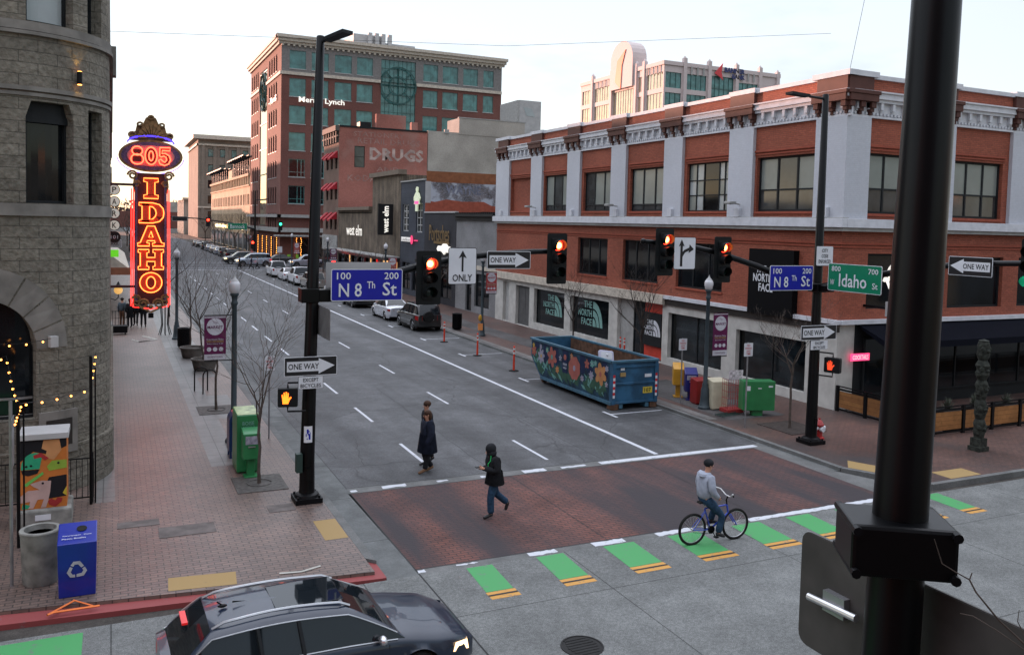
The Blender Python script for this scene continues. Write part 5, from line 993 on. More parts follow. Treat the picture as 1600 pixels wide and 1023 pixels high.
def signal(label, x, z_lit, w=.66, y=20.3, lit=0, U=X1, off=0):
    U = Vector(U); N = U.cross(Vector((0, 0, 1))); C = Vector((x, y, z_lit)); t = thing('traffic_signal', label, 'traffic light', C, 0, 'three lens traffic signals'); F = fr(C, U)
    zs = [0, -.36, -.72] if lit == 0 else [.72, .36, 0]
    zm = zs[1]
    b = MB(); b.prism([(u, v + zm) for u, v in rrect(w, 1.36, .05)], F, -.03, -.018); b.build('backplate', 'backplate', t)
    b = MB()
    b.prism([(u, v + zm) for u, v in rrect(.34, 1.1, .04)], F, -.22, .02); b.build('housing', 'backplate', t, bevel=.01)
    for i, dz in enumerate(zs):
        on = (i == 0 and lit == 0) or (i == 2 and lit == 2)
        c = Vector(F(0, dz, .02)); ax = Matrix((U, Vector((0, 0, 1)), N)).transposed()
        b = MB(); b.lathe(c, [(.145, 0), (.12, .03), (.07, .05), (.001, .058)], 16, ax=ax); b.build('lens', ('lit_red' if lit == 0 else 'lit_green') if on else ('unlit_lens' if i < 2 else 'unlit_lens_green'), t)
        if on and lit == 0: b = MB(); b.lathe(c, [(.085, .051), (.07, .058), (.001, .066)], 12, ax=ax); b.build('bright_centre', 'lit_red_hot', t)
        b = MB(); n = 14; pts = []
        for k in range(n + 1):
            a = radians(-50) + radians(280) * k / n; ln = .24 - .10 * max(0, -sin(a)) ; pts.append((a, ln))
        for k in range(n):
            (a0, l0), (a1, l1) = pts[k], pts[k + 1]; q = lambda a, d, r=.155: F(r * cos(a), dz + r * sin(a), .02 + d)
            b.quad(q(a0, 0), q(a1, 0), q(a1, l1), q(a0, l0)); b.quad(q(a1, 0, .150), q(a0, 0, .150), q(a0, l0, .150), q(a1, l1, .150))
        b.build('visor', 'backplate', t)
    return t
signal('red traffic signal between the large blue street sign and the ONLY sign', 7.22, 5.76)
signal('red traffic signal at the free end of the left mast arm', 10.86, 6.26, .60)
signal('red traffic signal at the free end of the right mast arm', 14.34, 6.47, .62)
signal('red traffic signal on the right mast arm, closer to the far pole', 16.43, 6.26, .62)
signal('green traffic signal cut by the right edge of the photo', 20.3, 5.70, .62, 13.45, 2, YN)
def mast(label, x, y, arms, lum=None, h=11.1, r0=.185, r1=.095, grp='signal poles', lean=0):
    t = thing('signal_pole', label, 'signal pole', (x, y, 0), 0, grp)
    b = MB(); b.lathe((x, y, 0), [(r0 + .02, .1), (r0, .3)], 20); b.tube([(x, y, .3), (x, y, 1.0), (x + lean, y, h), (x + lean, y, h + .03)], [r0, r0 - .01, r1, r1 - .02], 20); b.box(x - .06, x + .06, y - r0 - .02, y - r0 + .08, .55, .85); b.build('pole', 'pole_black', t)
    b = MB(); b.box(x - .32, x + .32, y - .32, y + .32, 0, .12); b.lathe((x, y, .12), [(.30, 0), (.28, .06), (.21, .10)], 16); 
    for sx in (-1, 1):
        for sy in (-1, 1): b.lathe((x + sx * .25, y + sy * .25, .12), [(.03, 0), (.03, .05), (.001, .06)], 6)
    b.build('base', 'black_metal', t)
    for pts, rr_ in arms:
        b = MB(); b.tube(pts, rr_, 10); p = pts[-1]; q = pts[-2]; d = (Vector(p) - Vector(q)).normalized(); b.ball(tuple(Vector(p) + d * .02), rr_[-1] * 1.25, 8); b.build('mast_arm', 'pole_black', t)
    if lum:
        b = MB(); p0 = Vector((x + lean, y, h - .12)); p1 = p0 + Vector(lum); b.tube([p0, p1], [.045, .035], 8); d = Vector(lum).normalized(); s_ = Vector((-d.y, d.x, 0)); e = p1 + d * .75
        for a in (p1,): 
            vs = [a - s_ * .13, a + s_ * .13, e + s_ * .16, e - s_ * .16]; u = Vector((0, 0, .04)); l = Vector((0, 0, -.04)); b.add([v + l for v in vs] + [v + u for v in vs], [(0, 1, 2, 3)[::-1], (4, 5, 6, 7), (0, 1, 5, 4), (1, 2, 6, 5), (2, 3, 7, 6), (3, 0, 4, 7)])
        b.build('luminaire', 'frame_dark', t)
    return t
def arc(p0, p1, zs): n = len(zs); return [(p0[0] + (p1[0] - p0[0]) * i / (n - 1), p0[1] + (p1[1] - p0[1]) * i / (n - 1), zs[i]) for i in range(n)]
LP = mast('near black signal pole on the left sidewalk with arm over the street', 4.27, 20.5, [(arc((4.3, 20.5), (11.1, 20.5), [4.95, 5.15, 5.40, 5.64, 5.82, 5.95, 6.03, 6.08, 6.10]), [.11, .105, .1, .095, .09, .085, .08, .075, .07])], lum=(.10, -.20, .03), lean=.20)
b = MB(); b.box(4.05, 4.47, 20.28, 20.74, 4.82, 5.16); b.box(4.47, 5.05, 20.34, 20.66, 4.83, 5.13); b.build('arm_clamp', 'pole_black', LP, bevel=.02)
b = MB(); b.box(4.05, 4.28, 20.295, 20.30, 1.46, 1.85); b.build('sticker', plain('sticker_white', (.55, .56, .6), .5, var=.5, vs=25), LP) if 0 else None
b = MB(); b.tube([(4.28, 20.38, 1.66), (4.28, 20.3, 1.66)], .001, 3) if 0 else None
bs = MB(); rr = random.Random(2)
for i in range(9):
    for j in range(11):
        th = -1.9 + i * .075; r_ = .178; z = 1.46 + j * .036
        a0 = radians(-100) + (i - 4) * .13
        vs = [(4.27 + r_ * cos(a), 20.5 + r_ * sin(a), zz) for a, zz in ((a0, z), (a0 + .13, z), (a0 + .13, z + .036), (a0, z + .036))]
        bs.add(vs, [(0, 1, 2, 3)], 1 if (1 < i < 7 and 1 < j < 9 and rr.random() < .55) else 0)
bs.build('sticker', ['sign_white', 'sign_blue'], LP)
b = MB(); b.box(3.98, 4.12, 20.3, 20.5, .75, 1.2); b.build('junction_box', 'dark_green_metal', LP)
RP = mast('far black signal pole on the right corner beside the fire hydrant', 20.4, 20.5, [(arc((20.4, 20.5), (13.75, 20.5), [4.98, 5.20, 5.42, 5.7, 5.92, 6.12, 6.27, 6.35, 6.40]), [.11, .105, .1, .095, .09, .085, .08, .075, .07]), (arc((20.4, 20.5), (20.4, 12.6), [5.0, 5.3, 5.55, 5.78, 5.96, 6.08, 6.14, 6.18]), [.11, .105, .1, .09, .085, .08, .075, .07])], lum=(-.75, 0, .03))
b = MB(); b.box(20.2, 20.6, 20.28, 20.72, 4.88, 5.16); b.box(20.28, 20.52, 19.9, 20.3, 4.92, 5.12); b.build('arm_clamp', 'pole_black', RP, bevel=.02)
FP_ = thing('signal_pole', 'nearest thick black pole filling the right foreground', 'signal pole', (3.37, 2.93, 0), 0, 'signal poles'); b = MB(); b.tube([(3.37, 2.93, 0), (3.46, 2.96, 2), (3.87, 3.11, 9.8)], [.165, .152, .107], 32); b.build('pole', 'pole_black', FP_); b = MB(); b.box(3.07, 3.67, 2.63, 3.23, 0, .12); b.build('base', 'black_metal', FP_)
b = MB(); F = fr((3.60, 3.02, 5.24), (.835, -.55, 0)); b.prism(rrect(.50, .26, .02), F, -.18, .18); b.build('arm_clamp', 'pole_black', FP_, bevel=.02)
b = MB()
for su in (-1, 1):
    for sv in (-1, 1): b.tube([F(su * .23, sv * .105, -.21), F(su * .23, sv * .105, .21)], .024, 8)
b.build('clamp_bolt', 'black_metal', FP_)
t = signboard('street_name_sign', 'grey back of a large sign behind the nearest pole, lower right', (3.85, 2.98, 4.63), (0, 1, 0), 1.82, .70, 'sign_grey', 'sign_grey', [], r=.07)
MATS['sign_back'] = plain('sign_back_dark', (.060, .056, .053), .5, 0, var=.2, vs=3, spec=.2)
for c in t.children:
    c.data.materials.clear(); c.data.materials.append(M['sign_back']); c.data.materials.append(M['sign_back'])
b = MB(); b.tube([(3.78, 3.76, 4.62), (3.78, 3.4, 4.64)], .022, 10); b.box(3.79, 3.835, 3.50, 3.66, 4.58, 4.70, 1); b.build('bracket', ['silver', 'sign_grey'], t)
# pedestrian signals
def pedsig(label, x, y, z, U, s=1.0, lit=True):
    C = Vector((x, y, z)); t = thing('pedestrian_signal', label, 'pedestrian signal', C); F = fr(C, U)
    b = MB(); b.prism(rrect(.46 * s, .44 * s, .04), F, -.20, 0); b.build('housing', 'backplate', t, bevel=.015)
    b = MB()
    for k in range(2): b.tube([F(.0, (1 - 2 * k) * .22 * s, -.1), F(.0, (1 - 2 * k) * .34 * s, -.1), F(.42 * s * (1 if x < 10 else -1), (1 - 2 * k) * .34 * s, -.1)], .025, 6)
    b.build('bracket', 'black_metal', t)
    b = MB(); o = (-.04 * s, -.06 * s); k = s
    b.prism([(o[0] + u * k, o[1] + v * k) for u, v in [(-.075, -.08), (.05, -.08), (.075, .0), (.125, .07), (.10, .09), (.06, .045), (.055, .05), (.06, .17), (.035, .175), (.025, .08), (.02, .20), (-.008, .205), (-.012, .08), (-.03, .19), (-.055, .185), (-.05, .07), (-.075, .145), (-.098, .135), (-.085, .03)]], F, .002, .008); b.build('hand_symbol', 'hand_orange' if lit else plain('hand_dim', (.5, .05, .02), .4, emit=(1, .08, .02), es=.3), t)
    return t
pedsig('crossing signal with a glowing orange hand on the left signal pole', 3.72, 20.1, 2.62, (1, -.18, 0))
pedsig('dim crossing signal on the right side of the far signal pole', 20.80, 20.15, 2.55, (.45, -1, 0), 1.1, False)
# ================================================================ THEATRE STYLE NEON SIGN
NS = thing('neon_blade_sign', 'tall ornate vertical sign spelling IDAHO in red orange neon under 805 in an oval', 'neon sign', (1.48, 39, 2.7))
Fq = fr((1.48, 39, 0), X1)
dk = plain('sign_maroon', (.06, .012, .014), .5); dk2 = plain('sign_violet', (.10, .08, .17), .6, var=.4, vs=20); ochre = plain('sign_ochre', (.26, .15, .07), .6, var=.35, vs=6); letter_o = plain('letter_orange', (.26, .055, .025), .5)
b = MB(); b.prism([(-.62, 3.05), (.62, 3.05), (.62, 8.55), (-.62, 8.55)], Fq, -.18, .0); b.build('sign_body', dk, NS)
b = MB(); b.prism([(-.60, 3.2), (-.52, 3.2), (-.52, 8.5), (-.60, 8.5)], Fq, .001, .05); b.prism([(.52, 3.2), (.60, 3.2), (.60, 8.5), (.52, 8.5)], Fq, .001, .05); b.build('side_moulding', dk2, NS)
def ell(a, c, n=32, cz=9.27): return [(a * cos(2 * pi * i / n), cz + c * sin(2 * pi * i / n)) for i in range(n)]
b = MB(); b.prism(ell(1.24, .66), Fq, -.16, .06); b.build('oval_rim', ochre, NS); b = MB(); b.prism(ell(1.14, .58), Fq, .061, .07); b.build('oval_border', dk2, NS); b = MB(); b.prism(ell(.92, .44), Fq, .071, .085); b.build('oval_face', plain('oval_pink', (.42, .20, .22), .5), NS)
b = MB()   # shell crest
for k in range(9):
    a = pi * (k + .5) / 9; b.prism([(.12 * cos(a - .2), 9.95 + .05 + .1 * sin(a)), (.50 * cos(a - .16), 9.98 + .62 * sin(a - .16)), (.53 * cos(a), 9.98 + .67 * sin(a)), (.50 * cos(a + .16), 9.98 + .62 * sin(a + .16))], Fq, -.05, .08)
b.prism([(-.85, 9.9), (.85, 9.9), (.80, 10.2), (.60, 10.28), (.55, 10.5), (.3, 10.62), (.2, 10.85), (0, 10.95), (-.2, 10.85), (-.3, 10.62), (-.55, 10.5), (-.60, 10.28), (-.80, 10.2)], Fq, -.12, -.04)
for u, z, r in ((-.72, 10.12, .13), (.72, 10.12, .13), (0, 10.86, .10), (-.42, 10.56, .1), (.42, 10.56, .1)): b.tube([Fq(u + r * cos(a * .7), z + r * (1 - a * .06) * sin(a * .7), 0) for a in range(10)], .045, 5)
b.build('shell_crest', ochre, NS)
def scroll(u, z, r, sgn, n=16, up=1): return [Fq(u + sgn * r * (1 - i / n * .75) * cos(i * .62), z + up * r * (1 - i / n * .75) * sin(i * .62), .03) for i in range(n)]
b = MB()
for sg in (-1, 1):
    b.tube(scroll(sg * .70, 8.45, .20, sg), .045, 5); b.tube(scroll(sg * .55, 8.1, .14, -sg), .04, 5); b.tube(scroll(sg * .30, 3.08, .22, -sg), .045, 5); b.tube(scroll(sg * .55, 3.30, .17, sg), .04, 5); b.tube([Fq(sg * .62, 3.5, .04), Fq(sg * .66, 3.1, .04), Fq(sg * .35, 2.9, .04), Fq(0, 2.72, .04)], .04, 5); b.tube([Fq(sg * .62, 8.4, .02), Fq(sg * .66, 8.0, .02), Fq(sg * .58, 7.7, .02)], .04, 5)
b.ball(Fq(0, 2.95, .05), .1, 6); b.build('scroll_ornament', ochre, NS)
b = MB(); b.tube([Fq(-.55, 8.2, .0), Fq(-.66, 8.15, .0), Fq(-.68, 2.95, .0), Fq(.0, 2.86, -.02), Fq(.68, 2.95, .0), Fq(.66, 8.15, .0), Fq(.55, 8.2, 0)], .028, 6); b.tube([Fq(-.74, 7.9, -.1), Fq(-.76, 3.0, -.1)], .024, 6); b.tube([Fq(.72, 7.9, -.1), Fq(.74, 3.0, -.1)], .024, 6); b.build('outline_neon', 'neon_red', NS)
b = MB(); b.tube([Fq(.90 * cos(a), 9.80 + .30 * sin(a), .05) for a in [pi * i / 12 for i in range(13)]], .035, 6); b.build('arch_neon', 'neon_blue', NS)
b = MB(); b.tube([Fq(1.30 * cos(a), 9.25 + .74 * sin(a), -.1) for a in [pi * 1.02 + pi * .96 * i / 20 for i in range(21)]], .018, 5); b.build('oval_neon', plain('violet_tube', (.35, .2, .7), .3, emit=(.35, .15, 1), es=.4), NS)
def neon(outl, uc, zc, w, h, holes=(), d=.03, r=.021):
    """slab letters: filled orange face with a neon outline; outlines in a unit box"""
    tr = lambda p: (uc + (p[0] - .5) * w, zc + (p[1] - .5) * h)
    b = MB(); b.tube([Fq(*tr(p), d + .09) for p in outl + [outl[0], outl[1]]], r, 6, cap=False)
    for ho in holes: b.tube([Fq(*tr(p), d + .09) for p in ho + [ho[0], ho[1]]], r, 6, cap=False)
    b.build('letter_neon', 'neon_core', NS)
def face(quads, uc, zc, w, h, d=.03):
    b = MB()
    for q in quads: b.prism([(uc + (u - .5) * w, zc + (v - .5) * h) for u, v in q], Fq, 0, d)
    b.build('letter_face', letter_o, NS)
def oval(a=.5, c=.5, n=20, cx=.5, cy=.5): return [(cx + a * cos(2 * pi * i / n + pi / 2), cy + c * sin(2 * pi * i / n + pi / 2)) for i in range(n)]
def ringq(a0, c0, a1, c1, n=20): o = oval(a0, c0, n); i_ = oval(a1, c1, n); return [[o[k], o[(k + 1) % n], i_[(k + 1) % n], i_[k]] for k in range(n)]
I_ = [(.05, 1), (.95, 1), (.95, .84), (.74, .80), (.74, .20), (.95, .16), (.95, 0), (.05, 0), (.05, .16), (.26, .20), (.26, .80), (.05, .84)]
D_ = [(0, 1), (.55, 1), (.82, .92), (.97, .72), (1, .5), (.97, .28), (.82, .08), (.55, 0), (0, 0), (0, .13), (.12, .17), (.12, .83), (0, .87)]; Dh = [(.42, .82), (.55, .80), (.66, .66), (.69, .5), (.66, .34), (.55, .2), (.42, .18)]
A_ = [(.36, 1), (.64, 1), (.90, .18), (1, .15), (1, 0), (.56, 0), (.56, .15), (.66, .17), (.64, .27), (.36, .27), (.34, .17), (.44, .15), (.44, 0), (0, 0), (0, .15), (.10, .18)]; Ah = [(.5, .74), (.58, .44), (.42, .44)]
H_ = [(0, 1), (.42, 1), (.42, .86), (.34, .83), (.34, .6), (.66, .6), (.66, .83), (.58, .86), (.58, 1), (1, 1), (1, .86), (.92, .83), (.92, .17), (1, .14), (1, 0), (.58, 0), (.58, .14), (.66, .17), (.66, .4), (.34, .4), (.34, .17), (.42, .14), (.42, 0), (0, 0), (0, .14), (.08, .17), (.08, .83), (0, .86)]
zc = [7.92, 6.90, 5.93, 4.95, 3.98]; W_ = .96; Hh = .84
neon(I_, 0, zc[0], .62, Hh); face([[(.05, .84), (.95, .84), (.95, 1), (.05, 1)], [(.26, .2), (.74, .2), (.74, .84), (.26, .84)], [(.05, 0), (.95, 0), (.95, .16), (.05, .16)]], 0, zc[0], .62, Hh)
neon(D_, .02, zc[1], W_, Hh, [Dh]); face([[(.12, 0), (.42, 0), (.42, 1), (.12, 1)], [(0, .87), (.42, .87), (.42, 1), (0, 1)], [(0, 0), (.42, 0), (.42, .13), (0, .13)], [(.42, 1), (.42, .82), (.66, .66), (.85, .92)], [(.85, .92), (.66, .66), (.69, .34), (1, .3), (1, .7)], [(.42, 0), (.85, .08), (.69, .34), (.42, .18)]], .02, zc[1], W_, Hh)
neon(A_, 0, zc[2], W_ + .06, Hh, [Ah]); face([[(.10, .1), (.36, .1), (.5, .74), (.60, 1), (.36, 1)], [(.90, .1), (.64, 1), (.5, .8), (.64, .1)], [(.36, .27), (.64, .27), (.6, .44), (.4, .44)], [(0, 0), (.44, 0), (.44, .15), (0, .15)], [(.56, 0), (1, 0), (1, .15), (.56, .15)]], 0, zc[2], W_ + .06, Hh)
neon(H_, 0, zc[3], W_ + .02, Hh); face([[(.08, 0), (.34, 0), (.34, 1), (.08, 1)], [(.66, 0), (.92, 0), (.92, 1), (.66, 1)], [(.34, .4), (.66, .4), (.66, .6), (.34, .6)]], 0, zc[3], W_ + .02, Hh)
neon(oval(), 0, zc[4], .86, Hh, [oval(.2, .3)]); face(ringq(.5, .5, .2, .3), 0, zc[4], .86, Hh)
_c = letter_o
for s_, uc in ((0, -.53), (1, 0), (2, .53)):
    w_, h_ = .50, .72; tr = lambda p, uc=uc: (uc + (p[0] - .5) * w_, 9.27 + (p[1] - .5) * h_)
    outl = {0: [oval(.40, .25, 16, .5, .76), oval(.48, .29, 16, .5, .28)], 1: [oval(.46, .5, 18), oval(.17, .28, 14)], 2: [[(.12, 1), (.92, 1.02), (.88, .84), (.30, .84), (.28, .66), (.55, .68), (.85, .55), (.95, .32), (.80, .08), (.48, -.02), (.12, .06), (.02, .26), (.20, .34), (.32, .24), (.50, .16), (.64, .30), (.60, .46), (.42, .52), (.20, .46), (.10, .52)]]}[s_]
    b = MB()
    for o_ in outl: b.tube([Fq(*tr(p), .15) for p in o_ + [o_[0], o_[1]]], .03, 6, cap=False)
    b.build('number_neon', 'neon_red' if 0 else glow('neon_coral', (1, .07, .03), 2.4), NS)
    b = MB(); b.prism([(uc - .17, 9.02), (uc + .17, 9.02), (uc + .17, 9.52), (uc - .17, 9.52)], Fq, .086, .11) if s_ == 0 else b.prism([tr(p) for p in (oval(.42, .45, 16) if s_ == 1 else [(.12, 1), (.92, 1.02), (.88, .84), (.30, .84), (.28, .66), (.55, .68), (.85, .55), (.95, .32), (.80, .08), (.48, -.02), (.4, .1), (.64, .30), (.60, .46), (.10, .52)])], Fq, .086, .11); b.build('number_face', dk, NS)
b = MB()
for z in (8.05, 3.82): b.box(-.06, .88, 38.9, 39.0, z - .05, z + .05)
b.build('bracket', 'sign_maroon' and dk, NS)
# round letter sign on the wall
PK = thing('parking_sign', 'vertical row of round white discs reading PARK with a dark disc below', 'sign', (.1, 44, 5.8))
for k, c in enumerate('PARK'):
    z = 7.95 - k * .55; b = MB(); b.tube([(.1, 43.95, z), (.1, 44.05, z)], .25, 18); b.build('disc', 'frame_dark', PK); b = MB(); b.tube([(.1, 43.94, z), (.1, 43.949, z)], .22, 18); b.build('disc_face', plain('disc_white', (.6, .6, .56), .5, emit=(1, .95, .8), es=.08), PK)
    text(c, (.1, 43.93, z), X1, (0, 0, 1), .18, .26, 'sign_black', 'lettering', PK, thick=.004, bold=.01)
b = MB(); b.tube([(.1, 43.95, 5.75), (.1, 44.05, 5.75)], .27, 18); b.build('disc', 'sign_black', PK); text('101', (.1, 43.93, 5.75), X1, (0, 0, 1), .3, .16, 'sign_white', 'lettering', PK)
b = MB(); b.tube([(-.06, 44, 7.7), (.02, 44, 7.7)], .03, 6); b.tube([(-.06, 44, 6.0), (.02, 44, 6.0)], .03, 6); b.build('bracket', 'black_metal', PK)
signboard('parking_board', 'small grey board sign above a bright green strip on the left', (.1, 60, 4.95), X1, .9, .5, 'sign_grey', 'sign_white', [('PARK', 0, 0, .6, .25, 'sign_black', 0)], r=.03)
b = MB(); b.box(-.16, .38, 59.98, 60.05, 4.1, 4.55); tag(b.build('hanging_banner', plain('lime', (.20, .85, .04), .6, emit=(.2, 1, .02), es=.08)), 'bright lime green rectangular hanging sign on the left wall', 'sign')
LN = thing('wall_lantern', 'bracketed globe lantern with a pointed cap glowing amber on the left wall', 'wall lantern', (.25, 46, 3.0)); b = MB(); b.tube([(-.06, 46, 2.7), (.15, 46, 2.62), (.28, 46, 2.75), (.28, 46, 2.95)], .025, 6); b.lathe((.28, 46, 3.24), [(.27, 0), (.2, .06), (.08, .14), (.03, .26), (.001, .3)], 10); b.build('bracket', 'black_metal', LN); b = MB(); b.ball((.28, 46, 3.1), .2, 10); b.build('globe', plain('amber_globe', (.6, .42, .2), .4, emit=(1, .55, .15), es=.25), LN)
t = thing('patio_awning', 'long pale canvas awning over the patio far down the left sidewalk', 'awning', (.4, 66, 3.0)); b = MB(); b.add([(-.4, 64, 4.3), (-.4, 92, 4.3), (1.1, 92, 3.1), (1.1, 64, 3.1), (1.1, 92, 2.9), (1.1, 64, 2.9), (-.4, 64, 4.2), (-.4, 64, 2.9)], [(0, 3, 2, 1), (3, 5, 4, 2), (0, 7, 5, 3)]); b.build('canvas', 'cream_trim', t); b = MB(); b.box(-.4, 1.15, 63.9, 64.0, 2.7, 3.2); b.build('valance', plain('valance_rust', (.30, .12, .07), .7), t)
t = thing('patio_railing', 'thin black wire railing around the patio down the left sidewalk', 'railing', (.3, 56, 0)); b = MB()
for i in range(8): b.tube([(-.3 + i * .16, 55.2, 0), (-.3 + i * .16, 55.2, 1.15)], .012, 4)
for z in (.3, .7, 1.12): b.tube([(-.3, 55.2, z), (.8, 55.2, z), (.8, 62, z)], .012, 4)
b.build('wire_frame', 'black_metal', t)
t = thing('planter_box', 'long black planter trough by the patio on the left sidewalk', 'planter', (.3, 53.2, 0)); b = MB(); b.box(-.15, .8, 53.0, 53.5, .1, .5); b.build('trough', 'black_metal', t, bevel=.02)
for sx in (-.02, .68): b = MB(); b.tube([(sx, 53.02, 0), (sx, 53.02, .1)], .04, 6); b.build('leg', 'black_metal', t)
# ================================================================ LAMP POSTS, BANNERS
def lamp(label, x, y, banner=None):
    t = thing('street_lamp', label, 'street lamp', (x, y, 0), 0, 'acorn street lamps')
    b = MB(); b.lathe((x, y, 0), [(.25, 0), (.25, .08), (.20, .14), (.17, .4), (.15, .75), (.11, .85), (.12, .92), (.085, 1.0), (.08, 2.5), (.07, 4.15), (.10, 4.2), (.10, 4.25), (.075, 4.3), (.09, 4.42), (.13, 4.47), (.13, 4.52)], 14); b.build('post', 'lamp_post_paint', t)
    b = MB(); b.lathe((x, y, 4.52), [(.10, 0), (.14, .04), (.165, .16), (.17, .27), (.14, .34), (.08, .39), (.05, .44)], 14); b.build('globe', 'lamp_glass', t)
    b = MB(); b.lathe((x, y, 4.88), [(.12, 0), (.10, .04), (.05, .08), (.03, .13), (.015, .15), (.02, .17), (.001, .2)], 10); b.build('finial', 'pale_panel', t)
    if banner:
        sx, top, h, w, col = banner; xc = x + sx
        bb = MB(); bb.tube([(x, y, top + .03), (xc + (w / 2 if sx > 0 else -w / 2), y, top + .03)], .018, 6); bb.tube([(x, y, top - h - .03), (xc + (w / 2 if sx > 0 else -w / 2), y, top - h - .03)], .018, 6); bb.build('banner_arm', 'black_metal', t)
        bn = thing('banner', 'banner hanging from the ' + label, 'banner', (xc, y, top - h), 0, 'market banners on lamp posts'); F = fr((xc, y, top - h / 2), X1)
        pur = plain('banner_purple', (.10, .012, .06), .7) if col == 0 else plain('banner_red', (.36, .05, .05), .7); pale = plain('banner_pale', (.50, .50, .55), .7)
        m_ = MB(); m_.prism(rrect(w, h, .01), F, -.006, .006); m_.build('cloth', pur, bn)
        k = w / .62; m_ = MB(); m_.prism([(u, v - h * .435) for u, v in rrect(w - .01, h * .12, .005)], F, .007, .009); m_.prism([(.245 * k * cos(a * pi / 10), h * .26 + .255 * k * sin(a * pi / 10)) for a in range(20)], F, .007, .010)
        for q in (-.17, 0, .17): m_.prism([(q * k + .065 * k * cos(a * pi / 6), -h * .26 + .065 * k * sin(a * pi / 6)) for a in range(12)], F, .007, .010)
        m_.prism([(u, v + h * .475) for u, v in rrect(w - .01, .03, .005)], F, .007, .009); m_.build('printed_shapes', pale, bn)
        text('MARKET', F(0, h * .25, 0), X1, (0, 0, 1), .44 * k, .09 * k, pur, 'lettering', bn, thick=.002, off=.012, bold=.02); text('The', F(0, h * .36, 0), X1, (0, 0, 1), .13 * k, .07 * k, pur, 'lettering', bn, thick=.002, off=.012)
        text('Downtown Boise', F(0, .0 - h * .03, 0), X1, (0, 0, 1), .48 * k, .055 * k, pale, 'lettering', bn, thick=.002, off=.008); text('APRIL-DECEMBER', F(0, -h * .08, 0), X1, (0, 0, 1), .5 * k, .06 * k, 'tactile_yellow', 'lettering', bn, thick=.002, off=.008, bold=.02); text('Saturdays 9:30', F(0, -h * .135, 0), X1, (0, 0, 1), .46 * k, .045 * k, pale, 'lettering', bn, thick=.002, off=.008)
        text('DOWNTOWN', F(0, -h * .435, 0), X1, (0, 0, 1), .42 * k, .06 * k, pur, 'lettering', bn, thick=.002, off=.012)
    return t
lamp('nearest lamp post on the left sidewalk', 3.34, 26.73, (-.55, 3.84, 1.30, .62, 0)); lamp('second lamp post on the left sidewalk beside the trash can', 3.23, 50.3); lamp('third lamp post on the left sidewalk', 3.3, 74)
lamp('nearest lamp post on the right sidewalk behind the newspaper boxes', 20.35, 25.9, (.62, 3.62, 1.62, .68, 0)); lamp('lamp post on the right sidewalk in front of the grey shop', 20.3, 47.4, (.58, 3.85, 1.28, .70, 1)); lamp('lamp post on the right sidewalk by the wood clad store', 20.3, 67.7, (.6, 3.8, 1.28, .7, 1)); lamp('lamp post on the right sidewalk near the old brick building', 20.3, 88.5, (.6, 3.8, 1.28, .7, 0)); lamp('last lamp post before the far intersection on the right', 20.3, 108, (.6, 3.8, 1.28, .7, 1)); lamp('lamp post beyond the far intersection near the office block', 20.6, 150, (.6, 3.8, 1.28, .7, 1))
def parksign(label, x, y, h, w=.30):
    t = thing('no_parking_sign', label, 'parking sign', (x, y, 0), 0, 'no parking signs on thin posts'); b = MB(); b.tube([(x, y, 0), (x, y, h)], .027, 6); b.build('post', 'sign_grey', t); F = fr((x, y - .035, h - .24), X1)
    b = MB(); b.prism(rrect(w, .46, .03), F, -.005, .0); b.build('panel', 'sign_white', t); b = MB(); b.prism([(u * 1, v) for u, v in rrect(w - .03, .43, .02)], F, .0005, .001)
    for k_, (s_, z) in enumerate((('NO', .15), ('PARKING', .05), ('ANY', -.05), ('TIME', -.14))): text(s_, F(0, z, 0), X1, (0, 0, 1), [.1, .22, .14, .14][k_] * w / .3, .07, 'sign_red', 'lettering', t, thick=.001, off=.003, bold=.01)
parksign('red lettered no parking sign on a thin post by the left kerb', 4.39, 26.77, 2.6); parksign('no parking sign in front of the yellow newspaper box', 20.05, 27.0, 2.55, .38); parksign('no parking sign in front of the green newspaper box', 19.75, 22.9, 2.95, .38)
# ================================================================ BARE TREES
def btree(label, x, y, h, seed, fork=1.9, spread=1.0, r0=.05, mat='bark', lean=0, z0=0, depth=5, n0=5, grp='bare street trees'):
    rr = random.Random(seed); t = thing('bare_tree', label, 'tree', (x, y, z0), 0, grp)
    tb = MB(); p = [Vector((x, y, z0))]; n = 6
    for i in range(1, n + 1): p.append(Vector((x + lean * (i / n) ** 1.5 + rr.uniform(-.03, .03), y + rr.uniform(-.03, .03), z0 + fork * i / n)))
    tb.tube(p, [r0 * 1.35] + [r0 * (1.1 - .25 * i / n) for i in range(1, n + 1)], 8); tb.build('trunk', mat, t)
    bb = MB()
    def grow(p, d, ln, r, lev):
        k = 5 if lev < 3 else 3; pts = [p]; d = d.normalized()
        for i in range(k):
            d = (d + Vector((rr.uniform(-.2, .2), rr.uniform(-.2, .2), rr.uniform(-.08, .16)))).normalized(); pts.append(pts[-1] + d * ln / k)
            if lev < depth and i >= 1 and rr.random() < (.8 if lev < 3 else .55):
                a = rr.uniform(0, 2 * pi); s = Vector((cos(a), sin(a), rr.uniform(-.1, .5))); grow(pts[-1], d * .65 + s * .6, ln * rr.uniform(.4, .68), r * .55 * (1 - i / k * .4), lev + 1)
        bb.tube(pts, [max(.0025, r * (1 - .7 * i / k)) for i in range(k + 1)], 5 if lev < 2 else 3, cap=False)
        if lev < depth: grow(pts[-1], d + Vector((rr.uniform(-.3, .3), rr.uniform(-.3, .3), .1)), ln * .55, r * .35, lev + 1)
    top = p[-1]
    for i in range(n0):
        a = 2 * pi * i / n0 + rr.uniform(-.5, .5); sp = rr.uniform(.4, .85) * spread; o = p[-1 - (i % 2)]
        grow(o, Vector((cos(a) * sp, sin(a) * sp, 1)), (h - fork) * rr.uniform(.5, .72), r0 * .6, 1)
    bb.build('branches', mat, t); return t
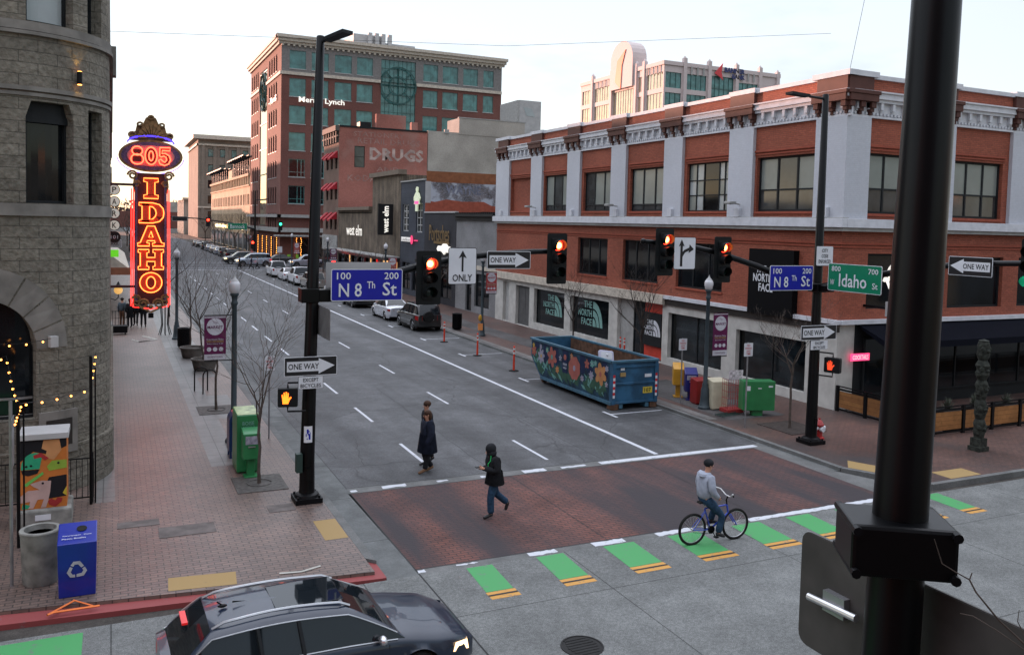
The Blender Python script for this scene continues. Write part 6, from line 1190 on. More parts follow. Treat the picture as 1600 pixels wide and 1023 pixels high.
btree('bare young tree in the grate beside the green newspaper box', 3.42, 22.25, 4.7, 3, 1.9, .85, .038, 'bark', 0, 0, 4); btree('slim bare tree behind the market banner on the left', 3.33, 31.4, 5.3, 8, 2.3, .95, .040, 'bark', 0, 0, 4); btree('bare tree growing from the nearer round planter on the left', 3.7, 40, 5.4, 12, 2.2, .95, .040, 'bark', -.2, 0, 4); btree('bare tree growing from the farther round planter on the left', 3.5, 44.5, 5.6, 21, 2.2, .9, .040, 'bark', 0, 0, 4); btree('bare tree far down the left sidewalk', 3.5, 62, 6, 31, 2.3, 1, .06, 'bark_dark')
btree('bare tree near the fire hydrant on the right corner', 21.2, 22.3, 4.15, 5, 2.2, 1.05, .042); btree('dense bare tree behind the dumpster', 21.3, 31.7, 5.0, 17, 2.3, .95, .06, 'bark_dark', 0, 0, 5, 7); btree('bare tree in front of the first shop window with teal lettering', 21.3, 37.9, 4.9, 23, 2.3, .95, .05, 'bark_dark', 0, 0, 5, 6)
for k, y in enumerate((58, 73, 82, 95)): btree('bare tree on the right sidewalk in front of the ' + ['charcoal restaurant', 'slate blue shop', 'boarded tower', 'low boarded store front'][k], 21.3, y, 5.2, 40 + k, 2.3, 1, .06, 'bark', 0, 0, 4)
for k, (x, y) in enumerate([(21, 150), (21, 168), (21.5, 190), (21.5, 208), (21.5, 230), (3, 150), (3, 175), (3, 205)]): btree(['bare tree outside the office block corner', 'bare tree by the office block north end', 'nearest bare tree outside the tan brick building', 'middle bare tree outside the tan brick building', 'farthest bare tree outside the tan brick building', 'nearest bare tree on the far left block', 'middle bare tree on the far left block', 'farthest bare tree on the far left block'][k], x, y, 8, 60 + k, 3, 1, .12, 'bark', 0, 0, 4)
# twigs reaching into the right foreground
t = thing('tree_branch', 'thin bare twigs reaching in from the lower right edge before the sign', 'branch', (3.6, 1.2, 4.4), 0)
b = MB(); b.tube([(3.6, 1.2, 4.4), (2.95, 1.38, 5.12), (2.654, 1.548, 5.423), (2.513, 1.623, 5.565), (2.443, 1.66, 5.635), (2.381, 1.694, 5.717), (2.363, 1.705, 5.755), (2.32, 1.725, 5.78), (2.287, 1.743, 5.802), (2.266, 1.757, 5.875)], [.016, .008, .0045, .0035, .003, .0026, .0026, .002, .0018, .0012], 6); b.tube([(2.654, 1.548, 5.423), (2.57, 1.58, 5.50), (2.495, 1.63, 5.56), (2.442, 1.657, 5.60), (2.372, 1.693, 5.645), (2.337, 1.711, 5.652)], [.003, .0024, .002, .0018, .0015, .001], 5); b.tube([(2.53, 1.612, 5.55), (2.513, 1.625, 5.594), (2.495, 1.635, 5.632), (2.499, 1.635, 5.668)], [.0025, .002, .0015, .001], 5); b.tube([(2.363, 1.705, 5.755), (2.366, 1.70, 5.778)], .002, 4); b.build('twig', 'bark', t)
# ================================================================ LEFT CORNER FURNITURE
AB = thing('painted_utility_cabinet', 'utility cabinet wrapped in a colourful animal mural with a pale metal top', 'utility cabinet', (-1.33, 20.9, 0))
b = MB(); b.box(-1.86, -.80, 20.58, 21.55, 0, .42); b.build('concrete_base', 'concrete_obj', AB, bevel=.04)
b = MB(); b.box(-1.78, -.90, 20.72, 21.45, .42, 1.93); b.build('cabinet', plain('mural_orange', (.50, .16, .035), .6, var=.1), AB)
b = MB(); b.box(-1.82, -.86, 20.66, 21.5, 1.93, 2.06); b.build('top', 'pale_panel', AB, bevel=.01)
Fm = fr((-1.34, 20.72, 1.17), X1)
def shp(name, col, pts, d): b = MB(); b.prism(pts, Fm, d, d + .002); b.build(name, col, AB)
teal = plain('mural_teal', (.03, .33, .17), .6); lime_ = plain('mural_lime', (.25, .38, .05), .6); dkm = plain('mural_black', (.012, .012, .015), .6); pinkm = plain('mural_pink', (.48, .33, .30), .6); redm = plain('mural_red', (.32, .03, .03), .6); tanm = plain('mural_tan', (.50, .24, .10), .6); yel = plain('mural_yellow', (.5, .38, .04), .6)
shp('mural_shape', dkm, [(-.44, .75), (.44, .75), (.44, .58), (.1, .42), (-.2, .5), (-.44, .3)], .001)
shp('mural_shape', tanm, [(0, .74), (.3, .74), (.34, .5), (.2, .3), (.02, .34), (.06, .5), (-.04, .56)], .004)
shp('mural_shape', teal, [(-.43, .12)] + [(-.16 + .27 * cos(a * pi / 10), .18 + .3 * sin(a * pi / 10)) for a in range(10, 4, -1)] + [(-.02, .44), (-.08, .12)], .005)
shp('mural_shape', redm, [(-.2, .42), (-.05, .47), (.1, .34), (.02, .30), (-.05, .37), (-.18, .35)], .008)
shp('mural_shape', lime_, [(.06, .16), (.16, .28), (.44, .28), (.44, .10), (.1, .06)], .004)
shp('mural_shape', dkm, [(-.43, .11), (-.08, .11), (-.12, .02), (-.3, -.02), (-.4, .02)], .006)
shp('mural_shape', plain('mural_green', (.13, .42, .09), .6), [(-.38, -.2), (-.02, .05), (0, .0), (-.33, -.25)], .007)
shp('mural_shape', dkm, [(.1, -.08), (.44, -.05), (.44, -.52), (.1, -.55), (0, -.3)], .003)
shp('mural_shape', pinkm, [(-.44, -.45), (-.3, -.34), (-.08, -.34), (-.2, -.26), (-.26, -.2), (-.05, -.14), (.14, -.16), (.12, -.4), (.08, -.6), (.04, -.73), (-.06, -.73), (0, -.55), (-.12, -.55), (-.2, -.73), (-.3, -.73), (-.26, -.58), (-.44, -.6)], .006)
shp('mural_shape', teal, [(-.42, -.73), (-.4, -.62), (-.26, -.66), (-.3, -.73)], .008); shp('mural_shape', redm, [(.1, -.68), (.22, -.74), (.34, -.64), (.36, -.56), (.26, -.54), (.22, -.6), (.14, -.55), (.08, -.6)], .008); shp('mural_shape', yel, [(.36, -.45), (.44, -.3), (.44, -.52)], .008)
for u, v in ((-.33, .19), (-.24, .2), (.28, .22), (-.02, -.2)): shp('mural_eye', dkm, [(u + .025 * cos(a), v + .025 * sin(a)) for a in [i * pi / 4 for i in range(8)]], .011)
b = MB(); b.box(-1.5, -1.2, 20.565, 20.575, .2, .32); b.build('label_plate', 'sign_white', AB)
CB = thing('round_litter_bin', 'round concrete litter bin beside the blue recycling bin', 'litter bin', (-1.2, 17.62, 0)); b = MB(); b.lathe((-1.2, 17.62, 0), [(.28, 0), (.30, .05), (.33, .9), (.35, .98), (.34, 1.0), (.27, 1.0), (.26, .9)], 28); b.build('shell', 'concrete_obj', CB); b = MB(); b.lathe((-1.2, 17.62, .9), [(.265, 0), (.2, -.05), (.001, -.02)], 20); b.build('liner', 'rubber', CB)
RC = thing('recycling_bin', 'blue box recycling bin with white recycling arrows', 'recycling bin', (-.56, 16.98, 0)); blue = plain('bin_blue', (.006, .018, .24), .35, var=.08, coat=.3)
b = MB(); b.add([(-.86, 16.68, 0), (-.27, 16.68, 0), (-.27, 17.25, 0), (-.86, 17.25, 0), (-.88, 16.64, .98), (-.25, 16.64, .98), (-.25, 17.28, 1.16), (-.88, 17.28, 1.16)], [(0, 3, 2, 1), (4, 5, 6, 7), (0, 1, 5, 4), (1, 2, 6, 5), (2, 3, 7, 6), (3, 0, 4, 7)]); b.build('body', blue, RC, bevel=.015)
b = MB(); tv = (Vector((0, .64, .18))).normalized(); ax = Matrix((Vector((1, 0, 0)), tv, Vector((1, 0, 0)).cross(tv))).transposed(); b.lathe((-.5, 17.05, 1.105), [(.085, 0), (.085, .006), (.001, .006)], 14, ax=ax); b.build('opening', 'rubber', RC)
F_ = fr((-.57, 16.655, .50), X1, (0, -.04, 1)); b = MB()
for k in range(3):
    a0 = pi / 2 + 2 * pi * k / 3; R2 = lambda u, v: (u * cos(a0 - pi / 2) - v * sin(a0 - pi / 2), u * sin(a0 - pi / 2) + v * cos(a0 - pi / 2))
    for q in ([(-.10, .09), (-.055, .155), (.055, .155), (.025, .10), (-.035, .10), (-.055, .065)], [(.04, .165), (.09, .075), (.135, .05), (.145, .14), (.105, .11)] if 0 else [(.045, .16), (.115, .06), (.07, .035), (.02, .1)]): b.prism([R2(*p) for p in q], F_, .004, .007)
b.build('recycling_symbol', plain('symbol_grey', (.40, .42, .48), .5), RC)
text('Newspaper  Cans', (-.57, 16.85, 1.055), X1, tv, .46, .04, 'sign_white', 'lettering', RC, thick=.001, off=.004); text('Plastic Bottles', (-.62, 16.77, 1.03), X1, tv, .38, .04, 'sign_white', 'lettering', RC, thick=.001, off=.004)
t = thing('street_sign_post', 'thin grey sign post seen edge on beside the painted cabinet', 'sign post', (-1.66, 17.6, 0)); b = MB(); b.tube([(-1.66, 17.6, 0), (-1.66, 17.6, 3.4)], .03, 8); b.build('post', 'sign_grey', t); b = MB(); b.box(-1.64, -1.625, 17.4, 17.8, 2.2, 3.1); b.build('panel', 'sign_grey', t)
# patio railing and string light poles by the stone building
t = thing('area_railing', 'black iron railing between the painted cabinet and the stone corner', 'railing', (-1, 22.1, 0)); b = MB(); y = 22.15
for z in (.12, 1.05): b.box(-3.4, -.42, y - .015, y + .015, z, z + .03)
for i in range(26): x = -3.4 + i * .12; b.box(x - .008, x + .008, y - .008, y + .008, .12, 1.05)
b.box(-.45, -.40, y - .025, y + .025, 0, 1.2); b.build('iron_frame', 'iron', t)
for k, (x, y, h) in enumerate([(-.45, 22.0, 3.5), (-1.72, 19.6, 3.0)]):
    t = thing('string_light_pole', ['slim black pole holding string lights at the stone corner', 'slim black pole holding string lights behind the sign post'][k], 'pole', (x, y, 0), 0, 'string light poles'); b = MB(); b.tube([(x, y, 0), (x, y, h)], .035, 8); b.tube([(x + .09, y + .1, 0), (x + .09, y + .1, h * .92)], .02, 6); b.build('pole', 'black_metal', t)
def strings(label, pts, n, sag=.1):
    t = thing('string_lights', label, 'string lights', pts[0], 0, 'strings of warm bulbs'); b = MB(); c = MB()
    for i in range(len(pts) - 1):
        p, q = Vector(pts[i]), Vector(pts[i + 1]); L_ = [p.lerp(q, k / 8) - Vector((0, 0, sag * 4 * (k / 8) * (1 - k / 8))) for k in range(9)]; c.tube(L_, .006, 4)
        for k in range(n): f_ = (k + .5) / n; r = p.lerp(q, f_) - Vector((0, 0, sag * 4 * f_ * (1 - f_) + .04)); b.ball(tuple(r), .023, 6)
    c.build('cable', 'black_metal', t); b.build('bulb', 'bulb', t)
strings('string of warm bulbs running level along the stone wall to the corner pole', [(-1.72, 19.6, 2.95), (-.45, 22.0, 2.75)], 5, .05); strings('short string of warm bulbs climbing the corner pole', [(-.45, 22.0, 2.78), (-.35, 22.6, 3.5)], 5, .0); strings('string of warm bulbs swagged across the dark arch', [(-3.4, 22.3, 3.5), (-2.1, 21.5, 3.65), (-1.72, 19.6, 3.0)], 6, .12); strings('cluster of warm bulbs wound on the left pole top', [(-1.78, 19.55, 2.55), (-1.66, 19.62, 2.95)], 6, 0); strings('faint string of small bulbs inside the arch', [(-3.0, 22.6, 3.85), (-1.3, 22.7, 3.85)], 5, .1)
# mailbox and green newspaper boxes on the left
MBX = thing('mailbox', 'blue round topped mailbox beside the green newspaper box', 'mailbox', (3.25, 25.1, 0)); mb_ = plain('mail_blue', (.012, .03, .10), .35, coat=.3)
b = MB(); prof = [(-.27, .2), (.27, .2), (.27, 1.05)] + [(.27 * cos(a * pi / 10), 1.05 + .27 * sin(a * pi / 10)) for a in range(1, 10)] + [(-.27, 1.05)]; b.prism(prof, fr((3.25, 25.1, 0), X1), -.28, .28); b.build('body', mb_, MBX, bevel=.015)
for sx in (-.22, .22):
    for sy in (-.22, .22): b = MB(); b.box(3.25 + sx - .03, 3.25 + sx + .03, 25.1 + sy - .03, 25.1 + sy + .03, 0, .2); b.build('leg', mb_, MBX)
b = MB(); b.box(3.05, 3.45, 24.79, 24.82, 1.0, 1.06); b.build('pull_handle', 'frame_dark', MBX)
grn = plain('news_green', (.02, .17, .055), .4, coat=.2); 
def newsbox(label, x, y, w, d, h, col, ped=None, slope=.12, rz=0, win=True, grp='newspaper boxes', lab=None, topc=None):
    t = thing('newspaper_box', label, 'newspaper box', (x, y, 0), rz, grp); z0 = ped or .04
    b = MB(); b.add([(-w / 2, -d / 2, z0), (w / 2, -d / 2, z0), (w / 2, d / 2, z0), (-w / 2, d / 2, z0), (-w / 2, -d / 2, h - slope), (w / 2, -d / 2, h - slope), (w / 2, d / 2, h), (-w / 2, d / 2, h)], [(0, 3, 2, 1), (4, 5, 6, 7), (0, 1, 5, 4), (1, 2, 6, 5), (2, 3, 7, 6), (3, 0, 4, 7)]); b.build('body', col, t, world=False, bevel=.02)
    if ped: b = MB(); b.box(-w * .22, w * .22, -d * .25, d * .25, .04, ped); b.box(-w * .4, w * .4, -d * .42, d * .42, 0, .05); b.build('pedestal', col, t, world=False, bevel=.01)
    else:
        for sx in (-1, 1): b = MB(); b.box(sx * w * .4 - .02, sx * w * .4 + .02, -d * .4, d * .4, 0, .05); b.build('foot', col, t, world=False)
    if win: b = MB(); b.box(-w * .36, w * .36, -d / 2 - .012, -d / 2 - .002, z0 + (h - z0) * .52, h - slope - .06); b.build('window', plain('news_page', (.28, .28, .34), .3, var=.4, vs=9), t, world=False); b = MB(); b.box(-w * .2, w * .2, -d / 2 - .03, -d / 2 - .003, z0 + (h - z0) * .42, z0 + (h - z0) * .46); b.build('handle', 'silver', t, world=False)
    return t
nb = newsbox('big green newspaper box with a pale lid next to the blue mailbox', 3.28, 23.75, .58, .95, 1.62, grn, .0, .06, 0, False)
b = MB(); b.box(-.30, .30, -.48, .48, 1.62, 1.64); 
text('BOISE', (3.28, 23.26, 1.35), X1, (0, 0, 1), .3, .1, 'mint_vinyl', 'lettering', nb, thick=.001, off=.01); text('WEEKLY', (3.28, 23.26, 1.22), X1, (0, 0, 1), .34, .1, 'mint_vinyl', 'lettering', nb, thick=.001, off=.01)
MB().quad((-.27, -.44, 1.575), (.27, -.44, 1.575), (.27, .44, 1.627), (-.27, .44, 1.627)).build('lid', plain('lid_pale', (.30, .36, .16), .25, var=.4, vs=4), nb, world=False)
newsbox('small green pedestal newspaper box in front of the big green box', 3.30, 22.95, .44, .40, 1.28, grn, .5, .10)
# right sidewalk boxes
newsbox('yellow pedestal newspaper box at the end of the row', 20.72, 28.1, .45, .42, 1.38, plain('news_yellow', (.50, .25, .015), .4, coat=.2), .5, .22, -.5, False); newsbox('dark blue newspaper box between the yellow and red ones', 20.85, 27.45, .5, .45, 1.27, plain('news_blue', (.01, .015, .14), .4, coat=.2), .35, .2, -.5); newsbox('red newspaper box beside the dark blue one', 20.75, 26.75, .55, .5, 1.0, plain('news_red', (.22, .012, .012), .4, coat=.2), 0, .06, -.1, False); newsbox('cream white plastic newspaper box', 20.78, 25.75, .66, .5, 1.16, plain('news_cream', (.50, .46, .34), .45), 0, .08, -.1, False)
gb = thing('newspaper_box', 'wide green multi compartment newspaper box beside a no parking sign', 'newspaper box', (21.5, 24.35, 0), -.35, 'newspaper boxes'); b = MB(); b.box(-.60, .60, -.25, .25, .22, 1.30); b.build('body', grn, gb, world=False, bevel=.02); b = MB(); b.box(-.2, .2, -.12, .12, 0, .22); b.build('pedestal', grn, gb, world=False)
b = MB(); b.box(-.5, -.34, -.256, -.251, .95, 1.12); b.box(-.05, .08, -.256, -.251, 1.02, 1.06); b.box(.34, .5, -.256, -.251, 1.08, 1.14); b.build('label_plate', 'sign_white', gb, world=False)
wr = thing('wire_news_rack', 'open red wire magazine rack on a red base', 'magazine rack', (20.98, 25.1, 0), -.1); b = MB()
for i in range(7): b.tube([(-.3 + i * .1, -.2, .15), (-.3 + i * .1, -.2, 1.25)], .009, 4)
for i in range(4): b.tube([(-.3, -.2 + i * .13, .15), (-.3, -.2 + i * .13, 1.25)], .009, 4); b.tube([(.3, -.2 + i * .13, .15), (.3, -.2 + i * .13, 1.25)], .009, 4)
for z in (.3, .55, .8, 1.05, 1.25): b.tube([(-.3, .2, z), (-.3, -.2, z), (.3, -.2, z), (.3, .2, z)], .009, 4)
b.build('wire_frame', plain('rack_red', (.30, .03, .03), .5), wr, world=False); b = MB(); b.box(-.36, .36, -.27, .27, 0, .15); b.build('base', 'rack_red', wr, world=False, bevel=.02); b = MB(); b.box(-.3, .3, -.215, -.2, 1.25, 1.6); b.build('header_card', plain('card', (.5, .45, .48), .5, var=.5, vs=9), wr, world=False)
t = thing('fallen_bar_frame', 'dark metal frame lying flat on the paving beside the wire rack', 'metal frame', (20.4, 24.6, 0)); b = MB()
for i in range(4): b.tube([(19.95, 24.75 - i * .13, .05), (20.95, 24.95 - i * .13, .05)], .02, 5)
b.build('bars', 'dark_green_metal', t)
FH = thing('fire_hydrant', 'red fire hydrant with white caps behind the far signal pole base', 'fire hydrant', (21.1, 20.85, 0)); hr = plain('hydrant_red', (.36, .02, .02), .4, coat=.3)
b = MB(); b.lathe((21.1, 20.85, 0), [(.17, 0), (.17, .05), (.11, .07), (.10, .42), (.15, .44), (.15, .48), (.12, .52), (.08, .60), (.03, .64), (.035, .68), (.001, .69)], 14); b.build('barrel', hr, FH)
for s_ in (-1, 1): b = MB(); b.tube([(21.1 + s_ * .08, 20.85, .36), (21.1 + s_ * .21, 20.82, .36)], .065, 10); b.build('hose_cap', 'sign_white', FH)
b = MB(); b.tube([(21.1, 20.77, .33), (21.1, 20.66, .33)], .08, 12); b.build('front_cap', 'sign_white', FH)
# totem pole
TP = thing('totem_pole', 'carved dark weathered totem pole on the right sidewalk before the restaurant', 'totem pole', (24.92, 17.93, 0)); b = MB(); x, y = 24.92, 17.93; b.box(x - .24, x + .24, y - .2, y + .2, 0, .14); b.box(x - .19, x + .19, y - .16, y + .16, .14, .4); tm = plain('totem_wood', (.028, .031, .026), .9, var=.5, vs=10, bump=.6)
b.build('plinth', tm, TP)
rr = random.Random(4); b = MB(); prof = [(.15, .4)]
for k in range(5): z = .4 + k * .62; prof += [(.15, z + .04), (.185 + rr.uniform(-.02, .02), z + .18), (.16, z + .32), (.20 + rr.uniform(-.02, .02), z + .45), (.15, z + .58), (.13, z + .61)]
prof += [(.16, 3.5), (.001, 3.55)]; b.lathe((x, y, 0), prof, 12)
for k in range(5):
    z = .55 + k * .62
    for a in (-2.6, -1.57, -.5): c = (x + .17 * cos(a), y + .17 * sin(a), z + (.15 if a == -1.57 else .2)); b.ball(c, .075, 6, 0, (1, 1, .8 if a == -1.57 else 1.3))
    b.box(x - .2 - (.08 if k == 3 else 0), x - .1, y - .1, y + .05, z, z + .12); b.box(x + .1, x + .2, y - .1, y + .05, z + .02, z + .16)
b.build('carved_shaft', tm, TP)
# planters, bike racks, trash on the left sidewalk
for k, (x, y) in enumerate([(3.72, 39.9), (3.5, 43.6)]):
    t = thing('round_planter', ['nearer low round concrete planter on the left sidewalk', 'farther low round concrete planter on the left sidewalk'][k], 'planter', (x, y, 0), 0, 'round concrete planters'); b = MB(); b.lathe((x, y, 0), [(.42, 0), (.46, .08), (.53, .42), (.58, .46), (.58, .52), (.5, .52), (.48, .43)], 24); b.build('bowl', plain('planter_stone', (.11, .10, .09), .9, var=.3), t); b = MB(); b.lathe((x, y, .43), [(.49, 0), (.001, .03)], 16); b.build('soil', 'earth', t)
for k, (x, y) in enumerate([(3.15, 35.1), (3.4, 34.4)]):
    t = thing('bike_rack', ['farther black hoop bicycle rack', 'nearer black hoop bicycle rack'][k], 'bike rack', (x, y, 0), 0, 'hoop bike racks'); b = MB(); b.tube([(x - .24, y, 0), (x - .24, y, .7)] + [(x - .24 * cos(a * pi / 8), y, .7 + .24 * sin(a * pi / 8)) for a in range(1, 8)] + [(x + .24, y, .7), (x + .24, y, 0)], .026, 8); b.build('hoop', 'black_metal', t)
def slatbin(label, x, y): 
    t = thing('litter_bin', label, 'litter bin', (x, y, 0), 0, 'black slatted litter bins'); b = MB(); b.lathe((x, y, .04), [(.26, 0), (.29, .05), (.29, .9), (.32, .95), (.32, 1.0), (.24, 1.0), (.22, .9)], 18); b.build('barrel', 'black_metal', t)
    b = MB()
    for i in range(18): a = 2 * pi * i / 18; b.box(x + .295 * cos(a) - .01, x + .295 * cos(a) + .01, y + .295 * sin(a) - .01, y + .295 * sin(a) + .01, .1, .95)
    b.build('slats', 'black_metal', t)
slatbin('black slatted litter bin by the second left lamp post', 3.36, 47.0); slatbin('black slatted litter bin on the right sidewalk beside the dark parked suv', 19.95, 50.6)
t = thing('newspaper_stand_frame', 'black wrought iron guard frame near the second left lamp post', 'tree guard', (2.75, 52.5, 0)); b = MB()
for i in range(8): a = 2 * pi * i / 8; b.tube([(2.75 + .34 * cos(a), 52.5 + .34 * sin(a), 0), (2.75 + .18 * cos(a), 52.5 + .18 * sin(a), .6), (2.75 + .25 * cos(a), 52.5 + .25 * sin(a), 1.7)], .022, 4)
b.build('iron_frame', 'iron', t); t.name = 'tree_guard'
# delineator posts, meter, far small things
cr_ = plain('cone_red', (.62, .05, .02), .55); crw = plain('cone_white', (.6, .6, .6), .4)
for k, (x, y, h) in enumerate([(17.40, 46.1, 1.18), (17.3, 40.9, 1.18), (17.15, 36.1, 1.18), (23.9, 37.5, 1.1), (23.9, 37.1, 1.1)]):
    t = thing('delineator_post', ['orange delineator post nearest the dark parked suv', 'middle orange delineator post in the street', 'orange delineator post nearest the dumpster', 'farther orange channelizer post by the shop wall', 'nearer orange channelizer post by the shop wall'][k], 'traffic post', (x, y, RZ if k < 3 else 0), 0, 'orange delineator posts'); z = RZ if k < 3 else 0
    b = MB(); b.lathe((x, y, z), [(.24, 0), (.24, .03), (.08, .05)], 10); b.build('base', 'rubber', t); b = MB(); b.tube([(x, y, z + .04), (x, y, z + h - .05)], [.055, .04], 8); b.ball((x, y, z + h - .04), .05, 6); b.build('post', cr_, t)
    for q in (.72, .88): b = MB(); b.tube([(x, y, z + h * q - .045), (x, y, z + h * q + .045)], .052, 8); b.build('reflective_band', crw, t)
t = thing('parking_meter', 'double headed parking meter with an orange notice at the right kerb', 'parking meter', (19.55, 45.9, 0)); x, y = 19.55, 45.9
b = MB(); b.tube([(x, y, 0), (x, y, 1.1)], .03, 8); b.build('post', 'sign_grey', t); b = MB(); b.lathe((x, y, 1.1), [(.06, 0), (.11, .08), (.11, .22), (.07, .33), (.001, .36)], 10); b.build('meter_head', plain('meter_yellow', (.45, .24, .02), .5), t); b = MB(); b.box(x - .15, x + .15, y - .06, y - .04, .55, .95); b.build('notice', plain('notice_orange', (.75, .28, .09), .6), t)
t = thing('street_sign_post', 'thin post with a small square sign by the far right crosswalk', 'sign post', (19.6, 112.5, 0)); b = MB(); b.tube([(19.6, 112.5, 0), (19.6, 112.5, 3.2)], .05, 6); b.build('post', 'sign_grey', t); b = MB(); b.box(19.3, 19.9, 112.42, 112.45, 2.4, 3.2); b.build('panel', 'sign_white', t)
t = thing('door_neon_sign', 'small vertical red neon sign by the shops on the right sidewalk', 'neon sign', (22.6, 96, 1)); b = MB(); b.box(22.5, 22.9, 95.9, 96, 1.2, 3.3); b.build('panel', 'neon_red', t)
# far intersection poles
fp = thing('signal_pole', 'black signal pole at the far intersection with an arm over the street', 'signal pole', (20.6, 140.5, 0)); b = MB(); b.lathe((20.6, 140.5, 0), [(.25, 0), (.2, 1), (.1, 11)], 10); b.build('pole', 'pole_black', fp); b = MB(); b.tube([(20.6, 140.5, 5.0), (17, 140.5, 5.9), (12, 140.5, 6.5), (6, 140.5, 6.7)], [.15, .12, .1, .08], 6); b.tube([(20.6, 140.5, 9.6), (22.6, 140.5, 9.9)], .07, 5); b.build('mast_arm', 'pole_black', fp)
fp2 = thing('signal_pole', 'dark signal pole at the far left corner of the far intersection', 'signal pole', (4.3, 140.5, 0)); b = MB(); b.lathe((4.3, 140.5, 0), [(.25, 0), (.2, 1), (.1, 11)], 10); b.build('pole', 'pole_black', fp2)
for k, (x, z) in enumerate([(6.3, 6.5), (13.5, 6.3), (20.2, 2.9), (24.5, 5.9)]):
    t = thing('traffic_signal', ['leftmost distant red signal over the far intersection', 'middle distant red signal over the far intersection', 'low distant red signal on the far pole', 'distant green signal before the office block'][k], 'traffic light', (x, 140.2, z), 0, 'distant signals'); b = MB(); b.box(x - .3, x + .3, 140.1, 140.3, z - 1.0, z + .4); b.build('housing', 'backplate', t); b = MB(); b.tube([(x, 140.08, z), (x, 140.0, z)], .20, 10); b.build('lens', 'lit_red' if k < 3 else 'lit_green', t)
signboard('street_name_sign', 'green street name sign hanging at the far intersection', (17.9, 140.2, 5.4), X1, 2.9, 1.0, 'sign_green', 'sign_white', [('Bannock', 0, 0, 2.2, .6, 'sign_white', 0)]); signboard('one_way_sign', 'tiny one way sign on the far intersection arm', (9.4, 140.2, 6.4), X1, 2.2, .7, 'sign_black', 'sign_white', [])
for k, (x, z) in enumerate([(-.9, 7), (1.2, 7)]):
    pass
# overhead wires
t = thing('overhead_wire', 'thin wire crossing the sky from left to right above the rooftops', 'wire'); b = MB(); b.tube([(-10, 60, 17.5), (25, 55, 19.2), (50, 50, 22.0)], .012, 4); b.build('cable', 'frame_dark', t)
t = thing('overhead_wire', 'short wire rising from the corner roof of the brick building', 'wire', (25.2, 24.2, 12.8)); b = MB(); b.tube([(25.2, 24.2, 12.8), (25.6, 23.0, 20)], .010, 4); b.build('cable', 'frame_dark', t)
# ================================================================ DUMPSTER
DP = thing('roll_off_dumpster', 'large blue open top dumpster painted with flowers, parked at the right kerb', 'dumpster', (18.1, 30.5, RZ)); dx0, dx1, dy0, dy1 = 16.98, 19.0, 27.15, 33.95; z0 = RZ + .22; z1 = RZ + 1.80
db = plain('dumpster_blue', (.022, .085, .16), .45, var=.3, vs=2.5); rust = plain('rust', (.10, .055, .035), .9, var=.4, vs=4); dteal = plain('dumpster_rail', (.05, .13, .19), .5, var=.2)
b = MB(); sd = [(dy0, z0), (dy1 - 1.0, z0), (dy1, z0 + .85), (dy1, z1), (dy0, z1)]
for xx, s_ in ((dx0, -1), (dx1, 1)):
    A = [(xx, y, z) for y, z in sd]; B = [(xx - s_ * .06, y, z) for y, z in sd]; b.add(A + B, [tuple(range(5)) if s_ < 0 else tuple(range(4, -1, -1))] , 0); b.add(B, [tuple(range(4, -1, -1)) if s_ < 0 else tuple(range(5))], 1)
b.add([(dx0, dy0, z0), (dx1, dy0, z0), (dx1, dy0, z1), (dx0, dy0, z1)], [(0, 1, 2, 3)], 0); b.add([(dx0, dy0 + .06, z0), (dx1, dy0 + .06, z0), (dx1, dy0 + .06, z1), (dx0, dy0 + .06, z1)], [(3, 2, 1, 0)], 1)
b.add([(dx0, dy1, z0 + .85), (dx1, dy1, z0 + .85), (dx1, dy1, z1), (dx0, dy1, z1), (dx0, dy1 - 1, z0), (dx1, dy1 - 1, z0)], [(3, 2, 1, 0), (0, 1, 5, 4)], 0); b.add([(dx0, dy1 - .06, z0 + .85), (dx1, dy1 - .06, z0 + .85), (dx1, dy1 - .06, z1), (dx0, dy1 - .06, z1)], [(0, 1, 2, 3)], 0)
b.add([(dx0, dy0, z0 + .1), (dx1, dy0, z0 + .1), (dx1, dy1 - .9, z0 + .1), (dx0, dy1 - .9, z0 + .1)], [(0, 1, 2, 3)], 1); b.build('shell', [db, rust], DP)
b = MB()
for xx in (dx0 - .05, dx1 - .03): b.box(xx, xx + .09, dy0 - .06, dy1 + .06, z1, z1 + .09)
b.box(dx0 - .05, dx1 + .06, dy0 - .08, dy0 + .02, z1, z1 + .088); b.box(dx0 - .05, dx1 + .06, dy1 - .02, dy1 + .07, z1, z1 + .088); b.build('top_rail', dteal, DP, bevel=.01)
b = MB(); b.box(dx0 - .04, dx0 + .01, dy0, dy1 - 1.0, z0 - .02, z0 + .10); b.box(dx0 + .35, dx0 + .5, dy0 - .02, dy1 - .9, RZ + .05, z0); b.box(dx1 - .5, dx1 - .35, dy0 - .02, dy1 - .9, RZ + .05, z0); b.box(dx0, dx0 + .3, dy0 - .05, dy0 + .3, RZ + .02, z0 + .1, 1); b.box(dx1 - .3, dx1, dy0 - .05, dy0 + .3, RZ + .02, z0, 1); b.tube([(dx0 + .1, dy1 - .95, RZ + .12), (dx0 + .3, dy1 - .95, RZ + .12)], .11, 10, 1); b.build('under_frame', [dteal, rust], DP)
b = MB()
for z in (z0 + .02, z0 + .74, z1 - .2): b.box(dx0 + .12, dx1 - .1, dy0 - .055, dy0 - .002, z, z + .08)
b.box(dx0 - .005, dx0 + .14, dy0 - .07, dy0 - .001, z0, z1); b.box(dx1 - .12, dx1 + .02, dy0 - .07, dy0 - .001, z0, z1); b.tube([(dx1 + .05, dy0, z0 + .2), (dx1 + .05, dy0, z1 - .1)], .04, 6); b.build('end_gate', db, DP, bevel=.008)
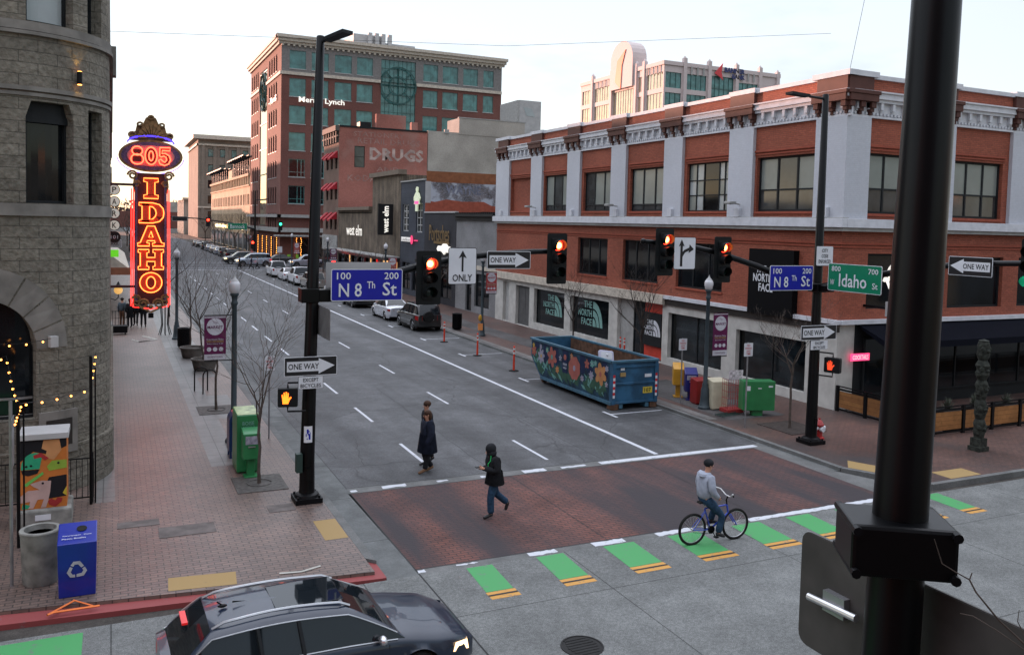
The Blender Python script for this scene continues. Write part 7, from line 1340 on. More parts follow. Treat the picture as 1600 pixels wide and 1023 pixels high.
for xx in (dx0 + .065, dx1 - .06):
    b = MB()
    for i in range(8): b.box(xx - .045, xx + .045, dy0 - .076, dy0 - .072, z0 + .25 + i * .11, z0 + .25 + (i + 1) * .11, i % 2)
    b.build('reflector_tape', ['sign_white', 'sign_red'], DP)
b = MB(); b.box(dx0 + .35, dx0 + .58, dy0 - .06, dy0 - .004, z0 + 1.05, z0 + 1.2); b.build('yellow_label', 'tactile_yellow', DP); b = MB(); b.box(dx0 + .38, dx0 + .55, dy0 - .02, dy0 - .003, z0 + 1.28, z0 + 1.4); b.box(dx1 - .55, dx1 - .25, dy0 - .02, dy0 - .003, z0 + .98, z0 + 1.1); b.build('white_label', 'sign_white', DP)
b = MB(); b.box(dx1 - .62, dx1 - .2, dy0 - .02, dy0 - .003, z0 + .36, z0 + .60); b.build('number_plate', plain('plate_yellow', (.55, .42, .05), .5), DP); text('107', (dx1 - .41, dy0 - .022, z0 + .48), X1, (0, 0, 1), .3, .15, 'sign_black', 'lettering', DP, thick=.001, bold=.02)
Fd = Fac((dx0, 0, 0), UY, NX)
cols = dict(n=plain('mural_navy', (.010, .02, .06), .6), p=plain('mural_coral', (.33, .105, .085), .6), w=plain('mural_lilac', (.28, .27, .35), .6), o=plain('mural_apricot', (.42, .20, .08), .6), l=plain('mural_leaf', (.035, .09, .06), .6), m=plain('mural_mint', (.12, .28, .25), .6), y=plain('mural_gold', (.5, .33, .06), .6), d=plain('mural_deep', (.028, .07, .10), .6))
b = MB(); b.prism([(dy0 + .15, z1 - .04), (dy1 - .04, z1 - .04), (dy1 - .04, z0 + .88), (dy1 - 1.02, z0 + .11), (dy0 + .15, z0 + .11)], lambda u, z, d: Fd.p(u, z, d), .0005, .001); b.build('mural_ground', plain('mural_base', (.016, .045, .075), .6, var=.5, vs=3), DP)
rr = random.Random(9); layers = {k: MB() for k in cols}
for i in range(85):
    u = dy0 + .25 + rr.random() * 6.2; z = z0 + .15 + rr.random() * .35; 
    if u > dy1 - 1.0 - 0: z += (u - dy1 + 1.1) * .75
    L_ = rr.uniform(.4, .75); a = rr.uniform(.35, .9) if rr.random() < .6 else rr.uniform(1.8, 2.3); k = rr.choice('lllm'); w2 = .07 if k == 'm' else .10
    layers[k].prism([(u, z), (u + L_ * .5 * cos(a) - w2 * sin(a), z + L_ * .5 * sin(a) + w2 * cos(a)), (u + L_ * cos(a), min(z1 - .06, z + L_ * sin(a))), (u + L_ * .5 * cos(a) + w2 * sin(a), z + L_ * .5 * sin(a) - w2 * cos(a))], lambda u, z, d: Fd.p(u, z, d), .002 + i * .0001, .004 + i * .0001)
def flower(u, z, r, n, k, kc, pw=.36, d=.012):
    for i in range(n):
        a = 2 * pi * i / n + .3; q = []
        for j in range(8): th = 2 * pi * j / 8; q.append((u + cos(a) * (r * .55 + r * .45 * cos(th)) - sin(a) * r * pw * sin(th), z + sin(a) * (r * .55 + r * .45 * cos(th)) + cos(a) * r * pw * sin(th)))
        layers[k].prism(q, lambda u, z, d: Fd.p(u, z, d), d + i * .0004, d + .002 + i * .0004)
    layers[kc].prism([(u + r * .2 * cos(t * pi / 5), z + r * .24 * sin(t * pi / 5)) for t in range(10)], lambda u, z, d: Fd.p(u, z, d), d + .006, d + .008)
for q in [(27.95, z0 + 1.02, .46, 6, 'o', 'p', .3), (30.0, z0 + .92, .50, 8, 'p', 'w', .42), (31.95, z0 + 1.08, .46, 6, 'p', 'm', .28), (32.95, z0 + .98, .34, 7, 'w', 'y', .25), (33.65, z0 + 1.12, .25, 6, 'p', 'o', .3), (29.0, z0 + 1.25, .2, 5, 'p', 'p', .3), (28.65, z0 + .85, .2, 7, 'w', 'w', .22), (33.7, z0 + 1.35, .12, 5, 'y', 'o', .3), (31.2, z0 + 1.15, .14, 5, 'w', 'm', .3), (33.3, z0 + .75, .12, 5, 'm', 'w', .3), (28.6, z0 + 1.32, .16, 6, 'm', 'w', .3), (31.45, z0 + .62, .16, 6, 'o', 'p', .3), (32.4, z0 + 1.32, .14, 6, 'm', 'y', .3), (29.35, z0 + .62, .14, 6, 'w', 'p', .3), (30.25, z0 + 1.38, .12, 5, 'o', 'w', .3), (33.0, z0 + 1.38, .12, 6, 'w', 'w', .3), (27.5, z0 + 1.3, .13, 6, 'w', 'm', .3), (27.5, z0 + .7, .12, 5, 'w', 'o', .3), (28.35, z0 + 1.38, .12, 5, 'm', 'w', .4)]: flower(*q)
layers['n'].prism([(30.55, z0 + .6), (31.0, z0 + .6), (31.0, z1 - .05), (30.55, z1 - .05)], lambda u, z, d: Fd.p(u, z, d), .02, .022)
for k, u0 in enumerate((28.6, 29.2, 31.4, 32.4, 33.2, 27.5)): layers['n'].prism([(u0, z1 - .05), (u0 + .35, z1 - .05), (u0 + .42, z0 + .95), (u0 + .1, z0 + .75), (u0 - .1, z0 + 1.0)], lambda u, z, d: Fd.p(u, z, d), .0015, .0018 + k * .00003)
for k, mbx in layers.items():
    if mbx.v: mbx.build('mural_shape', cols[k], DP)
text('FARM', (dx0 - .024, 30.78, z0 + .95), YN, (0, 0, 1), .32, .1, 'sign_white', 'lettering', DP, thick=.001); text('WEST', (dx0 - .024, 30.78, z0 + .8), YN, (0, 0, 1), .3, .08, 'sign_white', 'lettering', DP, thick=.001)
b = MB(); b.lathe((dx0 - .024, 30.78, z0 + 1.25), [(.12, 0), (.001, .001)], 12, ax=Matrix(((0, 0, -1), (-1, 0, 0), (0, 1, 0)))); b.build('emblem', cols['p'], DP)
BX_ = thing('plastic_tub', 'crumpled white plastic tub sticking up out of the dumpster', 'debris', (18.2, 29.6, 1.2)); b = MB(); F_ = fr((18.2, 29.6, 1.55), (.9, -.3, -.1), (.1, .3, 1)); b.prism(rrect(.62, .42, .08), F_, -.1, .1); b.build('tub', plain('tub_white', (.50, .50, .62), .5), BX_, bevel=.03); b = MB(); b.prism(rrect(.46, .28, .06), F_, .101, .12); b.ball(F_(.02, .02, .12), .05, 6); b.build('tub_lid', 'sign_white', BX_)
b = MB(); rr = random.Random(6)
for i in range(30): s_ = rr.uniform(.15, .4); x = rr.uniform(dx0 + .1 + s_, dx1 - .1 - s_); y = rr.uniform(dy0 + .5, dy1 - 1.6); b.box(x - s_, x + s_ * .5, y - s_, y + s_, z0 + .12, z0 + .25 + rr.random() * .7)
tag(b.build('rubble_heap', rust), 'heap of brown debris filling the dumpster', 'debris', kind='stuff')
# ================================================================ CARS
def lerp_tab(tab, x):
    if x <= tab[0][0]: return tab[0][1]
    for (a, u), (c, v) in zip(tab, tab[1:]):
        if x <= c: t = (x - a) / (c - a); t = t * t * (3 - 2 * t) * .5 + t * .5; return u + (v - u) * t
    return tab[-1][1]
def make_car(kind, label, paint, loc, rz, fine=False, group=None, lit=False, sill=None):
    """x forward from the rear bumper (0) to the nose (L); y left; local coordinates"""
    K = dict(
        wagon=dict(L=4.6, W=1.80, H=1.43, belt=[(0, .92), (.6, .96), (2.4, .93), (3.2, .90), (4.1, .76), (4.6, .60)], top=[(0, .95), (3.25, .98), (3.5, .96), (4.1, .86), (4.45, .74), (4.6, .60)], rb=.12, rt=.62, ft=2.55, fb=3.42, wr=.32, xw=(.82, 3.62)),
        sedan=dict(L=4.7, W=1.78, H=1.42, belt=[(0, .88), (.8, .95), (2.4, .92), (3.3, .86), (4.3, .70), (4.7, .56)], top=[(0, .93), (.3, 1.02), (1.0, 1.03), (3.3, .92), (3.6, .90), (4.3, .78), (4.6, .66), (4.7, .56)], rb=.72, rt=1.35, ft=2.6, fb=3.45, wr=.31, xw=(.95, 3.72)),
        suv=dict(L=4.5, W=1.84, H=1.72, belt=[(0, 1.05), (.5, 1.10), (2.5, 1.06), (3.4, 1.02), (4.2, .92), (4.5, .72)], top=[(0, 1.05), (3.3, 1.10), (3.6, 1.08), (4.2, .98), (4.4, .86), (4.5, .72)], rb=.06, rt=.34, ft=2.6, fb=3.4, wr=.36, xw=(.80, 3.62)),
        truck=dict(L=5.6, W=1.95, H=1.85, belt=[(0, 1.12), (2.0, 1.15), (4.0, 1.10), (5.2, 1.02), (5.6, .80)], top=[(0, 1.10), (4.0, 1.16), (4.3, 1.16), (5.2, 1.08), (5.5, .95), (5.6, .80)], rb=1.95, rt=2.15, ft=3.5, fb=4.15, wr=.39, xw=(1.15, 4.65)))[kind]
    L_, W, H = K['L'], K['W'], K['H']; hw = W / 2; wr = K['wr']; zs = .20; lo_ = wr + .055
    t = thing('parked_car' if not lit and group else 'car', label, 'pickup truck' if kind == 'truck' else 'car', loc, rz, group)
    def width(x):
        e = .55; a = 1 - .20 * max(0, 1 - x / e) ** 2.2 - .0; c = 1 - .26 * max(0, 1 - (L_ - x) / .7) ** 2.2; return hw * min(a, c)
    xs = sorted({0, .03, .08, .16, .3, L_, L_ - .03, L_ - .08, L_ - .18, L_ - .35} | {round(L_ * i / (44 if fine else 22), 3) for i in range(1, 44 if fine else 22)} | {round(xw + d * lo_, 3) for xw in K['xw'] for d in (-1, -.97, -.85, -.6, -.3, 0, .3, .6, .85, .97, 1)} | {K['rb'], K['rt'], K['ft'], K['fb']})
    def zlo(x):
        z = zs + (.12 if (x < .15 or x > L_ - .15) else 0)
        for xw in K['xw']:
            if abs(x - xw) < lo_: z = max(z, wr + sqrt(max(0, lo_ ** 2 - (x - xw) ** 2)))
        return z
    def sect(x):
        w = width(x); zb = lerp_tab(K['belt'], x); zt = max(zb + .01, lerp_tab(K['top'], x)); z0 = zlo(x); rows = []
        for (f, z) in ((.965, zs), (1.0, zs + .14), (1.0, .50), (.992, .62), (.985, zb - .14), (.965, zb - .04), (.93, zb), (.80, zb + (zt - zb) * .55), (.45, zt), (0, zt + .015)): rows.append((w * f, max(z, z0) if z < z0 else z))
        return rows
    b = MB(); S = [sect(x) for x in xs]; n = len(S[0])
    for sgn in (1, -1):
        base = len(b.v); b.v += [(x, sgn * y, z) for x, s_ in zip(xs, S) for y, z in s_]
        for i in range(len(xs) - 1):
            for j in range(n - 1):
                q = [base + i * n + j, base + (i + 1) * n + j, base + (i + 1) * n + j + 1, base + i * n + j + 1]
                b.f.append(q[::-1] if sgn < 0 else q); b.m.append(1 if (j == 0 and kind in ('suv', 'truck')) else 0); b.s.append(True)
        for i, fl in ((0, 1), (len(xs) - 1, -1)):
            pass
    for xi in (0, len(xs) - 1):
        s_ = S[xi]; x = xs[xi]; pts = [(x, y, z) for y, z in s_] + [(x, -y, z) for y, z in s_[::-1][1:]]; b.add(pts, [tuple(range(len(pts))) if xi else tuple(range(len(pts)))[::-1]], 0, True)
    pt = paint; b.build('body', [pt, 'rubber'] if not sill else [pt, sill], t, world=False, ang=80)
    b = MB(); b.box(.25, L_ - .25, -hw * .72, hw * .72, .22, .62); b.box(K['xw'][0] + lo_, K['xw'][1] - lo_, -hw * .93, hw * .93, .19, .5); b.build('underbody', 'rubber', t, world=False)
    # greenhouse
    gx = sorted({K['rb'], K['rt'], K['ft'], K['fb']} | {K['rb'] + (K['rt'] - K['rb']) * i / 4 for i in range(5)} | {K['ft'] + (K['fb'] - K['ft']) * i / 6 for i in range(7)} | {K['rt'] + (K['ft'] - K['rt']) * i / 8 for i in range(9)})
    def zr(x):
        if x < K['rt']: f_ = (x - K['rb']) / (K['rt'] - K['rb']); z1_ = H - .06
        elif x > K['ft']: f_ = (K['fb'] - x) / (K['fb'] - K['ft']); z1_ = H - .05
        else: f_ = 1; u = (x - K['rt']) / (K['ft'] - K['rt']); z1_ = H - .055 + .055 * sin(pi * min(1, max(0, u)))
        base = lerp_tab(K['belt'], x) + .0; return base + (z1_ - base) * (f_ ** .92), f_
    G = []
    for x in gx:
        z, f_ = zr(x); zb = lerp_tab(K['belt'], x) - .03; wb = min(width(x), hw) * .935; h_ = z - zb; tin = .20 * (h_ / (H - .9)) if H < 1.6 else .13 * h_ / .6; wt = wb - tin; e = min(1, h_ / .3)
        G.append([(wb, zb), (wb - tin * .88, zb + h_ * .86), (wt - .05 * e, z - .012), (wt - .12 * e, z), (0, z + .02)])
    gb_, rb_ = MB(), MB()
    for sgn in (1, -1):
        for M_, cond in ((gb_, 0), (rb_, 1)):
            base = len(M_.v); M_.v += [(x, sgn * y, z) for x, s_ in zip(gx, G) for y, z in s_]
            for i in range(len(gx) - 1):
                xm = (gx[i] + gx[i + 1]) / 2; roof = K['rt'] <= xm <= K['ft']
                for j in range(4):
                    is_roof = (j in (1, 2)) or (j == 3 and roof)
                    if is_roof == bool(cond): q = [base + i * 5 + j, base + (i + 1) * 5 + j, base + (i + 1) * 5 + j + 1, base + i * 5 + j + 1]; M_.f.append(q[::-1] if sgn < 0 else q); M_.m.append(0); M_.s.append(True)
    gb_.build('window_glass', 'car_glass', t, world=False, ang=60); rb_.build('roof', pt, t, world=False, ang=80)
    # pillars
    b = MB(); pill = [K['rt'] + (K['ft'] - K['rt']) * q for q in ((.32, .62) if kind in ('wagon', 'suv') else (.52,))] + ([] if kind == 'truck' else [])
    for px_ in pill:
        for sgn in (1, -1):
            i = min(range(len(gx)), key=lambda k: abs(gx[k] - px_)); s_ = G[i]; b.tube([(px_ + .06, sgn * (s_[0][0] + .004), s_[0][1] + .03), (px_, sgn * (s_[1][0] + .004), s_[1][1])], .034, 5)
    b.build('pillar', 'frame_dark', t, world=False)
    if fine or kind == 'wagon':
        for sgn in (1, -1):
            pts = [(x, sgn * (s_[0][0] + .006), lerp_tab(K['belt'], x) + .005) for x, s_ in zip(gx, G) if x < K['fb'] - .1]; pt2 = [(x, sgn * (s_[1][0] + .010), s_[1][1] + .012) for x, s_ in zip(gx, G) if K['rb'] + .2 < x < K['fb'] - .1]
            b = MB(); b.tube(pts, .012, 6); b.tube(pt2, .010, 6); b.build('window_trim', 'silver', t, world=False)
            rl = [(x, sgn * (G[min(range(len(gx)), key=lambda k: abs(gx[k] - x))][3][0] - .03), zr(x)[0] + .055 * min(1, min(x - K['rt'], K['ft'] - x + .12) / .12)) for x in [K['rt'] + .02 + (K['ft'] - K['rt'] + .05) * i / 12 for i in range(13)]]
            b = MB(); b.tube(rl, .020, 6); b.build('roof_rail', 'silver', t, world=False)
    # wheels
    rim = 'silver'
    for xw in K['xw']:
        for sgn in (1, -1):
            yc = sgn * (hw - .12); ax = Matrix(((1, 0, 0), (0, 0, sgn), (0, 1, 0))); T_ = thing if 0 else None
            b = MB(); b.lathe((xw, yc, wr), [(wr * .62, .10), (wr * .93, .11), (wr, .07), (wr, -.08), (wr * .9, -.11), (wr * .5, -.11)], 20 if fine else 14, ax=ax); wo = b.build('wheel', 'rubber', t, world=False)
            b = MB(); b.lathe((xw, yc, wr), [(wr * .66, .10), (wr * .64, .112), (wr * .58, .10), (wr * .56, .05), (.001, .05)], 20 if fine else 14, ax=ax)
            for k in range(5 if not fine else 7):
                a = 2 * pi * k / (5 if not fine else 7); ca, sa = cos(a), sin(a); p = lambda r, o, d: (xw + r * ca - o * sa, yc + sgn * d, wr + r * sa + o * ca)
                b.add([p(.03, -.03, .1), p(.03, .03, .1), p(wr * .6, .028, .105), p(wr * .6, -.028, .105)], [(0, 1, 2, 3)] if sgn > 0 else [(3, 2, 1, 0)]); b.add([p(.03, -.03, .1), p(.03, .03, .1), p(wr * .6, .028, .105), p(wr * .6, -.028, .105)], [(3, 2, 1, 0)] if sgn > 0 else [(0, 1, 2, 3)])
            b.build('rim', rim, wo, world=False)
    # lamps, plates, mirrors, handles, grille
    for sgn in (1, -1):
        zb = lerp_tab(K['belt'], L_ - .15); b = MB(); w_ = width(L_ - .16)
        b.add([(L_ - .02, sgn * width(L_) * .62, zb - .16), (L_ - .42, sgn * (width(L_ - .42) + .004), zb - .10), (L_ - .38, sgn * (width(L_ - .38) + .003), zb + .03), (L_ - .06, sgn * width(L_) * .62, zb - .01), (L_ - .10, sgn * (width(L_ - .1) + .008), zb - .16), (L_ - .14, sgn * (width(L_ - .14) + .002), zb + .0)], [(0, 4, 5, 3), (4, 1, 2, 5), (3, 5, 4, 0), (5, 2, 1, 4)]); b.build('headlight', 'headlamp' if lit else plain('lamp_clear', (.5, .5, .5), .15), t, world=False)
        zt_ = K['belt'][0][1]; b = MB(); h_ = .3 if kind in ('suv', 'truck') else .16
        b.add([(-.004, sgn * width(0) * .66, zt_ - .04), (-.004, sgn * width(0) * .66, zt_ - .04 - h_), (.05, sgn * (width(.05) + .012), zt_ - .04 - h_), (.05, sgn * (width(.05) + .008), zt_ - .04), (.30, sgn * (width(.3) + .006), zt_ - .04 - h_ * .8), (.30, sgn * (width(.3) + .002), zt_ - .05)], [(0, 1, 2, 3), (3, 2, 4, 5), (3, 2, 1, 0), (5, 4, 2, 3)]); b.build('taillight', (plain('tail_lit', (.42, .012, .012), .2, emit=(1, .02, .02), es=.12) if lit else plain('tail_red', (.30, .01, .01), .2)), t, world=False)
        xm = K['fb'] - .42; b = MB(); b.ball((xm, sgn * (hw + .07), lerp_tab(K['belt'], xm) + .07), .11, 8, 0, (.6, .9, .65)); b.tube([(xm, sgn * (hw - .08), lerp_tab(K['belt'], xm) + .03), (xm, sgn * (hw + .05), lerp_tab(K['belt'], xm) + .05)], .03, 5); b.build('mirror', 'silver' if fine else pt, t, world=False)
        for q in ((.42, .72) if kind != 'truck' else (.6,)):
            xh = K['rt'] + (K['ft'] + .5 - K['rt']) * q - .25; b = MB(); zh = lerp_tab(K['belt'], xh) - .13; b.tube([(xh, sgn * (width(xh) * .99 + .012), zh), (xh + .18, sgn * (width(xh) * .99 + .012), zh)], .014, 5); b.build('door_handle', 'silver' if fine else pt, t, world=False)
        b = MB()
        for xd in ([K['rt'] + .35, K['rt'] + (K['ft'] - K['rt']) * .62 - .0 + .1, K['fb'] - .3]):
            if abs(xd - K['xw'][1]) < lo_ or abs(xd - K['xw'][0]) < lo_: lo2 = wr + lo_
            else: lo2 = .3
            b.tube([(xd, sgn * (hw + .0005), lo2), (xd + .01, sgn * (hw * .997 + .0005), .55), (xd + .02, sgn * (hw * .972 + .0005), lerp_tab(K['belt'], xd) - .05)], .0045, 4)
        b.build('door_gap', 'rubber', t, world=False)
    b = MB(); b.box(-.012, .02, -.26, .26, K['belt'][0][1] - .33, K['belt'][0][1] - .19); b.build('licence_plate', 'sign_white', t, world=False)
    b = MB(); zf = K['belt'][-1][1]; b.box(L_ - .01, L_ + .012, -.42, .42, zf - .22, zf - .06); b.build('grille', 'frame_dark', t, world=False)
    if kind == 'truck':
        b = MB(); b.box(.12, 1.85, -hw * .8, hw * .8, 1.09, 1.16); b.build('bed_cover', 'rubber', t, world=False)
    return t
navy = plain('paint_navy', (.006, .014, .032), .30, .0, var=.05, coat=.55); black_p = plain('paint_black', (.008, .008, .009), .3, var=.05, coat=1.0)
white_p = plain('paint_white', (.60, .61, .64), .35, var=.04, coat=.8); silver_p = plain('paint_silver', (.30, .34, .40), .35, .4, var=.05, coat=.8); tan_p = plain('paint_tan', (.28, .26, .24), .35, .4, var=.05, coat=.8); char_p = plain('paint_charcoal', (.03, .034, .037), .35, .3, var=.05, coat=.8)
c0 = make_car('wagon', 'dark navy station wagon with chrome roof rails driving past in the foreground', navy, (.58, 12.28, RZ), radians(1.5), fine=True, lit=True); c0.scale = (.955, 1, 1)
for s_ in ((1.60, .09),):
    b = MB(); b.add([(1.0, -.004, 1.50), (1.2, 0, 1.47), (1.0, .004, 1.47)], [(0, 1, 2)]); b.tube([(.88, 0, 1.44), (.78, 0, 1.52)], .012, 5); b.ball((.86, 0, 1.45), .05, 6, 0, (1.4, .6, .5)); b.build('antenna', 'black_metal', c0, world=False)
b = MB(); b.box(1.55, 2.55, -.42, .42, 1.438, 1.449); b.build('sunroof', 'car_glass', c0, world=False, bevel=.004)
b = MB(); b.box(.28, .36, -.20, .20, 1.36, 1.39); b.build('brake_light', 'tail_lit', c0, world=False)
PG = 'cars parked along the right kerb'
N_ = pi / 2
make_car('suv', 'black suv with a rear spare wheel parked nearest, beside the orange post', black_p, (18.15, 50.7, RZ), N_, group=PG)
sv = bpy.data.objects['parked_car']; b = MB(); b.lathe((-.10, .12, .95), [(.18, -.10), (.34, -.09), (.36, -.02), (.34, .06), (.2, .08), (.001, .08)], 18, ax=Matrix(((0, 0, 1), (1, 0, 0), (0, 1, 0)))); b.build('spare_wheel', 'rubber', sv, world=False); b = MB(); b.box(.3, 2.6, -.7, -.66, 1.72, 1.76); b.box(.3, 2.6, .66, .7, 1.72, 1.76); b.build('roof_rack', 'black_metal', sv, world=False)
make_car('sedan', 'silver white sedan parked in front of the black suv', plain('paint_pearl', (.48, .50, .55), .3, .2, var=.05, coat=1.0), (18.1, 56.6, RZ), N_, group=PG, sill=None)
make_car('sedan', 'white sedan parked behind the large blue sign', white_p, (18.1, 72.5, RZ), N_, group=PG)
make_car('suv', 'dark suv parked under the large blue sign', black_p, (18.1, 65.6, RZ), N_, group=PG)
make_car('suv', 'tan grey suv parked partly behind the left signal pole', tan_p, (18.1, 83.0, RZ), N_, group=PG)
make_car('truck', 'white pickup truck parked behind the tan suv', white_p, (18.1, 88.6, RZ), N_, group=PG)
make_car('sedan', 'white sedan parked between the two white trucks', white_p, (18.0, 95.4, RZ), N_, group=PG)
make_car('truck', 'white truck parked last before the far intersection', white_p, (17.9, 101.5, RZ), N_, group=PG)
# crossing at the far intersection, and parked beyond
make_car('suv', 'silver suv driving across the far intersection', silver_p, (20.75, 126.0, RZ), pi, lit=True).scale = (1.12, 1.1, 1.12)
make_car('suv', 'dark green suv crossing the far intersection behind the silver one', char_p, (19.9, 132.5, RZ), pi, lit=True).scale = (1.12, 1.1, 1.1)
make_car('sedan', 'dark sedan waiting far right behind the silver suv', char_p, (25.5, 134.6, RZ), pi)
make_car('truck', 'silver pickup truck waiting at the far intersection behind the pole', silver_p, (28.4, 123.6, RZ), pi, lit=True)
far = ['nearest dark suv of the far parked row', 'dark suv second in the far parked row', 'pale sedan third in the far parked row', 'pale sedan fourth in the far parked row', 'silver sedan fifth in the far parked row', 'dark suv sixth in the far parked row', 'dark sedan seventh in the far parked row', 'dark sedan last in the far parked row']
protos = {}
for k, (kind, pn) in enumerate([('suv', black_p), ('suv', char_p), ('sedan', silver_p), ('sedan', tan_p), ('sedan', silver_p), ('suv', black_p), ('sedan', char_p), ('sedan', black_p)]):
    y = 147 + k * 8.2 + (k > 5) * 6; key = (kind, pn.name)
    if key in protos: copy_thing(protos[key], (17.9, y, RZ), N_, far[k])
    else: protos[key] = make_car(kind, far[k], pn, (17.9, y, RZ), N_, group='cars parked beyond the far intersection')
copy_thing(protos[('sedan', tan_p.name)], (8.5, 262, RZ), N_, 'pale car facing away far down the left of the street'); copy_thing(protos[('suv', black_p.name)], (9.5, 285, RZ), N_, 'dark car far down the left of the street')
# ================================================================ PEOPLE
def skin(chains, mat, name, parent, sub=1, world=False):
    """one continuous skinned surface from joint chains; the first joint is the root"""
    vs, rs, es, idx = [], [], [], {}
    def vid(p, r):
        k = tuple(round(c, 4) for c in p)
        if k not in idx: idx[k] = len(vs); vs.append(p); rs.append(r)
        return idx[k]
    for ch in chains:
        prev = None
        for p, r in ch:
            i = vid(p, r)
            if prev is not None and prev != i: es.append((prev, i))
            prev = i
    me = bpy.data.meshes.new(name); me.from_pydata(vs, es, []); me.update()
    ob = bpy.data.objects.new(name, me); COL.objects.link(ob)
    m_ = ob.modifiers.new('s', 'SKIN'); sv_ = me.skin_vertices[0].data
    for i, r in enumerate(rs): sv_[i].radius = r if isinstance(r, tuple) else (r, r)
    sv_[0].use_root = True
    if sub: ob.modifiers.new('u', 'SUBSURF').levels = sub; ob.modifiers['u'].render_levels = sub
    dg = bpy.context.evaluated_depsgraph_get(); dg.update(); m2 = bpy.data.meshes.new_from_object(ob.evaluated_get(dg)); bpy.data.objects.remove(ob)
    m2.materials.clear(); m2.materials.append(M[mat] if isinstance(mat, str) else mat); m2.polygons.foreach_set('use_smooth', [True] * len(m2.polygons)); m2.name = name
    o = bpy.data.objects.new(name, m2); COL.objects.link(o); o.parent = parent; ORG[o.name] = Vector((0, 0, 0)); return o
skinm = plain('skin', (.42, .22, .15), .55, var=.06)
def person(label, loc, rz, P_, jacket, trousers, hair='hair_dark', shoes='shoe_dark', coat=0, tr=1.0, hood=False, cap=None, skinc=skinm, k=1.0, female=False, jr=1.0, extra=None, grp=None, fingers=True):
    """local frame: facing +Y, z up; P_ overrides joints"""
    t = thing('person', label, 'person', loc, rz, grp); v = lambda *a: tuple(c * k for c in a)
    J = dict(hip=(0, 0, .93), waist=(0, 0, 1.06), chest=(0, 0, 1.30), neck=(0, .0, 1.47), chin=(0, .03, 1.54), head=(0, .02, 1.64), top=(0, .01, 1.73), sl=(-.18, 0, 1.42), sr=(.18, 0, 1.42), el=(-.24, -.03, 1.14), er=(.24, -.03, 1.14), wl=(-.24, .06, .90), wr=(.24, .06, .90),
             hl=(-.09, 0, .90), hr=(.09, 0, .90), kl=(-.10, .03, .50), kr=(.10, .03, .50), al=(-.10, 0, .09), ar=(.10, 0, .09), tl=(-.11, .15, .04), tr=(.11, .15, .04))
    J.update(P_); J = {a: v(*c) for a, c in J.items()}
    V3 = Vector; mix = lambda a, c, f: tuple(V3(J[a]).lerp(V3(J[c]), f))
    ch = [[(J['hip'], (.13, .10)), (J['waist'], (.125, .09)), (J['chest'], (.15, .10)), (J['neck'], .055), (J['chin'], (.06, .07)), (J['head'], (.078, .095)), (J['top'], (.05, .06))]]
    for s in 'lr':
        ch.append([(J['chest'], (.15, .10)), (J['s' + s], .06), (J['e' + s], .042), (J['w' + s], .028)])
        ch.append([(J['hip'], (.13, .10)), (J['h' + s], .085), (J['k' + s], .055), (J['a' + s], .04), (J['t' + s], .035)])
        d = (V3(J['w' + s]) - V3(J['e' + s])).normalized(); sg = -1 if s == 'l' else 1; side = V3((0, 1, 0)) - d * d.y; side = side.normalized() if side.length > .3 else V3((0, 0, 1)); nrm = d.cross(side).normalized() * sg
        palm = V3(J['w' + s]) + d * .07; ch.append([(J['w' + s], .028), (tuple(palm), (.030, .018))])
        if fingers:
            for i in range(4):
                o = side * (.026 - .0175 * i); l1 = (.045, .05, .047, .038)[i]; a = palm + d * .012 + o; c = a + d * l1 * .8 - nrm * .010; e = c + d * l1 * .55 - nrm * .025; ch.append([(tuple(palm), (.030, .018)), (tuple(a), .010), (tuple(c), .009), (tuple(e), .0075)])
            th = V3(J['w' + s]) + d * .03 + side * .03; ch.append([(J['w' + s], .028), (tuple(th), .011), (tuple(th + side * .022 + d * .028 - nrm * .01), .009)])
    nose = tuple(V3(J['head']) + V3((0, .105 * k, -.02 * k)).xyz if 'face' not in P_ else V3(J['head']) + V3(J['face']) - V3((0, 0, .02)))
    fd = (V3(P_['face']).normalized() if 'face' in P_ else V3((0, 1, 0))); sd = V3((fd.y, -fd.x, 0))
    b = skin(ch, skinc, 'body', t, 1)
    hd = V3(J['head'])
    fb = MB(); nz_ = hd + fd * .095 * k + V3((0, 0, -.015)); fb.add([tuple(nz_ + V3((0, 0, .04))), tuple(nz_ + sd * .014 - V3((0, 0, .015))), tuple(nz_ - sd * .014 - V3((0, 0, .015))), tuple(nz_ + fd * .025 - V3((0, 0, .012)))], [(0, 1, 3), (0, 3, 2), (1, 2, 3)]); fb.build('nose', skinc, t, world=False)
    for s in (-1, 1): fb = MB(); fb.ball(tuple(hd + sd * .032 * s + fd * .088 * k + V3((0, 0, .018))), .009, 6); fb.build('eye', 'frame_dark', t, world=False); fb = MB(); fb.ball(tuple(hd + sd * .085 * s), .024, 6, 0, (.5, .8, 1.2)); fb.build('ear', skinc, t, world=False)
    fb = MB(); fb.ball(tuple(hd + fd * .09 * k - V3((0, 0, .055))), .018, 6, 0, (1.2, .6, .4)); fb.build('mouth', 'lip_red', t, world=False)
    hm = MB()
    if not hood and not cap:
        hm.ball(tuple(hd - fd * .018 + V3((0, 0, .045))), .102 * k, 10, 0, (1, 1.05, .92)); hm.build('hair', hair, t, world=False)
        if female: h2 = MB(); h2.ball(tuple(hd - fd * .07 - V3((0, 0, .05))), .085, 8, 0, (1.1, .8, 1.6)); h2.build('hair', hair, t, world=False)
    if cap: hm.ball(tuple(hd - fd * .006 + V3((0, 0, .045))), .108 * k, 12, 0, (1, 1.06, .85)); hm.build('knit_hat', cap, t, world=False)
    if hood: hm.ball(tuple(hd - fd * .03 + V3((0, 0, .02))), .125 * k, 14, 0, (.95, 1.05, 1.05)); hm.ball(tuple(hd - fd * .05 - V3((0, 0, .09))), .125 * k, 12, 0, (1.1, .95, .8)); hm.build('hood', jacket, t, world=False)
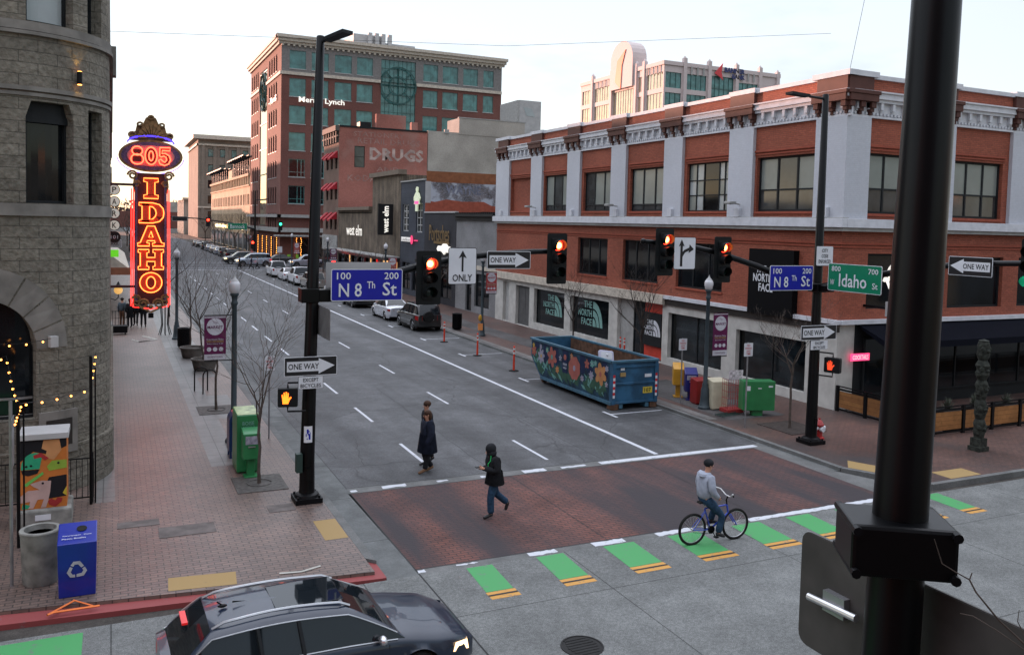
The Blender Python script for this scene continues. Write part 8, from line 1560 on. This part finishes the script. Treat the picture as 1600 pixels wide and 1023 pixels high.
    tz = [[(J['hip'], (.15 , .125)), (J['hl'], .105 * tr), (mix('hl', 'kl', .5), .09 * tr), (J['kl'], .072 * tr), (mix('kl', 'al', .5), .068 * tr), (mix('kl', 'al', .97), .070 * tr)], [(J['hip'], (.15, .125)), (J['hr'], .105 * tr), (mix('hr', 'kr', .5), .09 * tr), (J['kr'], .072 * tr), (mix('kr', 'ar', .5), .068 * tr), (mix('kr', 'ar', .97), .070 * tr)], [(J['hip'], (.15, .125)), (J['waist'], (.145, .115))]]
    skin(tz, trousers, 'trousers', t, 1)
    jc = [[(mix('hip', 'waist', -.05), (.175 * jr, .14 * jr)), (J['waist'], (.17 * jr, .135 * jr)), (J['chest'], (.185 * jr, .14 * jr)), (mix('chest', 'neck', .8), (.09, .09))]]
    for s in 'lr': jc.append([(J['chest'], (.185 * jr, .14 * jr)), (J['s' + s], .088 * jr), (mix('s' + s, 'e' + s, .5), .080 * jr), (J['e' + s], .074 * jr), (mix('e' + s, 'w' + s, 1.12), .064)])
    skin(jc, jacket, 'jacket', t, 1)
    if coat:
        hp = V3(J['hip']); cbm = MB(); prof = []
        for q in range(6): f_ = q / 5; z = J['waist'][2] + .05 - f_ * coat; prof.append(((.165 + .05 * f_) * jr, z))
        vs_ = []; n_ = 16
        for r, z in prof:
            for j in range(n_): a = 2 * pi * j / n_; vs_.append((hp.x + r * cos(a) * (1 + .04 * sin(3 * a)), hp.y + r * sin(a) * .85, z))
        cbm.add(vs_, [(i * n_ + (j + 1) % n_, i * n_ + j, (i + 1) * n_ + j, (i + 1) * n_ + (j + 1) % n_) for i in range(5) for j in range(n_)], 0, True); cbm.add(vs_, [(i * n_ + j, i * n_ + (j + 1) % n_, (i + 1) * n_ + (j + 1) % n_, (i + 1) * n_ + j) for i in range(5) for j in range(n_)], 0, True); cbm.build('coat_skirt', jacket, t, world=False)
    for s in 'lr':
        a, e = V3(J['a' + s]), V3(J['t' + s]); d = (e - a).normalized(); skin([[(tuple(a - d * .06 - V3((0, 0, .02))), .042), (tuple(a + V3((0, 0, -.005))), .05), (tuple(a.lerp(e, .6)), .046), (tuple(e + d * .05), (.042, .036))]], shoes, 'shoe', t, 1)
    return t
plain('hair_dark', (.02, .013, .01), .7); plain('hair_brown', (.05, .025, .015), .7); plain('shoe_dark', (.012, .012, .014), .5); plain('shoe_tan', (.16, .09, .05), .7); plain('lip_red', (.30, .10, .08), .6)
cl_black = plain('cloth_black', (.012, .013, .016), .85, var=.3, vs=9, bump=.3); cl_navy = plain('cloth_navy', (.010, .014, .028), .85, var=.3, vs=9, bump=.3); jean = plain('denim', (.018, .045, .085), .85, var=.3, vs=14, bump=.3); jean_d = plain('denim_dark', (.012, .018, .035), .85, var=.3); grey_h = plain('grey_fleece', (.30, .33, .40), .9, var=.12, vs=9, bump=.4)
# walkers heading left: facing -X  (local +Y -> world -X : rotation 90 degrees)
LEFT = pi / 2
person('woman in a long dark navy coat and tan shoes crossing the asphalt, facing left', (7.88, 22.02, RZ), LEFT, dict(kl=(-.09, .02, .48), al=(-.09, .10, .10), tl=(-.10, .25, .04), kr=(.09, .06, .47), ar=(.09, -.18, .12), tr=(.09, -.05, .05), wl=(-.22, .10, .86), el=(-.25, -.02, 1.12), wr=(.22, .12, .88), chest=(0, -.01, 1.27), face=(0, .1, -.01)), cl_navy, cl_black, 'hair_brown', 'shoe_tan', coat=.50, female=True, k=.98, jr=1.52, tr=1.2)
person('man with short brown hair walking beyond the woman in the navy coat', (8.12, 22.75, RZ), LEFT, dict(kl=(-.1, .10, .50), al=(-.1, .05, .1), tl=(-.1, .2, .05), kr=(.1, -.02, .5), ar=(.1, -.22, .15), tr=(.1, -.1, .05), wl=(-.22, .02, .88)), cl_black, cl_black, 'hair_brown', 'shoe_dark', k=1.04, jr=1.2, tr=1.2)
h = person('person in a hooded black jacket and blue jeans walking left, looking at a phone', (8.15, 18.1, RZ), LEFT, dict(hip=(0, -.02, .92), waist=(0, 0, 1.05), chest=(0, .03, 1.28), neck=(0, .08, 1.45), chin=(0, .12, 1.51), head=(0, .12, 1.60), top=(0, .11, 1.69), kl=(-.1, .12, .50), al=(-.1, .10, .09), tl=(-.1, .25, .04), kr=(.1, -.10, .52), ar=(.1, -.42, .25), tr=(.1, -.38, .12), sl=(-.18, .03, 1.40), sr=(.18, .03, 1.40), el=(-.22, .02, 1.13), wl=(-.10, .27, 1.20), er=(.22, .02, 1.13), wr=(.10, .24, 1.14), face=(0, .95, -.35)), cl_black, jean, hood=True, coat=.30, k=1.0, jr=1.28, tr=1.28)
b = MB(); b.box(-.045, .03, .34, .48, 1.215, 1.23); b.build('phone', 'black_metal', h, world=False); b = MB(); b.tube([(-.1, .13, 1.50), (-.13, .15, 1.38), (-.09, .20, 1.30), (-.11, .19, 1.20)], .010, 5); b.build('green_cord', plain('cord_green', (.02, .45, .12), .6), h, world=False)
# cyclist heading +X (local +Y -> world +X : rotation -90)
cy = person('cyclist in a light grey hoodie, black knit hat and blue jeans', (11.95, 14.85, RZ), -pi / 2 - .05, dict(hip=(0, -.18, 1.00), waist=(0, -.19, 1.14), chest=(0, -.17, 1.38), neck=(0, -.14, 1.57), chin=(0, -.10, 1.64), head=(0, -.10, 1.74), top=(0, -.11, 1.83), hl=(-.09, -.16, .98), hr=(.09, -.16, .98), kl=(-.12, .20, .78), kr=(.12, .22, .62), al=(-.12, .08, .44), ar=(.12, .12, .22), tl=(-.12, .22, .40), tr=(.12, .26, .16), sl=(-.19, -.16, 1.50), sr=(.19, -.16, 1.50), el=(-.26, -.17, 1.23), er=(.26, -.17, 1.23), wl=(-.20, .02, 1.07), wr=(.20, .03, 1.06), face=(.12, 1, -.05)), grey_h, jean, cap=cl_black, jr=1.22, tr=1.15)
b = MB(); b.lathe((0, -.19, 1.52), [(.12, -.03), (.15, .0), (.13, .05), (.09, .07)], 12); b.build('hood', grey_h, cy, world=False)
BK_ = thing('bicycle', 'blue mountain bicycle with white handlebar carrying the cyclist', 'bicycle', (11.95, 14.85, RZ), -pi / 2 - .05)
bf = plain('bike_blue', (.01, .05, .42), .3, coat=.5)
def wheel(y):
    b = MB(); b.tube([(0, y + .325 * cos(a), .345 + .325 * sin(a)) for a in [2 * pi * i / 32 for i in range(33)]], .031, 8); w_ = b.build('wheel', 'rubber', BK_, world=False)
    b = MB(); b.tube([(0, y + .298 * cos(a), .345 + .298 * sin(a)) for a in [2 * pi * i / 32 for i in range(33)]], .010, 6)
    for i in range(20): a = 2 * pi * i / 20; b.tube([((-1) ** i * .025, y, .345), (0, y + .298 * cos(a + .2), .345 + .298 * sin(a + .2))], .0015, 3, cap=False)
    b.tube([(-.04, y, .345), (.04, y, .345)], .022, 8); b.build('rim', 'silver', w_, world=False)
wheel(-.47); wheel(.66)
b = MB(); bb_ = (0, .0, .30); seat = (0, -.17, .78); hdt = (0, .42, .80); hdb = (0, .46, .62); ra = (0, -.47, .345)
for p, q, r in ((bb_, seat, .017), (seat, hdt, .018), (bb_, hdb, .021), (hdt, hdb, .022)): b.tube([p, q], r, 8)
for sx in (-.05, .05): b.tube([(sx * .4, 0, .30), (sx, -.25, .32), (sx, -.47, .345)], .011, 6); b.tube([(sx * .3, -.15, .72), (sx, -.47, .345)], .009, 6); b.tube([(sx, .49, .60), (sx, .66, .345)], .014, 6)
b.build('frame', bf, BK_, world=False)
b = MB(); b.tube([hdt, (0, .40, .92), (0, .44, .99)], .016, 8); b.build('stem', 'black_metal', BK_, world=False)
b = MB(); b.tube([(-.36, .32, 1.12), (-.22, .40, 1.10), (-.08, .44, 1.0), (.08, .44, 1.0), (.22, .40, 1.10), (.36, .32, 1.12)], .014, 8); b.build('handlebar', plain('bar_white', (.6, .6, .6), .3), BK_, world=False)
for sx in (-1, 1): b = MB(); b.tube([(sx * .34, .33, 1.118), (sx * .42, .27, 1.12)], .018, 8); b.build('grip', 'rubber', BK_, world=False)
b = MB(); b.tube([seat, (0, -.20, .90)], .013, 6); b.build('seat_post', 'silver', BK_, world=False)
b = MB(); b.add([(-.07, -.34, .91), (.07, -.34, .91), (.05, -.2, .92), (.018, -.02, .92), (-.018, -.02, .92), (-.05, -.2, .92), (-.06, -.33, .95), (.06, -.33, .95), (.04, -.2, .955), (.014, -.03, .945), (-.014, -.03, .945), (-.04, -.2, .955)], [(5, 4, 3, 2, 1, 0), (6, 7, 8, 9, 10, 11), (0, 1, 7, 6), (1, 2, 8, 7), (2, 3, 9, 8), (3, 4, 10, 9), (4, 5, 11, 10), (5, 0, 6, 11)]); b.build('saddle', 'rubber', BK_, world=False, bevel=.008)
b = MB(); b.lathe((.04, 0, .30), [(.09, 0), (.09, .006), (.07, .006)], 16, ax=Matrix(((0, 0, 1), (1, 0, 0), (0, 1, 0)))); b.tube([(.07, 0, .30), (.09, .07, .16)], .011, 6); b.tube([(-.07, 0, .30), (-.09, -.03, .44)], .011, 6); b.box(.08, .17, .03, .12, .145, .165); b.box(-.17, -.08, .02, .11, .395, .41); b.build('crank', 'black_metal', BK_, world=False)
b = MB(); b.tube([(.045, 0, .385), (.045, -.47, .40)], .005, 4); b.tube([(.045, 0, .215), (.045, -.47, .29)], .005, 4); b.build('chain', 'iron', BK_, world=False)
# distant people
BG = 'people on the left sidewalk'
person('person in a grey shirt standing by the patio railing under the neon sign', (.55, 56.9, 0), -.6, {}, plain('cloth_slate', (.06, .08, .10), .85), plain('cloth_brown', (.10, .05, .03), .85), grp=BG, fingers=False)
person('person in long dark coat facing the patio group under the neon sign', (.98, 56.3, 0), .4, dict(wl=(-.2, .1, .95)), cl_black, cl_black, coat=.5, female=True, grp=BG, fingers=False)
person('person in dark suit seen from behind under the neon sign', (1.35, 57.4, 0), 2.8, dict(kl=(-.1, .1, .5), al=(-.1, .15, .09)), cl_black, cl_black, coat=.25, grp=BG, fingers=False)
wb = person('person with a black handbag walking away under the neon sign', (1.72, 56.4, 0), -.2, dict(kr=(.1, .1, .5), ar=(.1, .16, .09)), cl_black, cl_black, coat=.3, female=True, grp=BG, fingers=False)
b = MB(); b.box(2.0, 2.3, 56.35, 56.5, .55, .85); hb = b.build('handbag', 'black_metal'); tag(hb, 'black handbag hanging low beside the walkers under the neon sign', 'handbag')
FG = 'people crossing at the far intersection'
person('leftmost pedestrian in dark clothes before the silver suv', (15.4, 118.5, RZ), LEFT, dict(kl=(-.1, .15, .5), al=(-.1, .25, .1), ar=(.1, -.3, .15)), cl_black, cl_black, grp=FG, fingers=False)
person('pedestrian striding in a navy jacket before the silver suv', (16.9, 118.2, RZ), LEFT, dict(kl=(-.1, .2, .5), al=(-.1, .32, .1), tl=(-.1, .46, .06), ar=(.1, -.35, .15), tr=(.1, -.22, .08)), cl_navy, cl_black, grp=FG, fingers=False)
person('pedestrian in pale top following the navy jacket', (17.8, 118.9, RZ), LEFT, dict(kl=(-.1, .15, .5), al=(-.1, .25, .1), ar=(.1, -.3, .15)), plain('cloth_pale', (.3, .3, .33), .85), cl_black, grp=FG, fingers=False)
person('person in bright blue standing right of the far silver pickup nose', (26.4, 117.2, RZ), 0, {}, plain('cloth_blue', (.02, .04, .16), .85), cl_black, fingers=False)
for k, (x, c) in enumerate([(24.6, 0), (26.2, 1), (27.6, 0)]):
    t = thing('patio_chair', ['lime green patio chair nearest the office corner', 'middle lime patio chair by the office corner', 'lime green patio chair farthest from the office corner'][k], 'chair', (x, 141.2, 0), .3 * k, 'lime patio chairs'); lm = plain('chair_lime', (.20, .42, .05), .6)
    b = MB(); b.box(-.28, .28, -.28, .28, .42, .47); b.build('seat', lm, t, world=False); b = MB(); b.box(-.28, .28, .25, .3, .47, 1.0); b.build('backrest', lm, t, world=False)
    for sx in (-.25, .25):
        for sy in (-.25, .25): b = MB(); b.box(sx - .02, sx + .02, sy - .02, sy + .02, 0, .42); b.build('leg', lm, t, world=False)
